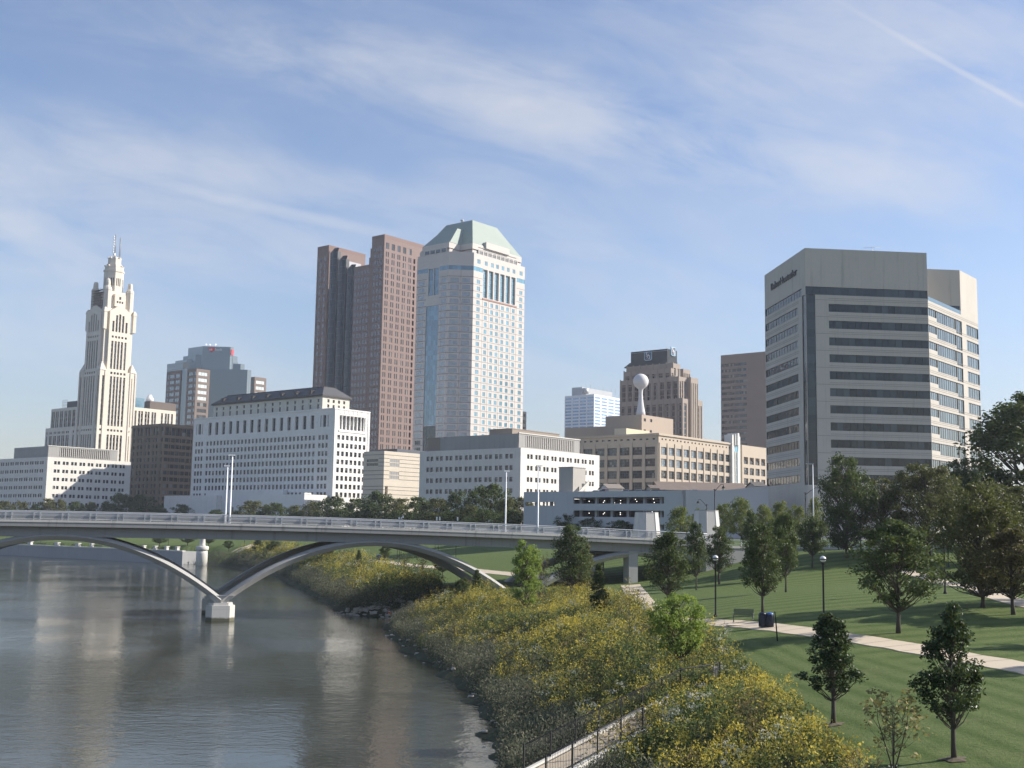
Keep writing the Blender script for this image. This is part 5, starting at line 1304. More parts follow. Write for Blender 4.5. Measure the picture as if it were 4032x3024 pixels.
    tier(402, 640, 1350, 1440, 300, base_at(640, 11.0, 300)); tier(250, 480, 1352, 1450, 395, base_at(480, 8.0, 395))
    tier(92, 400, 1500, 1575, 452, base_at(400, 4.0, 452)); tier(360, 478, 1632, 1705, 566, base_at(478, .8, 566))
    # sign: white letters, the first two on a red shield
    red = simple('sign_red', (.55, .03, .045), .5); wht = simple('sign_white', (.85, .85, .85), .5)
    s0 = b.D(*q(r, 888, 180), ang, x=A[0], y=A[1]); s1 = b.D(*q(r, 1003, 140), ang, x=A[0], y=A[1]); zlo = b.D(*q(r, 940, 212), ang, x=A[0], y=A[1])[1]; w = s1[0] - s0[0]
    Pt = lambda u, z, d: (A[0] + math.cos(ang) * u + math.sin(ang) * d, A[1] + math.sin(ang) * u - math.cos(ang) * d, z)
    sg = empty('sign', (0, 0, 0)); sg.parent = b.root
    mb = MB(); prof = [(s0[0], s1[1]), (s0[0], zlo + 1.2), (s0[0] + w * .5, zlo - .8), (s1[0], zlo + 1.2), (s1[0], s1[1])]
    mb.face([Pt(u, z, .5) for u, z in prof]); 
    for i in range(5):
        (u, z), (u2, z2) = prof[i], prof[(i + 1) % 5]; mb.face([Pt(u, z, .5), Pt(u, z, .06), Pt(u2, z2, .06), Pt(u2, z2, .5)])
    mb.build('shield', red, sg)
    hgt = s1[1] - zlo
    lettering(sg, 'us', Pt(s0[0] + w * .08, zlo + hgt * .22, .56), ang, hgt * .95, wht, depth=.05); lettering(sg, 'bank', Pt(s1[0] + w * .06, zlo + hgt * .22, .2), ang, hgt * .95, simple('sign_pale', (.62, .66, .68), .5), depth=.08)
    mb = MB(); mb.box(B_[0] + .8, B_[0] + 3.4, B_[1] - .5, B_[1] - .06, zlo - 2.6, zlo + 2.4); mb.build('shield', red, sg)
    mb = MB(); xa = A[0] + 6; 
    for dx, hh in ((0, 3.2), (4, 3.4), (10, 4.4)): mb = MB(); mb.tube([(xa + dx, A[1] + 4, zT), (xa + dx, A[1] + 4, zT + hh)], .12, 5); mb.box(xa + dx - .7, xa + dx + .7, A[1] + 3.8, A[1] + 4.2, zT + hh - .9, zT + hh); b.part(mb, 'roof_aerial', M['white_metal'])
    b.finish()
glass_steps()

# ---- small white and blue office far behind
def white_blue():
    b = Bld('white_blue_office', 'white office block with blue window bands, left of the brown stepped tower', 'office building', *q('C', 330, 478), 1100)
    r = 'C'; We = b.S(*q(r, 640, 530))[0]; Wn = b.W(*q(r, 57, 498))[0]; zt = b.ztop; z1 = b.S(*q(r, 340, 503))[1]; dz = (z1 - b.S(*q(r, 340, 716))[1]) / 7; h = dz * .5
    blue = glass('sky_blue_glass', (.14, .30, .50), var=.15, spec=1.0); mb = MB(); ho = []
    for k in range(14):
        for f in range(5): ho.append((We * (f + .1) / 5, We * (f + .9) / 5, z1 - k * dz - h, z1 - k * dz, dict(nx=3, nz=1, gm=blue, fm=FR_WHITE)))
    ho = [t for t in ho if t[2] > 1]; b.facade(mb, 'S', 0, 0, We, 0, zt, ho, .2); ho = []
    for k in range(14):
        for f in range(4): ho.append((Wn * (f + .08) / 4, Wn * (f + .92) / 4, z1 - k * dz - h, z1 - k * dz, dict(nx=3, nz=1, gm=blue, fm=FR_WHITE)))
    ho = [t for t in ho if t[2] > 1]; b.facade(mb, 'W', 0, 0, Wn, 0, zt, ho, .2); backs(mb, 0, We, 0, Wn, 0, zt); b.part(mb, 'wall', stone('white_panels', (.72, .74, .76), (4, 4), .95)); parapet(b, 0, We, 0, Wn, zt, ROOF)
    x0 = b.S(*q(r, 172, 450), n=Wn * .45)[0]; x1 = b.S(*q(r, 500, 465), n=Wn * .45)[0]; zp = b.S(*q(r, 330, 432), n=Wn * .45)[1]
    mb = MB(); mb.box(x0 if x0 > 0 else 2, x1, Wn * .45, Wn * .8, zt - 1, zp); b.part(mb, 'plant_room', stone('plant_grey', (.45, .46, .47), (3, 4), .9)); mb = MB()
    for k in range(9): x = 4 + k * 7; mb = MB(); mb.tube([(x, Wn * .5, zp - .1), (x, Wn * .5, zp + 3 + (k % 3) * 2)], .15, 5); b.part(mb, 'roof_aerial', M['steel'])
    mb = MB(); mb.lathe([(3.2, zp - 6), (3.2, zp - 1)], c=(6, Wn * .42, 0), n=12); b.part(mb, 'roof_tank', M['steel']); b.finish()
white_blue()

# ---- brown stepped office tower with the dark sign box
def stepped_brown():
    r = 'T'; b = Bld('brown_stepped_tower', 'brown stepped office tower with a dark sign box on top, behind the white ball', 'office tower', *q(r, 1165, 950), 830)
    tan = stone('brown_precast', (0.33, 0.275, 0.225), (3, 4), .92, var=.07); st = dict(nx=1, nz=1, fr=.1, spandrel=.9, fh=4.2, fm=stone('spandrel_brown', (.20, .155, .12)), depth=.5)
    def blk(xl, xc, xr, top, e, n, name='tier', bay=5.2):
        """block whose near corner stands at local (e, n) -> west extent by column xl, south extent by column xr"""
        zt = b.S(*q(r, xc, top), n=n)[1]; wn = b.W(*q(r, xl, top), e=e)[0]; we = b.S(*q(r, xr, top), n=n)[0]
        mb = MB(); nb = max(1, int((wn - n) / bay)); ho = [(n + (wn - n) * (k + .2) / nb, n + (wn - n) * (k + .8) / nb, 8, zt - 3.4, dict(st, nx=2)) for k in range(nb)]
        b.facade(mb, 'W', e, n, wn, 0, zt, ho, .5); ns = max(1, int((we - e) / 4.2)); ho = [(e + (we - e) * (k + .25) / ns, e + (we - e) * (k + .75) / ns, 8, zt - 3.4, dict(st)) for k in range(ns)]
        b.facade(mb, 'S', n, e, we, 0, zt, ho, .5); backs(mb, e, we, n, wn, 0, zt); 
        for k in range(nb + 1): u = n + (wn - n) * k / nb; mb.box(e - .35, e - .01, u - .45, u + .45, 0, zt + .6)
        b.part(mb, name, tan); return zt, wn, we
    def near(px_, x): return (x, b.W(*q(r, px_, 600), e=x)[0])
    z4, w4, e4 = blk(102, 1165, 1262, 950, 0, 0)
    p3 = near(1100, .8); z3, w3, e3 = blk(104, 1100, 1156, 575, *p3)
    # recess and eastern blocks
    zq = b.S(*q(r, 1312, 590), n=6)[1]; x0, x1 = b.S(*q(r, 1312, 700), n=6)[0], b.S(*q(r, 1437, 700), n=6)[0]
    mb = MB(); ho = [(x0 + (x1 - x0) * (k + .3) / 4, x0 + (x1 - x0) * (k + .7) / 4, 6, zq - 4, dict(st, spandrel=.4)) for k in range(4)]
    b.facade(mb, 'S', 6, x0, x1, 0, zq, ho, .5); mb.face([(x0, 6, 0), (x0, 30, 0), (x0, 30, zq), (x0, 6, zq)]); backs(mb, x0, x1, 6, 30, 0, zq); b.part(mb, 'tier', tan)
    x2 = b.S(*q(r, 1512, 1000), n=7)[0]; zl = b.S(*q(r, 1445, 988), n=7)[1]; mb = MB()
    b.facade(mb, 'S', 7, x1 + .02, x2, 0, zl, [(x1 + (x2 - x1) * f, x1 + (x2 - x1) * (f + .25), 6, zl - 4, dict(st)) for f in (.15, .6)], .5); backs(mb, x1 + .02, x2, 7, 30, 0, zl); b.part(mb, 'tier', tan)
    zr_ = b.S(*q(r, 1230, 600), n=9)[1]; xa = b.S(*q(r, 1100, 600), n=9)[0]; mb = MB(); b.facade(mb, 'S', 9, e3 + .1, x0, 0, zr_, [(e3 + (x0 - e3) * f, e3 + (x0 - e3) * (f + .24), 6, zr_ - 3, dict(st, gm=G_DARK)) for f in (.08, .4, .7)], .5); backs(mb, e3 + .1, x0, 9, 32, 0, zr_); b.part(mb, 'tier', tan)
    p2 = near(965, 3.0); z2, w2, e2 = blk(166, 965, 1025, 432, *p2)
    x3, x4 = b.S(*q(r, 1180, 450), n=14)[0], b.S(*q(r, 1303, 470), n=14)[0]; zz = b.S(*q(r, 1180, 445), n=14)[1]
    mb = MB(); b.facade(mb, 'S', 14, x3, x4, 0, zz, [(x3 + (x4 - x3) * (k + .25) / 4, x3 + (x4 - x3) * (k + .75) / 4, zz - 14, zz - 3, dict(st)) for k in range(4)], .5); mb.face([(x3, 14, 0), (x3, 34, 0), (x3, 34, zz), (x3, 14, zz)]); backs(mb, x3, x4, 14, 34, 0, zz); b.part(mb, 'tier', tan)
    zc = b.S(*q(r, 1090, 480), n=18)[1]; mb = MB(); b.facade(mb, 'S', 18, e2 + .1, x3 - .02, 0, zc, [(e2 + (x3 - e2) * (k + .2) / 3, e2 + (x3 - e2) * (k + .8) / 3, zc - 22, zc - 3, dict(st, gm=G_DARK)) for k in range(3)], .5); backs(mb, e2 + .1, x3 - .02, 18, 34, 0, zc); b.part(mb, 'tier', tan)
    p1 = near(1003, 7.0); z1, w1, e1 = blk(215, 1003, 1128, 345, *p1)
    # sign box
    p0 = near(905, 9.0); zs = b.W(*q(r, 905, 100), e=9)[1]; wn = b.W(*q(r, 280, 160), e=9)[0]; we = b.S(*q(r, 1072, 140), n=p0[1])[0]
    dk = stone('dark_sign_panel', (.030, .036, .042), (4, 4), .8); mb = MB(); mb.box(9, we, p0[1], wn, z1 - .4, zs); sb = b.part(mb, 'sign_box', dk)
    mb = MB(); mb.prism([(8.4, p0[1] - .4), (we + .3, p0[1] - .4), (we + .3, wn + 6), (8.4, wn + 6)], z1 - .3, z1 + 3.0, top=[(8.8, p0[1] - .2), (we, p0[1] - .2), (we, wn + 1), (8.8, wn + 1)]); b.part(mb, 'sign_base', dk)
    mb = MB()
    for k in range(6): y = p0[1] + (wn - p0[1]) * (k + .1) / 6; mb.tube([(9.5, y, zs - .1), (9.5, y, zs + 1.8)], .14, 5)
    mb.tube([(8.9, p0[1], zs - 1.2), (8.9, wn, zs - 1.2)], .12, 5); b.part(mb, 'roof_aerials', M['steel'])
    # square badges reading 5/3
    navy = simple('badge_navy', (.012, .02, .06), .5); rim = simple('badge_rim', (.30, .50, .62), .5); wht = simple('badge_white', (.85, .85, .85), .5)
    def badge(org, rz, s):
        g = empty('sign', org, rz); g.parent = b.root
        mb = MB(); a = s / 2; P = [(-a, a), (-a, -a * .72), (-a * .72, -a), (a * .72, -a), (a, -a * .72), (a, a)]
        mb.face([(x, -.6, z) for x, z in P], 0)
        for i in range(6): (x, z), (x2_, z2_) = P[i], P[(i + 1) % 6]; mb.face([(x, -.6, z), (x, 0, z), (x2_, 0, z2_), (x2_, -.6, z2_)], 0)
        mb.build('rim', rim, g); mb = MB(); k = .84; mb.face([(x * k, -.64, z * k) for x, z in P]); mb.build('badge', navy, g)
        lettering(g, '5', (-a * .62, -.68, -a * .02), 0, s * .62, wht, depth=.03); lettering(g, '3', (a * .06, -.68, -a * .66), 0, s * .62, wht, depth=.03)
        mb = MB(); mb.face([(-a * .34, -.66, -a * .55), (-a * .22, -.66, -a * .55), (a * .34, -.66, a * .55), (a * .22, -.66, a * .55)]); mb.build('slash', wht, g)
    n_, z_ = b.W(*q(r, 580, 230), e=9); badge((8.99, n_, z_), -math.pi / 2, 6.4)
    e_, z_ = b.S(*q(r, 1000, 150), n=p0[1]); badge((e_, p0[1] - .01, z_), 0, 6.4)
    b.finish()
stepped_brown()

# ---- brown banded slab behind the big office
def banded_slab():
    r = 'C'; b = Bld('brown_banded_office', 'plain brown office slab with dark horizontal window bands beside the big pale office', 'office building', *q(r, 1990, 74), 720)
    nB, nA = b.W(*q(r, 1512, 113))[0], b.W(*q(r, 1755, 95))[0]; zt = b.ztop; z1 = b.W(*q(r, 1650, 188))[1]; dz = (z1 - b.W(*q(r, 1650, 778))[1]) / 11; mb = MB()
    ho = [(nA + .3, nB - .3, z1 - k * dz - dz * .5, z1 - k * dz, dict(nx=14, nz=1, fr=.08)) for k in range(20) if z1 - k * dz - dz > 2]
    b.facade(mb, 'W', 0, 0, nB, 0, zt, ho, .5); mb.face([(0, 0, 0), (40, 0, 0), (40, 0, zt), (0, 0, zt)]); backs(mb, 0, 40, 0, nB, 0, zt); b.part(mb, 'wall', stone('dull_brown_concrete', (.25, .20, .17), (6, 4), .93, var=.05, stain=.08)); parapet(b, 0, 40, 0, nB, zt, ROOF); b.finish()
banded_slab()

# ---- long tan department store building
def store():
    r = 'L'; b = Bld('tan_store_building', 'long tan brick building with rows of large gridded windows and a white stepped pylon', 'building', *q(r, 668, 15), 500)
    tan = stone('tan_brick', (0.47, 0.395, 0.305), (1.2, .4), .95, var=.07, stain=.12, blk=.05)
    Wn = b.W(*q('C', 60, 870))[0]; We = b.S(*q(r, 1650, 155))[0]; zt = b.ztop
    rows = [(b.S(*q(r, 700, 310))[1], b.S(*q(r, 700, 203))[1])]; dz = (b.S(*q(r, 700, 203))[1] - b.S(*q(r, 700, 525))[1]) / 2
    za, zb = rows[0]; g = dict(nx=3, nz=3, fr=.16, gm=G_GREY, fm=FR_BRONZE, depth=.5); blue = dict(g, gm=glass('pale_blue_glass', (.16, .22, .27), var=.2, spec=1.0))
    mb = MB(); ho = []
    for k in range(10):
        x = 733 + (1595 - 733) * k / 9; u = We * (k + .66) / 10.15
        for j in range(5): ho.append((u - We * .035, u + We * .035, za - j * dz, zb - j * dz, blue if k < 6 and j < 2 else g))
        for d in (-.018, .027): ho.append((u + We * d - .55, u + We * d + .55, b.S(*q(r, 710, 110))[1], b.S(*q(r, 710, 88))[1], dict(nx=1, nz=1, fr=.06)))
    ho = [t for t in ho if t[2] > 1]; b.facade(mb, 'S', 0, 0, We, 0, zt, ho, .5)
    u0 = b.W(*q(r, 555, 260))[0]; u1 = b.W(*q(r, 380, 260))[0]; bay = u1 - u0; nb = int((Wn - u0) / bay) + 1; ho = []
    for k in range(nb):
        u = u0 + bay * k
        for j in range(5): ho.append((u - bay * .40, u + bay * .40, za - j * dz, zb - j * dz, dict(g, nx=5)))
        for d in (-.26, .26): ho.append((u + bay * d - .7, u + bay * d + .7, b.S(*q(r, 710, 110))[1], b.S(*q(r, 710, 88))[1], dict(nx=1, nz=1, fr=.06)))
    ho = [t for t in ho if t[2] > 1 and t[1] < Wn]; b.facade(mb, 'W', 0, 0, Wn, 0, zt, ho, .5); backs(mb, 0, We, 0, Wn, 0, zt); b.part(mb, 'wall', tan); parapet(b, 0, We, 0, Wn, zt, ROOF)
    mb = MB()
    for k in range(11): u = We * (k + .16) / 10.15; mb.box(u - .55, u + .55, -.3, -.002, 0, za + dz * 1.02)
    for k in range(nb + 1): u = u0 + bay * (k - .5); mb.box(-.3, -.002, u - .7, u + .7, 0, za + dz * 1.02)
    b.part(mb, 'pilaster', tan); mb = MB(); mb.box(-.6, We, -.6, -.002, zt - 1.0, zt - .25); mb.box(-.6, -.002, 0, Wn, zt - 1.0, zt - .25); b.part(mb, 'cornice', tan)
    x0, x1 = b.S(*q(r, 1640, 300))[0], b.S(*q(r, 1748, 300))[0]; w = x1 - x0; zp = b.S(*q(r, 1690, 22))[1]; wh = stone('pylon_stone', (.66, .64, .58), None, stain=.1)
    mb = MB()
    for f0, f1, t, d in ((0, .25, 48, -1.2), (.252, .40, 38, -1.8), (.402, .60, 22, -2.4), (.602, .75, 42, -1.8), (.752, 1, 60, -1.2)):
        z = b.S(*q(r, 1690, t))[1]; zc = b.S(*q(r, 1690, 185))[1]; mb.box(x0 + w * f0, x0 + w * f1, d, 3, zc if .2 < f0 < .7 else 0, z)
    pyl = b.part(mb, 'pylon', wh); mb = MB(); zc = b.S(*q(r, 1690, 185))[1]; mb.box(x0 + w * .252, x0 + w * .748, -1.0, 2, 0, zc - .02)
    b.part(mb, 'pylon_glass', G_TEAL); mb = MB()
    for k in range(9): z = zc - k * 3.4; mb.box(x0 + w * .26, x0 + w * .74, -1.06, -1.002, z - .25, z)
    for f in (.36, .64): mb.box(x0 + w * f - .3, x0 + w * f + .3, -1.5, -1.06, 0, zc - 3)
    b.part(mb, 'pylon_bars', wh)
    xb, xc = b.S(*q(r, 1803, 180), n=0)[0], b.S(*q(r, 2145, 225), n=0)[0]; z2 = b.S(*q(r, 1803, 178))[1]; ho = []
    za2, zb2 = b.S(*q(r, 1860, 440))[1], b.S(*q(r, 1860, 345))[1]
    for k in range(4):
        u = xb + (xc - xb) * (k + .65) / 4.4
        for j in range(5): ho.append((u - 2.1, u + 2.1, za2 - j * dz, zb2 - j * dz, g))
        for d in (-.9, .9): ho.append((u + d * 1.3 - .4, u + d * 1.3 + .4, z2 - 7, z2 - 5.6, dict(nx=1, nz=1, fr=.06)))
    ho = [t for t in ho if t[2] > 1]; mb = MB(); b.facade(mb, 'S', 0, xb, xc, 0, z2, ho, .5); mb.face([(xb, 0, 0), (xb, 20, 0), (xb, 20, z2), (xb, 0, z2)]); backs(mb, xb, xc, 0, 30, 0, z2); b.part(mb, 'wing', tan)
    mb = MB(); mb.box(x1 + .1, xb - .1, 8, 9, 0, z2 - 1); b.part(mb, 'recess', FR_DARK)
    b.finish(); return b
ST = store()
def roofs_behind():
    r = 'C'; b = Bld('brown_brick_block', 'plain brown brick block under the white ball on the tan building roof', 'building', *q(r, 775, 668), 548)
    Wn = b.W(*q(r, 437, 685))[0]; We = b.S(*q(r, 1068, 712))[0]; zt = b.ztop; br = stone('brown_brick_wall', (.42, .335, .26), (1, .35), .95, var=.07, stain=.08)
    mb = MB(); ho = []
    for x, y0, y1, w in ((803, 705, 733, 1.9), (862, 712, 740, 1.9), (803, 808, 824, 1.9), (860, 815, 838, 1.8)):
        u, z = b.S(*q(r, x, y0)); ho.append((u - w / 2, u + w / 2, b.S(*q(r, x, y1))[1], z, dict(nx=1, nz=2)))
    b.facade(mb, 'S', 0, 0, We, 0, zt, ho, .4); mb.face([(0, 0, 0), (0, Wn, 0), (0, Wn, zt), (0, 0, zt)]); backs(mb, 0, We, 0, Wn, 0, zt); b.part(mb, 'wall', br); parapet(b, 0, We, 0, Wn, zt, ROOF)
    n2 = b.W(*q(r, 60, 795), e=4)[0]; z2 = b.W(*q(r, 300, 785), e=4)[1]; mb = MB(); mb.box(4, 24, Wn + .02, n2, 0, z2); b.part(mb, 'wing', br)
    mb = MB(); k = -14; n0, n1 = b.W(*q(r, 630, 800), e=k)[0], b.W(*q(r, 520, 808), e=k)[0]; x1 = b.S(*q(r, 845, 830), n=n0)[0]; zz = b.W(*q(r, 630, 796), e=k)[1]; mb.box(k, x1, n0, n1, 0, zz)
    b.part(mb, 'stair_head', stone('cream_render', (.62, .53, .37), None)); b.finish()
    # water tower: a white ball on a tee
    c = b.c + b.E * 2.5 + b.Nn * 7.0; px_, py_ = q(r, 766, 360); Y = c.y; p = at(px_, py_, Y); z0 = b.g + zt - .6
    R_ = 72.5 / 2.37 / F * Y; root = empty('ball_water_tower', (p.x, Y, z0), 0, 'white ball on a flared stem standing on a flat brown roof', 'water tower')
    zz = lambda y: EYE + ray(*q(r, 766, y)).z * Y - z0; s = R_ / 72.5
    wm = stone('ball_white', (.62, .60, .585), None, var=.06, stain=.08)
    mb = MB(); zc = zz(360); prof = [(R_ * math.sin(t), zc - R_ * math.cos(t)) for t in np.linspace(.35, math.pi - .01, 26)]; mb.lathe(prof, n=36); mb.build('ball', wm, root)
    mb = MB(); mb.lathe([(47 * s, 0), (40 * s, zz(640)), (30 * s, zz(590)), (22 * s, zz(530)), (18.5 * s, zz(470)), (20 * s, zz(445)), (28 * s, zz(428)), (40 * s, zz(420)), (44 * s, zz(415))], n=28); mb.build('stem', wm, root)
roofs_behind()

# ---- big pale office on the right
def big_office():
    r = 6; yaw = YAW - math.pi / 4; b = Bld('pale_office_tower', 'big pale concrete office tower with long dark window bands and a blank top with lettering', 'office tower', *q(r, 415, 40), 281, yaw=yaw)
    conc = stone('pale_precast', (0.51, 0.47, 0.41), (4.7, 60), .88, var=.08, stain=.30, jw=.04, blk=.05); gl = glass('office_band_glass', (0.030, 0.038, 0.040), var=.65, spec=.42, wav=.05); fm = simple('band_mullion', (.012, .014, .015), .5)
    dark = glass('office_corner_glass', (0.034, 0.047, 0.052), var=.3, spec=.45, wav=.03)
    We = b.S(*q(r, 1593, 85))[0]; Wn = b.W(*q(r, 25, 300))[0]; zt = b.ztop
    zb1, zb0 = b.S(*q(r, 425, 410))[1], b.S(*q(r, 425, 487))[1]
    xa = b.S(*q(r, 646, 600))[0]; xg = b.S(*q(r, 516, 600))[0]
    tops = []
    z1 = b.S(*q(r, 648, 580))[1]; dz = (z1 - b.S(*q(7, 675, 832))[1]) / 9.0; h = z1 - b.S(*q(r, 648, 657))[1]
    band = lambda n: dict(nx=n, nz=1, fr=.07, gm=gl, fm=fm, depth=.22)
    mb = MB(); ho = [(xa, We - .02, z1 - k * dz - h, z1 - k * dz, band(15)) for k in range(11)]
    zg0 = b.S(*q(7, 500, 1105))[1]
    ho.append((.02, We - .02, zb0, zb1, dict(band(17), gm=dark))); ho.append((.02, xg, zg0, zb0 - .02, dict(nx=1, nz=22, fr=.06, gm=dark, fm=fm, depth=.2)))
    b.facade(mb, 'S', 0, 0, We, 0, zt, ho, .22)
    na = b.W(*q(r, 388, 600))[0]; nb = b.W(*q(r, 345, 640))[0]
    ho = [(nb, Wn - .3, z1 - k * dz - h, z1 - k * dz, dict(band(12))) for k in range(11)] + [(na, Wn - .3, zb0, zb1, dict(band(14), gm=dark)), (.02, na, zg0, zb0 - .02, dict(nx=1, nz=22, fr=.06, gm=dark, fm=fm, depth=.2))]
    b.facade(mb, 'W', 0, 0, Wn, 0, zt, ho, .22)
    # sunlit splayed side, first part with a lower top
    ang = math.pi / 4
    D = lambda x, y, rr=r: b.D(*q(rr, x, y), ang, x=We)
    k1 = D(1926, 690)[0]; k2 = D(2078, 340)[0]; zter = D(1612, 545)[1]; zter = (zter + D(1926, 690)[1]) / 2; zt2 = D(1918, 258)[1]
    g0, g1 = D(1935, 800)[0], D(1980, 700)[0]; g1 = D(1975, 680)[0]
    lit = dict(fr=.09, gm=glass('painted_lit_band_glass', (0.075, 0.11, 0.125), var=.25, spec=1.0, wav=.03), fm=fm, depth=.22, nz=1); mb2 = MB(); ho = []  # paler copy of the band glass, sunlight put into its colour
    for k in range(11):
        z = z1 - k * dz
        a, c = D(1690, 700)[0], D(1880, 820)[0]
        lowr = D(1612, 725)[1]; st1 = 1.0
        ho += [(.03, a, z - h - .0, z, dict(lit, nx=4)), (a, c, z - h - .85, z, dict(lit, nx=9)), (c, g0, z - h - 1.7, z, dict(lit, nx=3)), (g1, k2 - .1, z - h - 1.0, z - .2, dict(lit, nx=5))]
    b.facade(mb2, 'D', 0, 0, k2, 0, zter, [t for t in ho], .22, ang=ang, org=(We, 0)); b.win = [w for w in b.win]
    cs = math.cos(ang)
    P1 = (We + k1 * cs, k1 * cs); P2 = (We + k2 * cs, k2 * cs)
    zlo = b.S(*q(r, 1800, 598), n=P1[1])[1]; xw = We - 0.0
    mb.face([(We - 6, P1[1], zter - 2), (P1[0], P1[1], zter - 2), (P1[0], P1[1], zt2), (We - 6, P1[1], zt2)])
    mb.face([(*P1, zter), (*P2, zter), (*P2, zt2), (*P1, zt2)])
    mb.face([(P2[0], P2[1], 0), (P2[0], Wn, 0), (P2[0], Wn, zt2), (P2[0], P2[1], zt2)]); mb.face([(P2[0], Wn, 0), (0, Wn, 0), (0, Wn, zt), (P2[0], Wn, zt2)])
    mb.face([(We, 0, zter), (We, Wn, zter), (We, Wn, zt), (We, 0, zt)]); mb.face([(We - 6, P1[1], zt2), (P1[0], P1[1], zt2), (P2[0], P2[1], zt2), (P2[0], Wn, zt2), (We - 6, Wn, zt2)])
    mb.face([(We, 0, zter - .4), (P1[0], P1[1], zter - .4), (We, P1[1], zter - .4)])
    for z in (0,): pass
    mb.face([(.3, .3, zt - .6), (We - .3, .3, zt - .6), (We - .3, Wn - .3, zt - .6), (.3, Wn - .3, zt - .6)])
    mb.face([(We - .3, .3, zt - .6), (We - .3, Wn - .3, zt - .6), (We - .3, Wn - .3, zt), (We - .3, .3, zt)]); mb.face([(.3, .3, zt - .6), (.3, Wn - .3, zt - .6), (.3, Wn - .3, zt), (.3, .3, zt)]); mb.face([(We, 0, zt), (We - .3, .3, zt), (We - .3, Wn - .3, zt), (We, Wn, zt)]); mb.face([(0, 0, zt), (.3, .3, zt), (.3, Wn - .3, zt), (0, Wn, zt)]); mb.face([(0, 0, zt), (We, 0, zt), (We - .3, .3, zt), (.3, .3, zt)])
    b.part(mb, 'wall', conc); b.part(mb2, 'splayed_wall', conc)
    mb = MB()                                           # thin joints in the spandrels
    for k in range(11):
        for f in (.42, .62):
            z = z1 - k * dz + (dz - h) * f; mb.box(xg + .1 if f < .5 else xa, We, -.02, -.002, z - .04, z + .04); mb.box(-.02, -.002, nb - .8, Wn, z - .04, z + .04)
            u = Vector((cs, cs)); o = Vector((We, 0)); nrm = Vector((cs, -cs)) * .02
            p, s = o + u * .1 + nrm, o + u * k2 + nrm; zz = z - .3
            if zz < zter - .3: mb.face([(p.x, p.y, zz - .05), (s.x, s.y, zz - .05), (s.x, s.y, zz + .05), (p.x, p.y, zz + .05)])
    b.part(mb, 'panel_joints', simple('joint_shadow_gap', (.20, .185, .165), .9))
    mb = MB(); u = Vector((cs, cs)); o = Vector((We, 0)); mb.face([(*(o + u * .2), zter), (*(o + u * (k1 - .2)), zter), (*(o + u * (k1 - .2)), zter + 1.0), (*(o + u * .2), zter + 1.0)]); b.part(mb, 'glass_balustrade', G_BLUE)
    mb = MB(); mb.box(We + 2, P1[0] - .3, P1[1] - .06, P1[1] - .004, zter - .3, zlo); b.part(mb, 'terrace_window', G_DARK)
    e_, z_ = b.S(*q(r, 1070, 60), n=4); mb = MB(); mb.tube([(e_, 4, zt - 1), (e_, 4, zt + 2.0)], .06, 5); mb.tube([(e_ - 2.2, 4, zt + 1.6), (e_ + 2.2, 4, zt + 2.0)], .04, 5)
    for k in range(6): mb.tube([(e_ - 2 + k * .8, 3.4, zt + 1.7 + k * .06), (e_ - 2 + k * .8, 4.6, zt + 1.7 + k * .06)], .025, 4)
    b.part(mb, 'roof_aerial', M['steel'])
    n0, zl0 = b.W(*q(r, 90, 455)); n1, zl1 = b.W(*q(r, 340, 330)); dk = simple('sign_letters', (.055, .055, .058), .5)
    c = b.root; o = lettering(c, 'BakerHostetler', (-.12, n0, zl0), -math.pi / 2, 3.0, dk, depth=.12)
    bpy.context.view_layer.update(); L = o.dimensions.x
    o.scale.x = abs(n0 - n1) / max(L, .1); zt_l = b.W(*q(r, 100, 378))[1]; o.scale.y = (zt_l - zl0) / 2.2
    # base storey
    mb = MB(); mb.box(-.4, We + .2, -.4, -.004, 0, b.S(*q(7, 500, 1108))[1] - 1.2); b.part(mb, 'base_wall', conc); b.finish(cap=100); return b
BO = big_office()

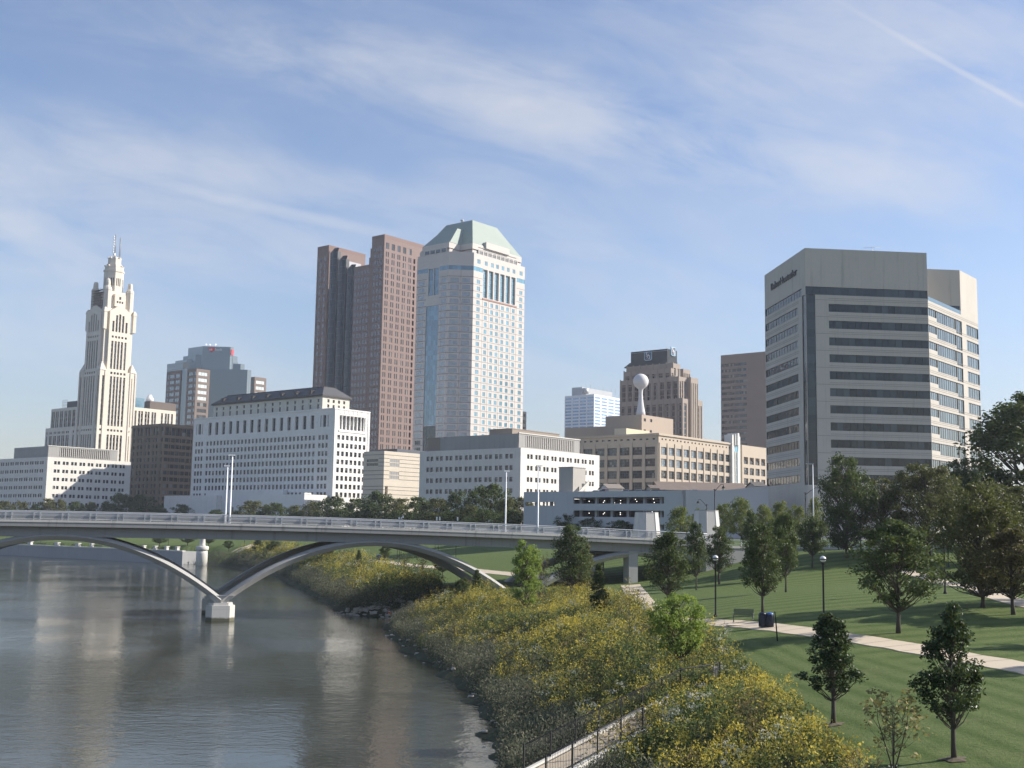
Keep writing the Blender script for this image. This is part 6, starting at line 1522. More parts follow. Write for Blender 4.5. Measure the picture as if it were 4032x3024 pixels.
# ---- parking garage, its stair tower, cars and the gabled roofs behind it
def garage():
    r = 'G'; b = Bld('parking_garage', 'long grey parking garage with dark open decks behind the riverside trees', 'parking garage', *q(r, 2212, 372), 284)
    cg = stone('garage_concrete', (0.50, 0.50, 0.50), (7, 40), .96, var=.05, stain=.12, jw=.03); zt = b.ztop
    Wn = b.W(*q(r, 75, 465))[0]; mb = MB(); ho = []
    def op(x0, x1, y0, y1, xr): 
        u0, u1 = b.W(*q(r, x1, y0))[0], b.W(*q(r, x0, y0))[0]; return (u0, u1, b.W(*q(r, x1, y1))[1], b.W(*q(r, x1, y0))[1])
    o1 = op(728, 1925, 458, 545, 0); o2 = op(728, 1925, 640, 728, 0); o3 = op(1400, 1925, 825, 890, 0); o4 = op(90, 490, 525, 575, 0)
    b.facade(mb, 'W', 0, 0, Wn, 0, zt, [o + (dict(depth=.5),) for o in (o1, o2, o3, o4)], .5); b.win = []
    ang = -math.pi / 4; L = b.D(*q('C', 1945, 1350), ang)[0]; c = L / math.sqrt(2)
    zq = b.D(*q('C', 1945, 1352), ang)[1]
    # frontal ramp wall, its parapet dips and rises with the ramp
    P = [(0, zt)] + [(b.D(*q('L', x, y), ang)[0], b.D(*q('L', x, y), ang)[1]) for x, y in ((1000, 792), (1250, 797), (1500, 797), (1700, 782), (1900, 762), (2060, 748), (2165, 742))]
    Pt = lambda u, z, d=0: (u * math.cos(ang) - d * math.sin(ang), u * math.sin(ang) + d * math.cos(ang), z)
    for (u, z), (u2, z2) in zip(P, P[1:]):
        mb.face([Pt(u, 0), Pt(u2, 0), Pt(u2, z2), Pt(u, z)]); mb.face([Pt(u, z), Pt(u2, z2), Pt(u2, z2, .4), Pt(u, z, .4)]); mb.face([Pt(u, z - 1.2, .4), Pt(u2, z2 - 1.2, .4), Pt(u2, z2, .4), Pt(u, z, .4)])
    mb.face([(0, 0, zt), (.4, 0, zt), (.4, Wn, zt), (0, Wn, zt)]); mb.face([(.4, 0, zt - 1.1), (.4, Wn, zt - 1.1), (.4, Wn, zt), (.4, 0, zt)])
    b.part(mb, 'wall', cg)
    ue = P[-1][0]; E_ = Pt(ue, 0)
    for z, nm in ((zt - 1.1, 'roof_deck'), (o1[2] - .5, 'floor_slab'), (o2[2] - .5, 'floor_slab')):
        mb = MB(); mb.face([(.41, .5, z), (E_[0] - 2, .5 if False else E_[1] + 2, z), (E_[0] + 20, 30, z), (40, Wn, z), (.41, Wn, z)]); b.part(mb, nm, simple('deck_concrete', (.26, .26, .26), .9))
    mb = MB(); mb.box(16, 16.4, 1, Wn - 1, 0, zt - 1.5); b.part(mb, 'inner_wall', simple('garage_inner', (.10, .10, .105), .9))
    mb = MB()
    for k in range(10): y = 3 + k * (Wn - 6) / 9; mb.box(2, 2.7, y, y + .7, 0, zt - 1.2)
    b.part(mb, 'inner_column', cg)
    lamp = bpy.data.materials.new('garage_lamp_glow'); lamp.use_nodes = True; e = lamp.node_tree.nodes['Principled BSDF']; e.inputs['Emission Color'].default_value = (1, .95, .85, 1); e.inputs['Emission Strength'].default_value = 2.0
    spots = [(938, 515), (1125, 528), (1140, 508), (1272, 535), (1352, 505), (1352, 542), (1548, 490), (1566, 517), (1787, 485), (1797, 530), (938, 672), (1140, 668), (1125, 682), (1350, 668), (1350, 690), (1770, 655), (430, 540), (468, 562), (362, 562)]
    for x, y in spots:
        n_, z_ = b.W(*q(r, x, y), e=6); mb = MB(); mb.lathe([(.02, -.10), (.11, -.06), (.11, .04), (.04, .08)], c=(6, n_, z_), n=8); mb.build('ceiling_lamp', lamp, b.root)
    # stair tower
    k = 3.0; tn0, tn1 = b.W(*q(r, 725, 200), e=k)[0], b.W(*q(r, 540, 200), e=k)[0]; x1 = b.S(*q(r, 890, 200), n=tn0)[0]; zz = b.W(*q(r, 725, 70), e=k)[1]
    t = empty('stair_tower', b.root.matrix_world @ Vector((0, 0, 0)), 0); bpy.data.objects.remove(t)
    mb = MB(); mb.box(k, x1, tn0, tn1, zt - 1.05, zz); mb.box(k - .12, x1 + .12, tn0 - .12, tn1 + .12, zz + .002, zz + .25); tw = b.part(mb, 'stair_tower', stone('stair_tower_concrete', (.44, .415, .38), (3, 3.2), .96, var=.04, stain=.1))
    mb = MB(); mb.box(k, k + (x1 - k) * .995, tn1, Wn * 0 + tn1 + .5, zt - 1, zt); b.part(mb, 'parapet_end', cg)
    mb = MB(); xd = b.S(*q(r, 800, 250), n=tn0)[0]; mb.box(xd - .05, xd + .05, tn0 - .1, tn0 - .004, zt, zz - 5); mb.box(x1 - 1.6, x1 - .4, tn0 - .06, tn0 - .004, zt + 1.5, zz - 4); mb.build('conduit', FR_DARK, tw)
    mb = MB(); mb.prism([(x1, tn0 - .8), (x1 + 5, tn0 - .8), (x1 + 5, tn0 + 1.4), (x1, tn0 + 1.4)], zt - 1.05, zt + .1); 
    P_ = b.S(*q(r, 800, 425), n=tn0 - 2)[0]; Q_ = b.S(*q(r, 940, 345), n=tn0 - 2)[0]
    mb.face([(P_, tn0 - 2, zt - .9), (Q_, tn0 - 2, zt + 2.2), (Q_, tn0 - 2, zt + 3.2), (P_, tn0 - 2, zt + .1)]); mb.face([(P_, tn0 - 1.8, zt - .9), (Q_, tn0 - 1.8, zt + 2.2), (Q_, tn0 - 1.8, zt + 3.2), (P_, tn0 - 1.8, zt + .1)]); mb.face([(P_, tn0 - 2, zt + .1), (Q_, tn0 - 2, zt + 3.2), (Q_, tn0 - 1.8, zt + 3.2), (P_, tn0 - 1.8, zt + .1)])
    mb.build('stair_flight', M['pale_concrete'], tw)
    # block under the big office: loading door
    mb = MB(); u0, u1 = b.D(*q('L', 2000, 900), ang)[0] * 1.0, 0
    return b, P, ang, zt
GA, GP, GANG, GZT = garage()
def car(px, py, e, heading, body, label, kind='car'):
    """parked on the garage roof; px is its column, e its distance behind the river parapet"""
    n_, _ = GA.W(px, py, e=e); z = GZT - 1.1
    loc = GA.c + GA.E * e + GA.Nn * n_; loc.z = GA.g + z
    paint = simple('car_paint', body, .3, .1, var=.03); root = empty('parked_car' if kind == 'car' else 'pickup_truck', loc, GA.yaw + heading, label, kind, 'vehicles parked on the garage roof')
    sec = [(-2.2, .35, .80), (-2.15, .30, 1.0), (-1.3, .28, 1.03), (.9, .28, 1.02), (1.9, .30, .88), (2.2, .40, .70)]; hw = .88; mb = MB()
    ring = [[(x, -hw, lo), (x, hw, lo), (x, hw * .95, hi), (x, -hw * .95, hi)] for x, lo, hi in sec]
    for a, b_ in zip(ring, ring[1:]):
        for j in range(4): mb.face([a[j], b_[j], b_[(j + 1) % 4], a[(j + 1) % 4]])
    mb.face(ring[0]); mb.face(ring[-1]); mb.build('body', paint, root)
    cab = [(-1.75, -1.1, .55, 1.0), (.2, .95, 0, 0)]
    x0, x1, x2, x3 = (-1.7, -1.15, .15, .95) if kind == 'car' else (-.45, -.3, .55, 1.15); zt = 1.46 if kind == 'car' else 1.72
    mb = MB(); A = [(x0, 1.02), (x1, zt - .04), (x2, zt - .04), (x3, 1.02)]; w0, w1 = hw * .93, hw * .74
    L = [(x, -(w0 if z < 1.1 else w1), z) for x, z in A]; Rr = [(x, -y, z) for x, y, z in L]
    mb.face(L); mb.face(Rr); mb.face([L[0], L[1], Rr[1], Rr[0]]); mb.face([L[2], L[3], Rr[3], Rr[2]]); mb.build('windows', G_DARK, root)
    mb = MB(); mb.box(x1 - .05, x2 + .05, -w1 - .02, w1 + .02, zt - .05, zt + .03)
    for (xa, za), (xb, zb) in zip(A, A[1:]):
        if abs(zb - za) > .2:
            for s in (-1, 1): mb.tube([(xa, s * (w0 if za < 1.1 else w1), za), (xb, s * (w0 if zb < 1.1 else w1), zb)], .045, 5)
    mb.build('roof', paint, root)
    for sx in (-1.35, 1.35):
        for sy in (-1, 1):
            mb = MB(); mb.tube([(sx, sy * .70, .33), (sx, sy * .90, .33)], .33, 14); w = mb.build('wheel', simple('tyre_rubber', (.02, .02, .02), .9) if 'tyre_rubber' not in bpy.data.materials else bpy.data.materials['tyre_rubber'], root)
    return root
for x, y, e, hd, body, lab, kd in (
        (1022, 395, 3.4, 1.57, (.75, .76, .78), 'white car parked on the garage roof beside the stair tower', 'car'), (1090, 390, 4.5, 1.57, (.02, .02, .025), 'black car parked on the garage roof left of the red one', 'car'),
        (1155, 388, 3.2, 1.57, (.50, .03, .03), 'bright red pickup truck parked on the garage roof', 'pickup'), (1420, 385, 3.4, 1.57, (.55, .56, .58), 'silver car parked on the garage roof in front of the white gabled house', 'car'),
        (1500, 380, 3.4, 1.57, (.05, .055, .06), 'dark grey car parked on the garage roof left of a white one', 'car'), (1590, 372, 3.2, 1.57, (.72, .73, .75), 'white car parked on the garage roof before the tan building', 'car'),
        (1660, 370, 3.6, 1.57, (.06, .065, .08), 'dark blue car parked on the garage roof right of a white one', 'car'), (1800, 350, 3.6, 1.57, (.03, .03, .035), 'black car parked on the garage roof below the brown gabled roofs', 'car'),
        (1895, 345, 4.4, 1.57, (.025, .028, .035), 'black car parked on the garage roof nearest the long brown roof', 'car')):
    car(*q('G', x, y), e, hd, body, lab, kd)
_c = bpy.data.objects['parked_car']
u, z = GA.D(*q('L', 1180, 770), GANG, x=2.2, y=2.2)
dirv = GA.E * math.cos(GANG) + GA.Nn * math.sin(GANG); loc = GA.c + GA.E * 2.2 + GA.Nn * 2.2 + dirv * u; loc.z = GA.g + GP[2][1] - 1.25
new = _c.copy(); COL.objects.link(new); new.location = loc; new.rotation_euler.z = GA.yaw + GANG; new['label'] = 'white car alone on the garage ramp below the brown gabled roofs'
for ch in list(_c.children):
    k = ch.copy(); COL.objects.link(k); k.parent = new
_ramp = MB(); 
for (u0, z0), (u1, z1) in zip(GP, GP[1:]):
    c_, s_ = math.cos(GANG), math.sin(GANG); _ramp.face([(u0 * c_ - .42 * s_, u0 * s_ + .42 * c_, z0 - 1.25), (u1 * c_ - .42 * s_, u1 * s_ + .42 * c_, z1 - 1.25), (u1 * c_ - 9 * s_, u1 * s_ + 9 * c_, z1 - 1.25), (u0 * c_ - 9 * s_, u0 * s_ + 9 * c_, z0 - 1.25)])
_ramp.build('ramp_deck', simple('ramp_concrete', (.28, .28, .28), .9), GA.root)

def gable(px0, px1, ridge, eave, Y, yaw, depth, label, wall, roofc, base=GR, side=None, gable_end=True):
    """house between columns px0..px1, its long eave towards the camera"""
    a = at(px0, eave, Y); b = Bld('gabled_house', label, 'house', px0, eave, Y, yaw=yaw, group='gabled buildings behind the garage')
    L = b.S(px1, eave)[0]; ze = b.ztop; zr = ze + (EYE + ray(px0, ridge).z * Y - b.g - ze)
    w = stone('house_wall', wall, (.6, .2), .92, var=.08); rf = simple('house_roof', roofc, .85, var=.2, scale=.6)
    mb = MB(); mb.box(0, L, 0, depth, 0, ze)
    for x in (0, L): mb.face([(x, 0, ze), (x, depth, ze), (x, depth / 2, zr - .1)])
    b.part(mb, 'wall', w); o = .4; mb = MB()
    for y0, y1 in ((-o, depth / 2), (depth + o, depth / 2)):
        zz = ze - o * (zr - ze) / (depth / 2)
        mb.face([(-o, y0, zz), (L + o, y0, zz), (L + o, y1, zr), (-o, y1, zr)]); mb.face([(-o, y0, zz + .15), (L + o, y0, zz + .15), (L + o, y1, zr + .15), (-o, y1, zr + .15)]); mb.face([(-o, y0, zz), (-o, y1, zr), (-o, y1, zr + .15), (-o, y0, zz + .15)]); mb.face([(L + o, y0, zz), (L + o, y1, zr), (L + o, y1, zr + .15), (L + o, y0, zz + .15)]); mb.face([(-o, y0, zz), (L + o, y0, zz), (L + o, y0, zz + .15), (-o, y0, zz + .15)])
    b.part(mb, 'roof', rf); mb = MB()
    for k in range(max(1, int(L / 5))): x = 2 + k * 5; mb.box(x, x + 1.1, -.05, -.003, ze - 2.6, ze - 1.0)
    b.part(mb, 'window_panes', G_DARK); b.finish(); return b
_q = lambda x, y: q('L', x, y)
gable(_q(700, 0)[0], _q(1905, 0)[0], _q(0, 668)[1], _q(0, 790)[1], 352, YAW - math.pi / 4, 16, 'long low building with a plain brown pitched roof and an orange brick gable end', (.50, .27, .16), (.20, .155, .125))
gable(q('G', 1195, 0)[0], q('G', 1385, 0)[0], q('G', 0, 283)[1], q('G', 0, 345)[1], 330, YAW - math.pi / 4 + .12, 9, 'small white house with a grey brown pitched roof behind the red pickup', (.66, .64, .58), (.26, .22, .185))
gable(_q(1990, 0)[0], _q(2130, 0)[0], _q(0, 682)[1], _q(0, 742)[1], 345, YAW - math.pi / 4, 9, 'small house with a dark pitched roof at the foot of the big pale office', (.45, .42, .36), (.13, .115, .10))
gable(_q(575, 0)[0], _q(660, 0)[0], _q(0, 722)[1], _q(0, 770)[1], 345, YAW - math.pi / 4, 8, 'small house with a dark pitched roof at the corner of the tan building', (.40, .36, .30), (.17, .14, .12))
# ------------------------------------------------------------------ paths and the ramp
JOINT = simple('path_joint', (.20, .17, .135), .9)
def strip(name, pts, width, mat, lift=0.05, kind='structure'):
    P = [ground_px(*p) for p in pts]; Q = []
    for k in range(len(P) - 1):                          # Catmull-Rom through the points
        a, b, c, d = P[max(k - 1, 0)], P[k], P[k + 1], P[min(k + 2, len(P) - 1)]
        n = max(3, int((c - b).length / 1.0))
        for i in range(n):
            t = i / n; Q.append(0.5 * ((2 * b) + (c - a) * t + (2 * a - 5 * b + 4 * c - d) * t * t + (3 * b - a - 3 * c + d) * t ** 3))
    Q.append(P[-1]); V = []; n = len(Q)
    for k, p in enumerate(Q):
        t = (Q[min(k + 1, n - 1)] - Q[max(k - 1, 0)]); t.z = 0; t.normalize(); s = Vector((-t.y, t.x, 0))
        for f in (-.5, 0, .5):
            v = p + s * width * f * (1 + .05 * math.sin(k * 1.7 + f * 9) + .03 * math.sin(k * 4.1)); V.append((v.x, v.y, hz(v.x, v.y) + lift))
    mb = MB(); mb.v = V
    for k in range(n - 1):
        for j in range(2):
            i = 3 * k + j; mb.f.append((i, i + 3, i + 4, i + 1)); mb.m.append(0); mb.s.append(True)
    acc = 0.0                                            # joints between the slabs
    for k in range(1, n - 1):
        acc += (Q[k] - Q[k - 1]).length
        if acc > 1.9:
            acc = 0.0; a, b, t = Vector(V[3 * k]), Vector(V[3 * k + 2]), (Q[k + 1] - Q[k]).normalized() * .03; u = Vector((0, 0, .006)); c = Vector(V[3 * k + 1])
            mb.face([a - t + u, c - t + u, c + t + u, a + t + u], 1); mb.face([c - t + u, b - t + u, b + t + u, c + t + u], 1)
    # thickness at both edges
    for k in range(n - 1):
        for j in (0, 2):
            i = 3 * k + j; a, b = V[i], V[i + 3]; mb.face([a, b, (b[0], b[1], b[2] - .3), (a[0], a[1], a[2] - .3)])
    o = mb.build(name, [mat, JOINT]); tag(o, kind=kind); return Q
PATH_A = strip('path', [(5600, 2905), (5000, 2800), (4600, 2734), (4200, 2664), (4032, 2631), (3750, 2582), (3500, 2537), (3200, 2492), (3000, 2466), (2860, 2455), (2740, 2450), (2640, 2444), (2580, 2425), (2540, 2392), (2512, 2350), (2482, 2304)], 2.7, M['path'])
strip('path', [(5200, 2640), (4600, 2510), (4150, 2405), (4032, 2378), (3923, 2345), (3779, 2306), (3658, 2277), (3560, 2248)], 2.4, M['path'])
strip('path', [(2300, 2296), (2150, 2276), (2020, 2262), (1920, 2252), (1866, 2246), (1746, 2236), (1617, 2226), (1537, 2216), (1468, 2209), (1400, 2196)], 3.0, M['path'])
strip('path', [(1005, 2142), (985, 2150), (960, 2160), (930, 2163)], 3.0, M['path'])

RA = onz(2160, 3040, 1.9); RB = ground_px(2700, 2760); RB.z = hz(RB.x, RB.y) + .1
def make_ramp():
    d = RB - RA; L = Vector((d.x, d.y, 0)).length; an = math.atan2(d.y, d.x); root = empty('concrete_ramp', (RA.x, RA.y, 0), an, 'narrow pale concrete ramp going down through the flowers to the water', 'ramp')
    n = 14; mb = MB(); z = lambda k: RA.z + (RB.z - RA.z) * k / n
    for k in range(-3, n): mb.prism([(L * k / n, -.9), (L * (k + 1) / n, -.9), (L * (k + 1) / n, .9), (L * k / n, .9)], 0.0 - 1.5, z(k)) if False else mb.face([(L * k / n, -.9, z(k)), (L * (k + 1) / n, -.9, z(k + 1)), (L * (k + 1) / n, .9, z(k + 1)), (L * k / n, .9, z(k))])
    a, b = L * -3 / n, L
    for y in (-.9, .9): mb.face([(a, y, -1.5), (b, y, -1.5), (b, y, z(n)), (a, y, z(-3))])
    mb.face([(a, -.9, -1.5), (a, .9, -1.5), (a, .9, z(-3)), (a, -.9, z(-3))]); mb.build('slab', M['path'], root)
    for y in (-.93, .93):
        mb = MB(); mb.prism([(a, y - .1), (b, y - .1), (b, y + .1), (a, y + .1)], -1.5, .1) if False else None
        q0, q1 = (a, z(-3)), (b, z(n))
        for s, e in ((y - .09, y + .09),):
            mb.face([(a, s, q0[1] + .14), (b, s, q1[1] + .14), (b, e, q1[1] + .14), (a, e, q0[1] + .14)]); mb.face([(a, s, q0[1] - .6), (b, s, q1[1] - .6), (b, s, q1[1] + .14), (a, s, q0[1] + .14)]); mb.face([(a, e, q0[1] - .6), (b, e, q1[1] - .6), (b, e, q1[1] + .14), (a, e, q0[1] + .14)])
        mb.build('kerb', M['pale_concrete'], root)
    return root, L, an
RAMP, RL, RAN = make_ramp()
def picket_fence(y, x0, x1, label, tail=None):
    """black metal railing along one side of the ramp: two rails, posts, thin bars"""
    z = lambda x: RA.z + (RB.z - RA.z) * x / RL + .1
    root = empty('picket_railing', (RA.x, RA.y, 0), RAN, label, 'railing', 'black picket railings along the ramp')
    pts = [(x0, y, z(x0)), (x1, y, z(x1))] + ([tail] if tail else [])
    mb = MB()
    for dz in (.18, 1.12): mb.tube([(p[0], p[1], p[2] + dz) for p in pts], .028, 6)
    mb.build('rail', M['black_metal'], root); mb = MB()
    for (a, b) in zip(pts, pts[1:]):
        a, b = Vector(a), Vector(b); n = int((b - a).length / .125)
        for k in range(n):
            p = a.lerp(b, k / n); mb.tube([(p.x, p.y, p.z + .18), (p.x, p.y, p.z + 1.12)], .0105, 4)
    mb.build('bars', M['black_metal'], root)
    for (a, b) in zip(pts, pts[1:]):
        a, b = Vector(a), Vector(b); n = max(1, int((b - a).length / 1.9))
        for k in range(n + 1):
            p = a.lerp(b, k / n); mb = MB(); mb.box(p.x - .032, p.x + .032, p.y - .032, p.y + .032, p.z - .2, p.z + 1.18); mb.build('post', M['black_metal'], root)
picket_fence(.93, -.6, RL + 1.2, 'long black picket railing on the river side of the ramp, bent at its upper end', (RL + 2.9, -.6, RA.z + (RB.z - RA.z) * 1.13 + .35))
picket_fence(-.93, -1.6, RL * .52, 'short black picket railing on the flower side of the ramp')
_p = ground_px(2815, 2712); _r0_ = empty('wooden_post', _p, .3, 'short weathered grey post at the top of the ramp', 'post')
mb = MB(); mb.prism([(-.13, -.13), (.13, -.13), (.13, .13), (-.13, .13)], -.2, 1.15); mb.prism([(-.13, -.13), (.13, -.13), (.13, .13), (-.13, .13)], 1.152, 1.22, top=[(-.05, -.05), (.05, -.05), (.05, .05), (-.05, .05)]); mb.build('shaft', simple('weathered_wood', (.30, .28, .26), .9), _r0_)

# ------------------------------------------------------------------ leaves and trees
def leafmat(name, lo, hi, trans=0.25, rough=0.55):
    m, t, b = newmat(name); g = t.nodes.new('ShaderNodeNewGeometry'); oi = t.nodes.new('ShaderNodeObjectInfo')
    n = noise(t, objco(t), 0.55, 3)
    f = mth(t, 'ADD', mth(t, 'MULTIPLY', g.outputs['Random Per Island'], .65), mth(t, 'MULTIPLY', n, .35))
    c = mixc(t, f, lo, hi); c = mixc(t, mth(t, 'MULTIPLY', oi.outputs['Random'], .35), c, [v * .72 for v in hi])
    t.links.new(c, b.inputs['Base Color']); b.inputs['Roughness'].default_value = rough; b.inputs['Specular IOR Level'].default_value = .25
    tr = t.nodes.new('ShaderNodeBsdfTranslucent'); t.links.new(mixc(t, .35, c, (.30, .36, .05)), tr.inputs[0])
    mx = t.nodes.new('ShaderNodeMixShader'); mx.inputs[0].default_value = trans
    o = t.nodes['Material Output']; t.links.new(b.outputs[0], mx.inputs[1]); t.links.new(tr.outputs[0], mx.inputs[2]); t.links.new(mx.outputs[0], o.inputs[0]); return m
LEAF = {'dark': leafmat('leaf_dark', (.034, .055, .021), (.088, .124, .044)), 'mid': leafmat('leaf_mid', (.038, .060, .020), (.100, .140, .044)),
        'olive': leafmat('leaf_olive', (.056, .064, .022), (.150, .152, .054)), 'lime': leafmat('leaf_lime', (.095, .130, .028), (.21, .235, .055), .35),
        'bright': leafmat('leaf_bright', (.13, .20, .035), (.30, .39, .09), .5), 'glossy': leafmat('leaf_glossy', (.018, .036, .014), (.050, .085, .030), .15, .40),
        'rust': leafmat('leaf_rust', (.060, .048, .020), (.135, .105, .045)), 'straw': leafmat('leaf_straw', (.16, .15, .06), (.36, .29, .13), .35)}
BARK = simple('bark', (.075, .060, .048), .9, var=.35, scale=6)
def leaves(C, rc, per, leaf, rng, up=.35, out=None, squash=.8):
    """kite-shaped leaves scattered through clumps with centres C and radii rc"""
    n = len(C) * per; ci = np.repeat(np.arange(len(C)), per)
    d = rng.normal(size=(n, 3)); d /= np.linalg.norm(d, axis=1)[:, None]
    r = rng.random(n) ** .45; p = C[ci] + d * (rc[ci] * r)[:, None] * np.array([1, 1, squash])
    nr = rng.normal(size=(n, 3)) * .75 + d * .6 + np.array([0, 0, up]); nr /= np.linalg.norm(nr, axis=1)[:, None]
    a = np.cross(nr, rng.normal(size=(n, 3))); a /= np.linalg.norm(a, axis=1)[:, None]; b = np.cross(nr, a)
    s = leaf * rng.uniform(.65, 1.35, n)[:, None]; a = a * s; b = b * s * .62
    V = np.stack([p - a * .5, p + b * .5 + a * .05 + nr * s * .12, p + a * .55 - nr * s * .10, p - b * .5 + a * .05 + nr * s * .12], 1).reshape(-1, 3)
    return V, np.arange(n * 4).reshape(-1, 4)
def proto(name, H, W, c0, prof, nclump, per, leaf, rc, seed, stems=1, limb=1.0, edge=.55, trunk_r=None, bare=0.0):
    """tree of height H, crown width W: tapered trunk, limbs reaching the clumps, leaf clumps filling the profile unevenly"""
    rng = np.random.default_rng(seed); C = []; rr = []
    if per > 20: per = int(per * 1.75); leaf *= .76
    lob = rng.uniform(.72, 1.18, 7); ph = rng.uniform(0, 6.3)
    while len(C) < nclump:
        t = rng.random() ** .85; az = rng.random() * 2 * math.pi
        k = (az + ph + t * 1.3) / (2 * math.pi) * 7; l = lob[int(k) % 7] * (1 - k % 1) + lob[(int(k) + 1) % 7] * (k % 1)
        R_ = W / 2 * prof(t) * l; q_ = R_ * (rng.random() ** (edge)); 
        if rng.random() > prof(t) * .8 + .3: continue
        C.append((q_ * math.cos(az), q_ * math.sin(az), H * (c0 + (1 - c0) * (t * .93 + .04)))); rr.append(rc * rng.uniform(.55, 1.25) * (.55 + .45 * prof(t)))
    C = np.array(C); rr = np.array(rr)
    V, Fc = leaves(C, rr, per, leaf, rng)
    cm = npmesh(name + '_crown', V, Fc, [LEAF['mid']])
    mb = MB(); tr = trunk_r or H * .014
    for s in range(stems):
        a = 2 * math.pi * s / max(stems, 1) + .4; dx, dy = (math.cos(a), math.sin(a)) if stems > 1 else (0, 0); sp = W * .18
        ph2 = rng.uniform(-1, 1, 4) * H * .008
        mb.tube([(dx * .03, dy * .03, -.15), (dx * sp * .2 + ph2[0], dy * sp * .2 + ph2[1], H * c0 * .5), (dx * sp * .6 + ph2[2], dy * sp * .6, H * (c0 + .15)), (dx * sp * .9, dy * sp * .9 + ph2[3], H * (c0 + (1 - c0) * .5)), (dx * sp, dy * sp, H * .93)], [tr * 1.5, tr * 1.05, tr * .85, tr * .5, tr * .12], 8)
    order = rng.permutation(len(C))[:int(len(C) * limb)]
    for i in order:
        c = Vector(C[i]); rad = math.hypot(c.x, c.y); z0 = max(H * c0 * .8, c.z - rad * rng.uniform(.7, 1.2) - .05 * H); st = Vector((0, 0, z0))
        if stems > 1: a = 2 * math.pi * (i % stems) / stems + .4; k = min(1, z0 / H); st = Vector((math.cos(a) * W * .18 * k, math.sin(a) * W * .18 * k, z0))
        mid = st.lerp(c, .5) + Vector((0, 0, -.04 * H * rng.random())); mb.tube([st, mid, c], [tr * .38, tr * .24, tr * .08], 5, caps=False)
    tm = mb.mesh(name + '_trunk', BARK); return tm, cm, H, W
ov = lambda t: max(.05, math.sin(math.pi * (t * .74 + .16)) ** .7 * (1.12 - .34 * t))
rd = lambda t: max(.1, math.sin(math.pi * (t * .86 + .1)) ** .65)
mp = lambda t: max(.14, (1 - t) ** .62 * min(1, t * 3.2 + .42))
co = lambda t: max(.06, (1 - t) ** .75 * min(1, t * 6 + .45))
sp_ = lambda t: .55 + .45 * math.sin(math.pi * (t * .8 + .15))
PR = {'maple_a': proto('maple_a', 5.6, 2.5, .24, mp, 78, 60, .155, .40, 3, edge=.42), 'maple_b': proto('maple_b', 5.8, 2.6, .22, mp, 84, 60, .155, .42, 9, edge=.42),
      'park_a': proto('park_a', 9, 5, .24, ov, 100, 50, .27, .80, 5), 'park_b': proto('park_b', 9, 5.5, .22, rd, 105, 50, .28, .82, 6), 'park_c': proto('park_c', 8, 4, .12, ov, 90, 50, .25, .68, 8),
      'cone': proto('cone', 5, 2.2, .04, co, 80, 50, .19, .40, 12, limb=.4), 'big_a': proto('big_a', 15, 11, .14, rd, 150, 55, .42, 1.35, 21, edge=.45), 'big_b': proto('big_b', 14, 10, .10, ov, 150, 55, .40, 1.30, 22, edge=.45),
      'far_a': proto('far_a', 10, 9, .10, rd, 85, 34, .50, 1.25, 31, limb=.3), 'far_b': proto('far_b', 10, 7.5, .08, ov, 80, 34, .48, 1.15, 32, limb=.3), 'far_c': proto('far_c', 10, 10, .06, rd, 95, 34, .52, 1.35, 33, limb=.3),
      'wisp': proto('wisp', 5, 2.8, .18, sp_, 46, 12, .16, .42, 41, edge=.5), 'sapling': proto('sapling', 3.8, 1.6, .10, sp_, 34, 9, .10, .26, 42, stems=1, trunk_r=.022),
      'shrub_tree': proto('shrub_tree', 3.4, 2.9, .22, sp_, 46, 11, .17, .36, 43, stems=4, trunk_r=.026), 'lime_a': proto('lime_a', 5.4, 4.0, .30, rd, 95, 46, .19, .52, 51), 'round_s': proto('round_s', 6, 4.2, .28, rd, 90, 46, .24, .62, 52)}
NT = 0
def tree(px, py, top, w, pr, leafk, label, Y=None, group='trees in the park', name='park_tree', second=None):
    """px, py = foot of the trunk (py None: foot hidden, standing at distance Y); top, w = crown top and crown width in the photograph"""
    global NT
    if py is None: r = ray(px, top); base = Vector((r.x * Y, Y, 0)); base.z = hz(base.x, base.y)
    else: base = ground_px(px, py)
    if Y and py is not None: pass
    H = EYE + ray(px, top).z * base.y - base.z; Wd = w / F * base.y; tm, cm, h0, w0 = PR[pr]; NT += 1
    root = empty(name, base, (NT * 2.399) % 6.283, label, 'tree', group)
    sx, sz = Wd / w0 / .92, H / h0
    for me, nm, mt in ((tm, 'trunk', BARK), (cm, 'crown', LEAF[leafk])):
        o = bpy.data.objects.new(nm, me); COL.objects.link(o); o.parent = root; o.scale = (sx, sx, sz) if nm == 'crown' else (sx, sx, sz)
        o.material_slots[0].link = 'OBJECT'; o.material_slots[0].material = mt
    return root
# young trees on the near lawn
tree(3281, 2853, 2385, 235, 'maple_a', 'glossy', 'young dark glossy maple with a bare trunk, standing on the lawn below the path', name='young_tree')
tree(3757, 2990, 2358, 262, 'maple_b', 'glossy', 'nearest young dark maple, in a mulch ring at the bottom right of the lawn', name='young_tree')
tree(3520, 3035, 2712, 300, 'shrub_tree', 'straw', 'thin straw coloured sapling with several stems between the two young maples', name='sapling')
tree(2676, 2684, 2335, 225, 'lime_a', 'bright', 'bright green young tree standing in the flowers beside the path', name='young_tree')
tree(2478, 2570, 2262, 90, 'sapling', 'straw', 'spindly almost leafless sapling in front of the path bend', name='sapling')
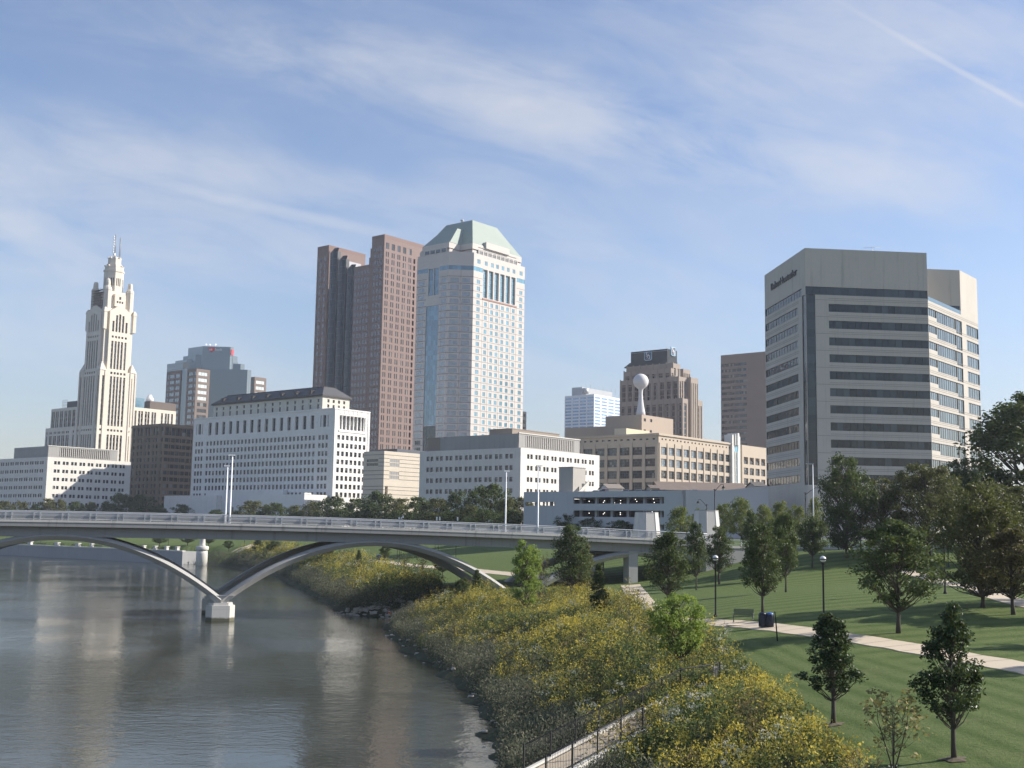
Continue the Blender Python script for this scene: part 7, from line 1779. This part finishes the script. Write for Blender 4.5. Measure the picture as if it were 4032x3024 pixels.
# park trees near the bridge end
tree(2247, 2368, 2066, 150, 'park_a', 'dark', 'large dark green tree standing before the bridge deck right of the near arch foot')
tree(2292, 2352, 2140, 110, 'park_c', 'olive', 'olive tree half behind the large dark tree at the arch foot')
tree(2068, 2420, 2120, 115, 'park_c', 'bright', 'light green upright tree in the flowers before the arch foot')
tree(2128, 2390, 2176, 80, 'wisp', 'olive', 'thin olive tree just behind the light green upright one')
tree(2358, 2436, 2212, 96, 'cone', 'dark', 'dark cone shaped tree leafy to the ground beside the path')
tree(1876, 2347, 2240, 56, 'cone', 'dark', 'small dark cone shaped tree under the arch, at the edge of the flowers')
tree(1820, 2372, 2272, 60, 'park_c', 'mid', 'small green tree among the far flowers left of the dark cone')
tree(2632, 2402, 2092, 165, 'park_b', 'dark', 'broad dark tree right beside the path bend')
tree(2741, 2324, 2054, 82, 'park_a', 'dark', 'slender dark tree in front of the tapered pylon')
tree(2832, 2300, 2072, 112, 'park_a', 'mid', 'green tree right of the tapered pylon, behind a globe lamp')
tree(3003, 2419, 2060, 165, 'park_a', 'dark', 'tall airy dark tree behind the blue litter bin')
tree(3094, 2332, 2022, 110, 'park_a', 'mid', 'green tree on the hill just right of the tall airy one')
tree(3074, 2280, 2040, 95, 'park_b', 'dark', 'dark tree on the hill behind the green one, in front of the retaining wall')
tree(2958, 2270, 2005, 70, 'park_c', 'dark', 'narrow dark tree in front of the yellow green trees')
tree(3199, 2235, 2034, 128, 'round_s', 'dark', 'small round dark tree with a clear trunk on the hill crest')
tree(3335, 2196, 1788, 222, 'big_b', 'dark', 'large dark tree with a trunk on the crest below the pale office')
tree(3537, 2493, 2046, 300, 'park_b', 'dark', 'wide dark airy tree on the lawn above the path, right of the second globe lamp')
tree(3470, None, 1880, 190, 'big_b', 'olive', 'olive tree behind the wide airy one, next to the large crest tree', Y=172)
tree(3640, None, 1822, 300, 'big_a', 'olive', 'large olive green tree in front of the sunlit side of the pale office', Y=168)
tree(3868, 2392, 1893, 340, 'big_b', 'olive', 'large olive tree beside the upper path')
tree(3990, 2420, 2080, 260, 'park_b', 'rust', 'rusty olive tree at the right edge beside the upper path')
tree(4060, None, 1545, 560, 'big_a', 'dark', 'tallest dark tree at the right edge of the park', Y=190)
tree(3790, None, 1800, 210, 'big_b', 'dark', 'dark tree between the pale office and the tallest tree', Y=185)
tree(3960, None, 1900, 260, 'big_a', 'olive', 'olive tree under the tallest tree at the right edge', Y=160)
# trees just outside the view on the right, whose shadows fall across the lawn
for x, y, h, w, pr in ((44, 86, 8.5, 5, 'park_a'), (50, 97, 9.5, 6, 'park_b'), (56, 108, 9, 6, 'park_b'), (60, 122, 11, 7, 'park_b'), (66, 136, 12, 8, 'big_b'), (41, 74, 7, 4.5, 'park_a'), (70, 150, 12, 8, 'big_b'), (36, 64, 6.5, 4, 'park_a')):
    z = hz(x, y); root = empty('park_tree', (x, y, z), x, 'dark park tree standing just past the right edge of the view', 'tree', 'trees past the right edge'); tm, cm, h0, w0 = PR[pr]
    for me, nm, mt in ((tm, 'trunk', BARK), (cm, 'crown', LEAF['dark'])):
        o = bpy.data.objects.new(nm, me); COL.objects.link(o); o.parent = root; o.scale = (w / w0, w / w0, h / h0); o.material_slots[0].link = 'OBJECT'; o.material_slots[0].material = mt
# beyond the arch
tree(1741, 2275, 2182, 76, 'round_s', 'dark', 'round dark tree seen under the arch beside the far path')
tree(1518, 2212, 2142, 46, 'round_s', 'mid', 'small green tree under the arch crown beside the far path')
tree(1411, 2246, 2164, 40, 'cone', 'dark', 'dark cone shaped tree under the left part of the near arch')
tree(1590, 2286, 2182, 90, 'wisp', 'olive', 'wispy pale tree under the arch crown')
tree(1665, 2292, 2178, 90, 'wisp', 'mid', 'wispy green tree between the pale wispy one and the round dark tree')
tree(1288, 2212, 2152, 44, 'round_s', 'rust', 'small rusty tree at the left under the near arch')
tree(1350, 2226, 2160, 60, 'wisp', 'mid', 'wispy tree left of the dark cone under the arch')
tree(628, 2150, 2108, 60, 'round_s', 'dark', 'small dark round tree on the far lawn under the bridge, left one')
tree(738, 2148, 2106, 56, 'round_s', 'dark', 'small dark round tree on the far lawn beside the round pier')
tree(822, 2152, 2100, 56, 'round_s', 'dark', 'small dark round tree on the far lawn right of the round pier')
tree(1012, 2180, 2118, 60, 'cone', 'dark', 'dark bushy tree on the far bank above the flowers')
tree(1075, 2186, 2128, 56, 'round_s', 'mid', 'green bushy tree on the far bank above the flowers, right of the dark one')
tree(900, 2170, 2128, 40, 'round_s', 'mid', 'small bush like tree at the left end of the far flowers')
# yellow green street trees behind the pylons
G1 = 'yellow green street trees behind the pylons'
for px, top, w, Y, lab in ((2680, 1996, 120, 238, 'yellow green tree between the two tapered pylons'), (2760, 2005, 90, 246, 'yellow green tree directly behind the right tapered pylon'), (2845, 1984, 95, 240, 'yellow green tree beside the curved street lamp'),
        (2920, 1960, 115, 236, 'tallest yellow green tree, in the middle of its row'), (3005, 1988, 95, 240, 'yellow green tree just right of the tallest in its row'), (3075, 1974, 90, 243, 'yellow green tree in front of the big office base'), (3140, 1990, 85, 240, 'low yellow green tree left of the thin lamp post'), (3205, 1958, 70, 232, 'yellow green tree around the thin tall lamp post')):
    tree(px, None, top, w, 'far_b', 'lime', lab, Y=Y, group=G1, name='street_tree')
# riverside row behind the bridge
G2 = 'riverside trees behind the bridge'
ROW = [(20, 1972, 70, 'far_a', 'olive'), (85, 1974, 62, 'far_b', 'olive'), (140, 1984, 55, 'far_b', 'mid'), (195, 1962, 72, 'far_a', 'olive'), (240, 1966, 52, 'far_b', 'olive'), (300, 1974, 66, 'far_a', 'mid'), (362, 1976, 60, 'far_a', 'olive'), (415, 1974, 46, 'far_b', 'mid'),
       (474, 1938, 92, 'far_c', 'dark'), (556, 1944, 110, 'far_c', 'dark'), (628, 1988, 50, 'far_b', 'mid'), (720, 1986, 82, 'far_a', 'dark'), (850, 2006, 60, 'far_a', 'dark'), (1000, 1972, 105, 'far_a', 'olive'), (1085, 1980, 90, 'far_a', 'mid'), (1160, 1990, 80, 'far_a', 'olive'),
       (1235, 1974, 85, 'far_b', 'olive'), (1320, 1950, 110, 'far_c', 'dark'), (1405, 1962, 92, 'far_a', 'mid'), (1490, 1930, 115, 'far_c', 'dark'), (1575, 1962, 105, 'far_a', 'olive'), (1650, 1956, 90, 'far_a', 'mid'), (1718, 1962, 110, 'far_a', 'olive'), (1800, 1934, 90, 'far_b', 'dark'),
       (1862, 1990, 70, 'far_b', 'olive'), (1935, 1902, 150, 'far_c', 'dark'), (2000, 1962, 80, 'far_b', 'olive'), (2058, 1958, 90, 'far_a', 'olive'), (2125, 1990, 80, 'far_b', 'dark'), (2165, 2000, 60, 'far_a', 'mid'), (2222, 1962, 80, 'far_b', 'dark'), (2290, 1990, 66, 'far_b', 'mid'), (2355, 2000, 80, 'far_a', 'dark'),
       (2432, 2030, 46, 'far_b', 'dark'), (2494, 1984, 82, 'far_b', 'mid')]
WORDS = {'olive': 'olive', 'mid': 'green', 'dark': 'dark'}
MARKS = [(0, 150, 'below the left end of the white block'), (150, 430, 'below the sunlit side of the white block by the spire'), (430, 660, 'at the foot of the brown office block'), (660, 800, 'before the low wing of the court building'), (800, 1250, 'before the long shaded side of the court building'),
         (1250, 1450, 'at the sunlit end of the court building'), (1450, 1680, 'before the tan banded building'), (1680, 2030, 'before the shaded side of the louvred white block'), (2030, 2200, 'below the sunlit side of the louvred white block'), (2200, 2600, 'before the parking garage')]
_cnt = {}
for i, (px, top, w, pr, lk) in enumerate(ROW):
    where = next(s for a, b, s in MARKS if a <= px < b); same = [r for r in ROW if r[4] == lk and next(s for a, b, s in MARKS if a <= r[0] < b) == where]
    k = [r[0] for r in same].index(px); size = sorted(same, key=lambda r: -r[2]); n = len(same)
    q_ = '' if n == 1 else (('left ', 'right ')[k] if n == 2 else ('left ', 'middle ', 'right ')[k] if n == 3 else '')
    Y = (500 - px * .10 if px < 830 else 430 - (px - 830) * .45 if px < 1010 else 340) + (i * 37) % 26
    while hz(ray(px, top).x * Y, Y) < 10.6 and Y < 640: Y += 5
    tree(px, None, top, w * (1.35 if px > 700 else 1.2), pr, lk, '%s%s riverside tree %s' % (q_, WORDS[lk], where), Y=Y, group=G2, name='riverside_tree')
# low second row so that no gap shows at the foot
for i, (px, top, w) in enumerate(((40, 2000, 120), (150, 2000, 120), (330, 1998, 130), (640, 2004, 90), (930, 2008, 80), (1040, 2010, 120), (1180, 2012, 120), (1300, 2006, 120), (1440, 2006, 130), (1560, 2004, 130), (1680, 2010, 130), (1790, 2006, 130), (1900, 2000, 140), (2020, 2004, 130), (2130, 2016, 120), (2240, 2020, 120), (2340, 2034, 120), (2440, 2046, 110))):
    Y = 506 - px * .10 if px < 830 else 410 - (px - 830) * .45 if px < 1010 else 318
    if px > 2000: Y = 262
    while hz(ray(px, top).x * Y, Y) < 10.4 and Y < 640: Y += 5
    tree(px, None, top, w, 'far_c', 'dark', 'low dense dark tree filling the foot of the riverside tree row', Y=Y, group='low dense trees at the foot of the row', name='riverside_tree')

# mulch ring under the nearest maples
for px, py, lab in ((3757, 2992, 'round mulch ring under the nearest young maple'), (3281, 2854, 'round mulch ring under the young maple below the path')):
    p = ground_px(px, py); mb = MB(); n = 18; P = []
    for k in range(n): a = 2 * math.pi * k / n; rr = .45 * (1 + .2 * math.sin(5 * a) + .12 * math.sin(3 * a + px)); x, y = p.x + rr * math.cos(a), p.y + rr * math.sin(a); P.append((x, y, hz(x, y) + .03))
    c = (p.x, p.y, p.z + .10)
    for k in range(n): mb.face([P[k], P[(k + 1) % n], c])
    tag(mb.build('mulch_ring', simple('mulch', (.11, .09, .055), .95, var=.35, scale=9)), lab, 'mulch', 'mulch rings')

# ------------------------------------------------------------------ park furniture
def globe_lamp(px, py, top, label, Y=None):
    if py is None: r = ray(px, top); p = Vector((r.x * Y, Y, 0)); p.z = hz(p.x, p.y)
    else: p = ground_px(px, py)
    H = EYE + ray(px, top).z * p.y - p.z; root = empty('globe_lamp', p, .2, label, 'street lamp', 'globe lamps in the park'); r = .235
    mb = MB(); mb.lathe([(.16, -.1), (.16, .12), (.10, .22), (.075, .5), (.065, H - 2 * r - .22), (.09, H - 2 * r - .2), (.13, H - 2 * r - .06), (.16, H - 2 * r)], n=12); mb.build('pole', M['black_metal'], root)
    gm = bpy.data.materials.get('lamp_globe') or simple('lamp_globe', (.72, .72, .70), .25, var=.02)
    mb = MB(); mb.lathe([(r * math.sin(t) + .002, H - r - r * math.cos(t)) for t in np.linspace(.3, math.pi - .01, 16)], n=20); mb.build('globe', gm, root)
    mb = MB(); mb.lathe([(r + .012, H - r - .055), (r + .03, H - r), (r + .012, H - r + .035)], n=20); mb.build('band', M['black_metal'], root)
globe_lamp(2818, 2428, 2186, 'black globe lamp beside the bench')
globe_lamp(3244, 2440, 2189, 'black globe lamp rising behind the young maple')
globe_lamp(3386, None, 2021, 'globe lamp in front of the large crest tree', Y=172)
globe_lamp(3728, None, 2014, 'globe lamp in front of the large olive tree below the pale office', Y=158)
globe_lamp(3722, 2338, 2078, 'globe lamp standing beside the upper path')
for px, py, lab in ((160, 2141, 'black lamp post on the far lawn beyond the river wall, under the left arch'), (662, 2146, 'black lamp post on the far lawn left of the round pier'), (962, 2152, 'black lamp post on the far lawn right of the round pier')): globe_lamp(px, py, 2086, lab)
for px, py, lab in ((1670, 2499, 'small orange marker in the scrub at the waterline'), (1533, 2418, 'small orange marker beside the pale stones of the inlet')):
    p = ground_px(px, py); root = empty('orange_marker', p, 0, lab, 'marker', 'orange markers on the shore'); mb = MB(); mb.lathe([(.22, 0), (.22, .05), (.06, .55), (.03, .75)], n=10); mb.build('cone', simple('marker_orange', (.70, .12, .03), .6), root); mb = MB(); mb.lathe([(.142, .3), (.112, .42)], n=10); mb.build('stripe', M['white_metal'], root)
def bench():
    p = ground_px(2926, 2452); root = empty('park_bench', p, -0.28, 'dark slatted metal bench with curved arms beside the path', 'bench'); m = simple('bench_metal', (.045, .055, .055), .5)
    mb = MB()
    for k in range(7): y = -.02 + k * .065; mb.box(-.72, .72, y, y + .045, .43 + .02 * abs(k - 3) / 3, .455 + .02 * abs(k - 3) / 3)
    mb.build('seat', m, root); mb = MB()
    for k in range(8): z = .52 + k * .062; y = .44 + k * .022; mb.box(-.72, .72, y, y + .022, z, z + .045)
    mb.build('backrest', m, root)
    for x in (-.74, .74):
        mb = MB(); mb.tube([(x, -.16, 0), (x, .12, .30), (x, .42, .44), (x, .62, 1.0)], .025, 6); mb.tube([(x, .60, 0), (x, .30, .25), (x, .02, .42), (x, -.10, .62)], .025, 6); mb.build('leg', m, root)
        mb = MB(); mb.tube([(x, -.10, .62), (x, -.16, .68), (x, .10, .70), (x, .52, .70)], .025, 6); mb.build('armrest', m, root)
    q0 = ground_px(2926, 2460); mb = MB(); mb.box(-1.1, 1.1, -.9, .5, -.1, .025); s = mb.build('bench_pad', M['path'], None, q0, -.28); tag(s, 'concrete pad under the park bench', 'concrete pad')
bench()
def bin_(px, py, h, w, label, col, lidc, double=False):
    p = ground_px(px, py); root = empty('litter_bin', p, -.25, label, 'litter bin', 'litter bins'); m = simple('bin_metal', col, .4, var=.05)
    for dx in ((-w / 4, w / 4) if double else (0,)):
        r = w / 4 if double else w / 2; mb = MB(); mb.lathe([(r * .93, .06), (r, .1), (r, h * .84), (r * .94, h * .86)], c=(dx, 0, 0), n=20)
        for k in range(16): a = 2 * math.pi * k / 16; x, y = dx + r * math.cos(a), r * math.sin(a); mb.box(x - .018, x + .018, y - .018, y + .018, .08, h * .84)
        b_ = mb.build('body', m, root); mb = MB(); mb.lathe([(r * 1.03, h * .862), (r * 1.05, h * .9), (r * .8, h * .97), (r * .3, h)], c=(dx, 0, 0), n=20); mb.build('lid', simple('bin_lid', lidc if dx > 0 or not double else col, .35), root)
bin_(3017, 2472, 1.12, 1.05, 'pair of navy litter bins with one blue lid, beside the path', (.012, .016, .035), (.05, .13, .36), True)
bin_(3656, 2192, 1.35, .9, 'black litter bin at the top of the upper path', (.014, .014, .016), (.03, .03, .035))
bin_(1491, 2207, 1.3, 1.0, 'blue litter bin on the far path under the arch', (.015, .03, .09), (.04, .10, .28))
_p = ground_px(3062, 2524); _a = at(3051, 2408, _p.y) - _p; root = empty('black_stake', _p, 0, 'thin leaning black stake at the near edge of the path', 'stake')
mb = MB(); mb.tube([(0, 0, -.2), (_a.x * .5, 0, _a.z * .5), (_a.x, 0, _a.z)], [.05, .045, .04], 6); mb.build('shaft', M['black_metal'], root)
def street_lamp(px, top, Y, arm, label, h0=GR, tall=True):
    r = ray(px, top); p = Vector((r.x * Y, Y, 0)); p.z = min(hz(p.x, p.y), GR); H = EYE + r.z * Y - p.z; root = empty('street_lamp', p, 0, label, 'street lamp', 'curved street lamps behind the park')
    mb = MB(); mb.lathe([(.22, 0), (.2, .5), (.13, .7), (.09, H)], n=12); mb.build('pole', M['black_metal'], root)
    if arm:
        s = 1 if arm > 0 else -1; a = abs(arm); mb = MB(); mb.tube([(0, 0, H - .5), (s * a * .35, 0, H + .25), (s * a * .75, 0, H + .9), (s * a, 0, H + .85), (s * a, 0, H + .55)], .055, 6); mb.tube([(-s * .35, 0, H - .15), (s * .35, 0, H - .15)], .04, 6); mb.build('arm', M['black_metal'], root)
        mb = MB(); mb.lathe([(.09, H + .6), (.16, H + .5), (.34, H + .18), (.34, H + .12)], c=(s * a, 0, 0), n=14); mb.build('shade', M['black_metal'], root)
        mb = MB(); mb.lathe([(.02, H - .18), (.2, H - .08), (.26, H + .11)], c=(s * a, 0, 0), n=14); mb.build('globe', bpy.data.materials['lamp_globe'], root)
street_lamp(2814, 1925, 222, 1.65, 'tall black street lamp with one curved arm behind the right pylon')
street_lamp(2783, 1985, 232, -1.7, 'black street lamp with its curved arm reaching left over the yellow green trees')
street_lamp(3171, 1938, 226, 2.7, 'black street lamp with a long curved arm in front of the big office')
r = ray(3200, 1828); root = empty('thin_lamp_post', (r.x * 205, 205, 10.4), 0, 'thin tall pale lamp post in front of the big office', 'lamp post'); H = EYE + r.z * 205 - 10.4
mb = MB(); mb.lathe([(.14, 0), (.07, H)], n=10); mb.build('pole', M['white_metal'], root); mb = MB(); mb.box(-1.2, .2, -.12, .12, H, H + .12); mb.build('lamp_head', M['steel'], root)
# pale banner posts on the promenade behind the bridge
for px, py, h in ((1583, 2035, 10), (1716, 2042, 14), (1728, 2042, 14), (1798, 2043, 14), (1577, 2040, 8), (1568, 2040, 8)):
    r = ray(px, py); p = Vector((r.x * 262, 262, 0)); p.z = hz(p.x, p.y); z = EYE + r.z * 262 - p.z; root = empty('banner_post', p, 0, 'small post with a pale banner in front of the riverside trees', 'banner', 'pale banners before the riverside trees')
    mb = MB(); mb.tube([(0, 0, 0), (0, 0, z + .5)], .05, 6); mb.build('post', M['black_metal'], root); mb = MB(); mb.box(.06, .36, -.02, .02, z - h / F * 262 / 2, z + h / F * 262 / 2); mb.build('banner', M['white_metal'], root)

# ------------------------------------------------------------------ rocks
def rock(p, r, name, label=None, cat=None, group=None, flat=.65):
    rng = np.random.default_rng(int(abs(p.x * 991 + p.y * 37)) % 100000); mb = MB(); n, m_ = 9, 6; ring = []
    for i in range(m_ + 1):
        t = math.pi * i / m_
        for j in range(n):
            a = 2 * math.pi * j / n; k = r * rng.uniform(.78, 1.12); mb.v.append((k * math.sin(t) * math.cos(a), k * math.sin(t) * math.sin(a) * .85, k * math.cos(t) * flat + r * flat * .45))
    for i in range(m_):
        for j in range(n): mb.f.append((i * n + j, i * n + (j + 1) % n, (i + 1) * n + (j + 1) % n, (i + 1) * n + j)); mb.m.append(0); mb.s.append(False)
    o = mb.build(name, M['rock'], None, p, rng.uniform(0, 6)); return tag(o, label, cat, group)
rock(ground_px(2142, 2362), 1.0, 'boulder', 'large pale boulder under the bridge end', 'boulder')
rock(ground_px(2318, 2328), .5, 'boulder', 'pale stone beside the dark cone shaped tree', 'boulder')
def riprap():
    rng = np.random.default_rng(5); V = []; Fs = []
    base = np.array([(-1, -1, -.5), (1, -1, -.6), (1, 1, -.5), (-1, 1, -.6), (-.8, -.7, .5), (.7, -.8, .6), (.8, .7, .5), (-.7, .8, .55)])
    fc = np.array([(0, 3, 2, 1), (4, 5, 6, 7), (0, 1, 5, 4), (1, 2, 6, 5), (2, 3, 7, 6), (3, 0, 4, 7)])
    P = []
    for k in range(300):
        t = rng.random(); a = Vector((-10.2, 167.5)).lerp(Vector((-23.5, 175.5)), rng.random()) if k < 230 else None
        if a is None:
            s = rng.random() * 11.5; i = 2 + int(s); i = min(i, len(SHORE) - 8); a = Vector(SHORE[i]).lerp(Vector(SHORE[i + 1]), rng.random()); x, y = a.x + rng.normal() * .5 + .3, a.y + rng.normal() * .6; sz = rng.uniform(.10, .22)
        else: x, y = a.x + rng.normal() * 1.6 + 1.0, a.y + rng.normal() * 1.5; sz = rng.uniform(.18, .45)
        P.append((x, y, sz))
    X = np.array(P); Z = np.maximum(height(X[:, 0], X[:, 1]), -.05)
    for (x, y, sz), z in zip(P, Z):
        an = rng.random() * 6.3; c, s = math.cos(an), math.sin(an); b = base * sz * rng.uniform(.7, 1.3, (1, 3)) + rng.normal(size=base.shape) * sz * .12
        b = np.stack([b[:, 0] * c - b[:, 1] * s + x, b[:, 0] * s + b[:, 1] * c + y, b[:, 2] * .8 + z + sz * .2], 1); Fs.append(fc + len(V) * 8); V.append(b)
    me = npmesh('riprap', np.concatenate(V), np.concatenate(Fs), [M['rock']]); o = bpy.data.objects.new('riprap_gravel', me); COL.objects.link(o); tag(o, 'loose pale stones along the waterline', 'stones', kind='stuff')
riprap()

# ------------------------------------------------------------------ wildflowers, forbs and shoreline willow scrub
def plant_mat():
    m, t, b = newmat('wild_plants'); a = t.nodes.new('ShaderNodeVertexColor'); a.layer_name = 'tint'; t.links.new(a.outputs[0], b.inputs['Base Color']); b.inputs['Roughness'].default_value = .7; b.inputs['Specular IOR Level'].default_value = .2
    tr = t.nodes.new('ShaderNodeBsdfTranslucent'); t.links.new(a.outputs[0], tr.inputs[0]); mx = t.nodes.new('ShaderNodeMixShader'); mx.inputs[0].default_value = .40
    o = t.nodes['Material Output']; t.links.new(b.outputs[0], mx.inputs[1]); t.links.new(tr.outputs[0], mx.inputs[2]); t.links.new(mx.outputs[0], o.inputs[0]); return m
PLANT = plant_mat()
def nz2(x, y, s, seed=0):
    r = np.random.default_rng(seed); v = 0
    for k in range(5):
        a = r.uniform(0, 6.3); f = s * r.uniform(.6, 1.9); v = v + np.sin((x * math.cos(a) + y * math.sin(a)) * f + r.uniform(0, 6.3))
    return v / 5 * 1.6
GOLD = np.array([(.56, .44, .065), (.62, .50, .09), (.48, .40, .07), (.42, .38, .11)]); GREEN = np.array([(.115, .160, .048), (.165, .205, .062), (.100, .140, .050), (.205, .225, .090)])
PALE = np.array([(.38, .40, .31), (.46, .46, .38), (.30, .33, .25)]); TAN = np.array([(.22, .16, .075), (.28, .21, .10), (.17, .12, .06)]); WILLOW = np.array([(.15, .165, .095), (.20, .205, .135), (.11, .125, .075), (.24, .22, .145)])
def field(name, poly, dens, scale, seed, label, nleaf=20, nplume=13, dmin=2.2, ymax=None, ymin=None, willow=4.5):
    rng = np.random.default_rng(seed); P = np.array([(p[0], p[1]) for p in poly]); lo, hi = P.min(0), P.max(0); n = int((hi - lo).prod() * dens)
    x = rng.uniform(lo[0], hi[0], n); y = rng.uniform(lo[1], hi[1], n); k = in_poly(x, y, P)
    if ymax: k &= y < ymax
    if ymin: k &= y >= ymin
    x, y = x[k], y[k]; d, _ = seg_dist(x, y); k = d > .5
    # keep the ramp clear
    c, s = math.cos(RAN), math.sin(RAN); u = (x - RA.x) * c + (y - RA.y) * s; v = -(x - RA.x) * s + (y - RA.y) * c
    k &= ~((u > -3) & (u < RL * .32) & (v > -1.0) & (v < 1.0)); x, y, d = x[k], y[k], d[k]
    z = height(x, y); n = len(x); pn = nz2(x, y, .55, 3) + rng.normal(size=n) * .30; pn2 = nz2(x, y, .8, 9) + rng.normal(size=n) * .4
    typ = np.where(pn > .28, 0, 1); typ = np.where(pn2 > 1.22, 2, typ); typ = np.where((pn2 < -.80), 3, typ); typ = np.where(d < willow + nz2(x, y, .35, 5) * 1.4, 4, typ)
    typ = np.where((typ == 0) & (rng.random(n) < .28), 1, typ)
    h = rng.uniform(.50, 1.45, n) * scale * (1 + .34 * nz2(x, y, .45, 21)) * np.where(typ == 4, 1.15, np.where(typ == 3, 1.05, 1.0)); h = np.clip(h, .35, 3)
    u2, v2 = (x - RA.x) * c + (y - RA.y) * s, -(x - RA.x) * s + (y - RA.y) * c; h = np.where((u2 > -1) & (u2 < RL + 2) & (v2 > -4.5) & (v2 < .3), h * (.62 + .09 * np.clip(-v2, 0, 4.5)), h)
    w = rng.uniform(.22, .42, n) * scale * np.where(typ == 4, 1.7, 1.0)
    Vs, Cs = [], []
    def emit(idx, m_, zl, zh, size, cols, aspect, spread, vert):
        """m_ little blades per plant between heights zl..zh (fractions)"""
        if len(idx) == 0: return
        i = np.repeat(idx, m_); q_ = len(i); t = rng.uniform(zl, zh, q_); rr = rng.random(q_) ** .5 * w[i] * spread; a = rng.random(q_) * 6.283
        p = np.stack([x[i] + rr * np.cos(a), y[i] + rr * np.sin(a), z[i] + h[i] * t * (1 - .25 * (rr / np.maximum(w[i], .05)) ** 2)], 1)
        nr = rng.normal(size=(q_, 3)) + np.array([0, 0, .5]); nr /= np.linalg.norm(nr, axis=1)[:, None]
        ax = rng.normal(size=(q_, 3)); ax[:, 2] += vert; ax -= nr * (ax * nr).sum(1)[:, None]; ax /= np.linalg.norm(ax, axis=1)[:, None]; bx = np.cross(nr, ax)
        sz = size * scale * rng.uniform(.6, 1.4, q_)[:, None]; ax = ax * sz; bx = bx * sz * aspect
        Vs.append(np.stack([p - ax * .5, p + bx * .5, p + ax * .5, p - bx * .5], 1).reshape(-1, 3))
        cc = cols[rng.integers(0, len(cols), q_)] * rng.uniform(.7, 1.25, (q_, 1)); pl = np.repeat(rng.uniform(.78, 1.15, len(idx)), m_)[:, None]; Cs.append(np.repeat(cc * pl, 4, 0))
    def heads(idx, nh, m_, size, cols, zlo=.86, zhi=1.1, rad=.085, tall=1.5):
        """nh flower heads per plant, each a little plume of m_ florets"""
        if len(idx) == 0: return
        i = np.repeat(idx, nh); a = rng.random(len(i)) * 6.283; rr = rng.random(len(i)) ** .6 * w[i] * .95; hx, hy = x[i] + rr * np.cos(a), y[i] + rr * np.sin(a); hzz = z[i] + h[i] * rng.uniform(zlo, zhi, len(i)); sc = rng.uniform(.6, 1.45, len(i)) * scale
        j = np.repeat(np.arange(len(i)), m_); q_ = len(j); o = rng.normal(size=(q_, 3)) * (rad * sc[j])[:, None] * np.array([1, 1, tall]); p = np.stack([hx[j], hy[j], hzz[j]], 1) + o
        nr = rng.normal(size=(q_, 3)) + np.array([0, 0, .4]); nr /= np.linalg.norm(nr, axis=1)[:, None]; ax = np.cross(nr, rng.normal(size=(q_, 3))); ax /= np.linalg.norm(ax, axis=1)[:, None]; bx = np.cross(nr, ax)
        sz = (size * sc[j] * rng.uniform(.6, 1.4, q_))[:, None]; ax = ax * sz; bx = bx * sz * .6
        Vs.append(np.stack([p - ax * .5, p + bx * .5, p + ax * .5, p - bx * .5], 1).reshape(-1, 3)); ck = cols[rng.integers(0, len(cols), len(i))] * rng.uniform(.75, 1.2, (len(i), 1)); Cs.append(np.repeat(ck[j] * rng.uniform(.85, 1.12, (q_, 1)), 4, 0))
    T = lambda k_: np.where(typ == k_)[0]
    emit(T(0), nleaf, .05, .85, .17, GREEN, .40, 1.0, 1.0); heads(T(0), 4, nplume // 2 + 1, .09, GOLD)
    emit(T(1), nleaf + 9, .05, 1.0, .17, GREEN, .42, 1.0, .8); heads(T(1)[::2], 2, 5, .10, GOLD * .85)
    emit(T(2), nleaf, .05, .9, .16, GREEN, .42, 1.0, .6); heads(T(2), 4, nplume // 2, .10, PALE, .9, 1.08, .10, .5)
    emit(T(3), nleaf, .05, .9, .18, TAN * .8 + GREEN[0] * .2, .22, .9, 1.6); emit(T(3), 6, .8, 1.15, .16, TAN, .3, .6, 1.6)
    emit(T(4), nleaf + 14, .05, 1.0, .15, WILLOW, .34, 1.0, 1.0)
    V = np.concatenate(Vs); C = np.concatenate(Cs); me = npmesh(name, V, np.arange(len(V)).reshape(-1, 4), [PLANT])
    at_ = me.color_attributes.new('tint', 'FLOAT_COLOR', 'POINT'); at_.data.foreach_set('color', np.concatenate([np.clip(C, 0, 1), np.ones((len(C), 1))], 1).astype(np.float32).ravel())
    o = bpy.data.objects.new(name, me); COL.objects.link(o); tag(o, label, 'wildflowers', kind='stuff'); return len(V) // 4
_n = [field('wildflowers', FIELD, 9.0, 1.0, 1, 'goldenrod and green forbs covering the near river bank', ymax=72), field('wildflowers', FIELD, 5.0, 1.15, 2, 'goldenrod covering the bank between the near fence and the bridge', ymin=72, nleaf=16, nplume=11, willow=2.6),
      field('wildflowers', FARFIELD, 1.3, 1.9, 3, 'goldenrod covering the far river bank under the arch', nleaf=16, nplume=13, willow=3.6)]
def shore_scrub():
    """low grey green willow scrub along the waterline outside the flower fields"""
    P = [Vector((x - 1.2, y, 0)) for x, y in SHORE[2:]]; Q = [Vector((x + 5, y + 2, 0)) for x, y in SHORE[2:]]
    return field('shore_scrub', P + Q[::-1], 3.2, 1.25, 8, 'grey green willow scrub along the waterline', willow=99, nleaf=14)
_n.append(shore_scrub()); print('plant faces', _n, 'trees', NT)

# ------------------------------------------------------------------ haze
def make_haze():
    mb = MB(); mb.box(-6200, 6200, -1700, 9300, -3.2, 205); m = bpy.data.materials.new('morning_haze'); m.use_nodes = True; t = m.node_tree; t.nodes.clear()
    v = t.nodes.new('ShaderNodeVolumePrincipled'); v.inputs['Color'].default_value = (0.86, 0.91, 1.0, 1); v.inputs['Density'].default_value = HAZE; v.inputs['Anisotropy'].default_value = 0.15
    o = t.nodes.new('ShaderNodeOutputMaterial'); t.links.new(v.outputs[0], o.inputs['Volume']); h = mb.build('haze', m); tag(h, kind='stuff')
HAZE = 0.00011
make_haze()
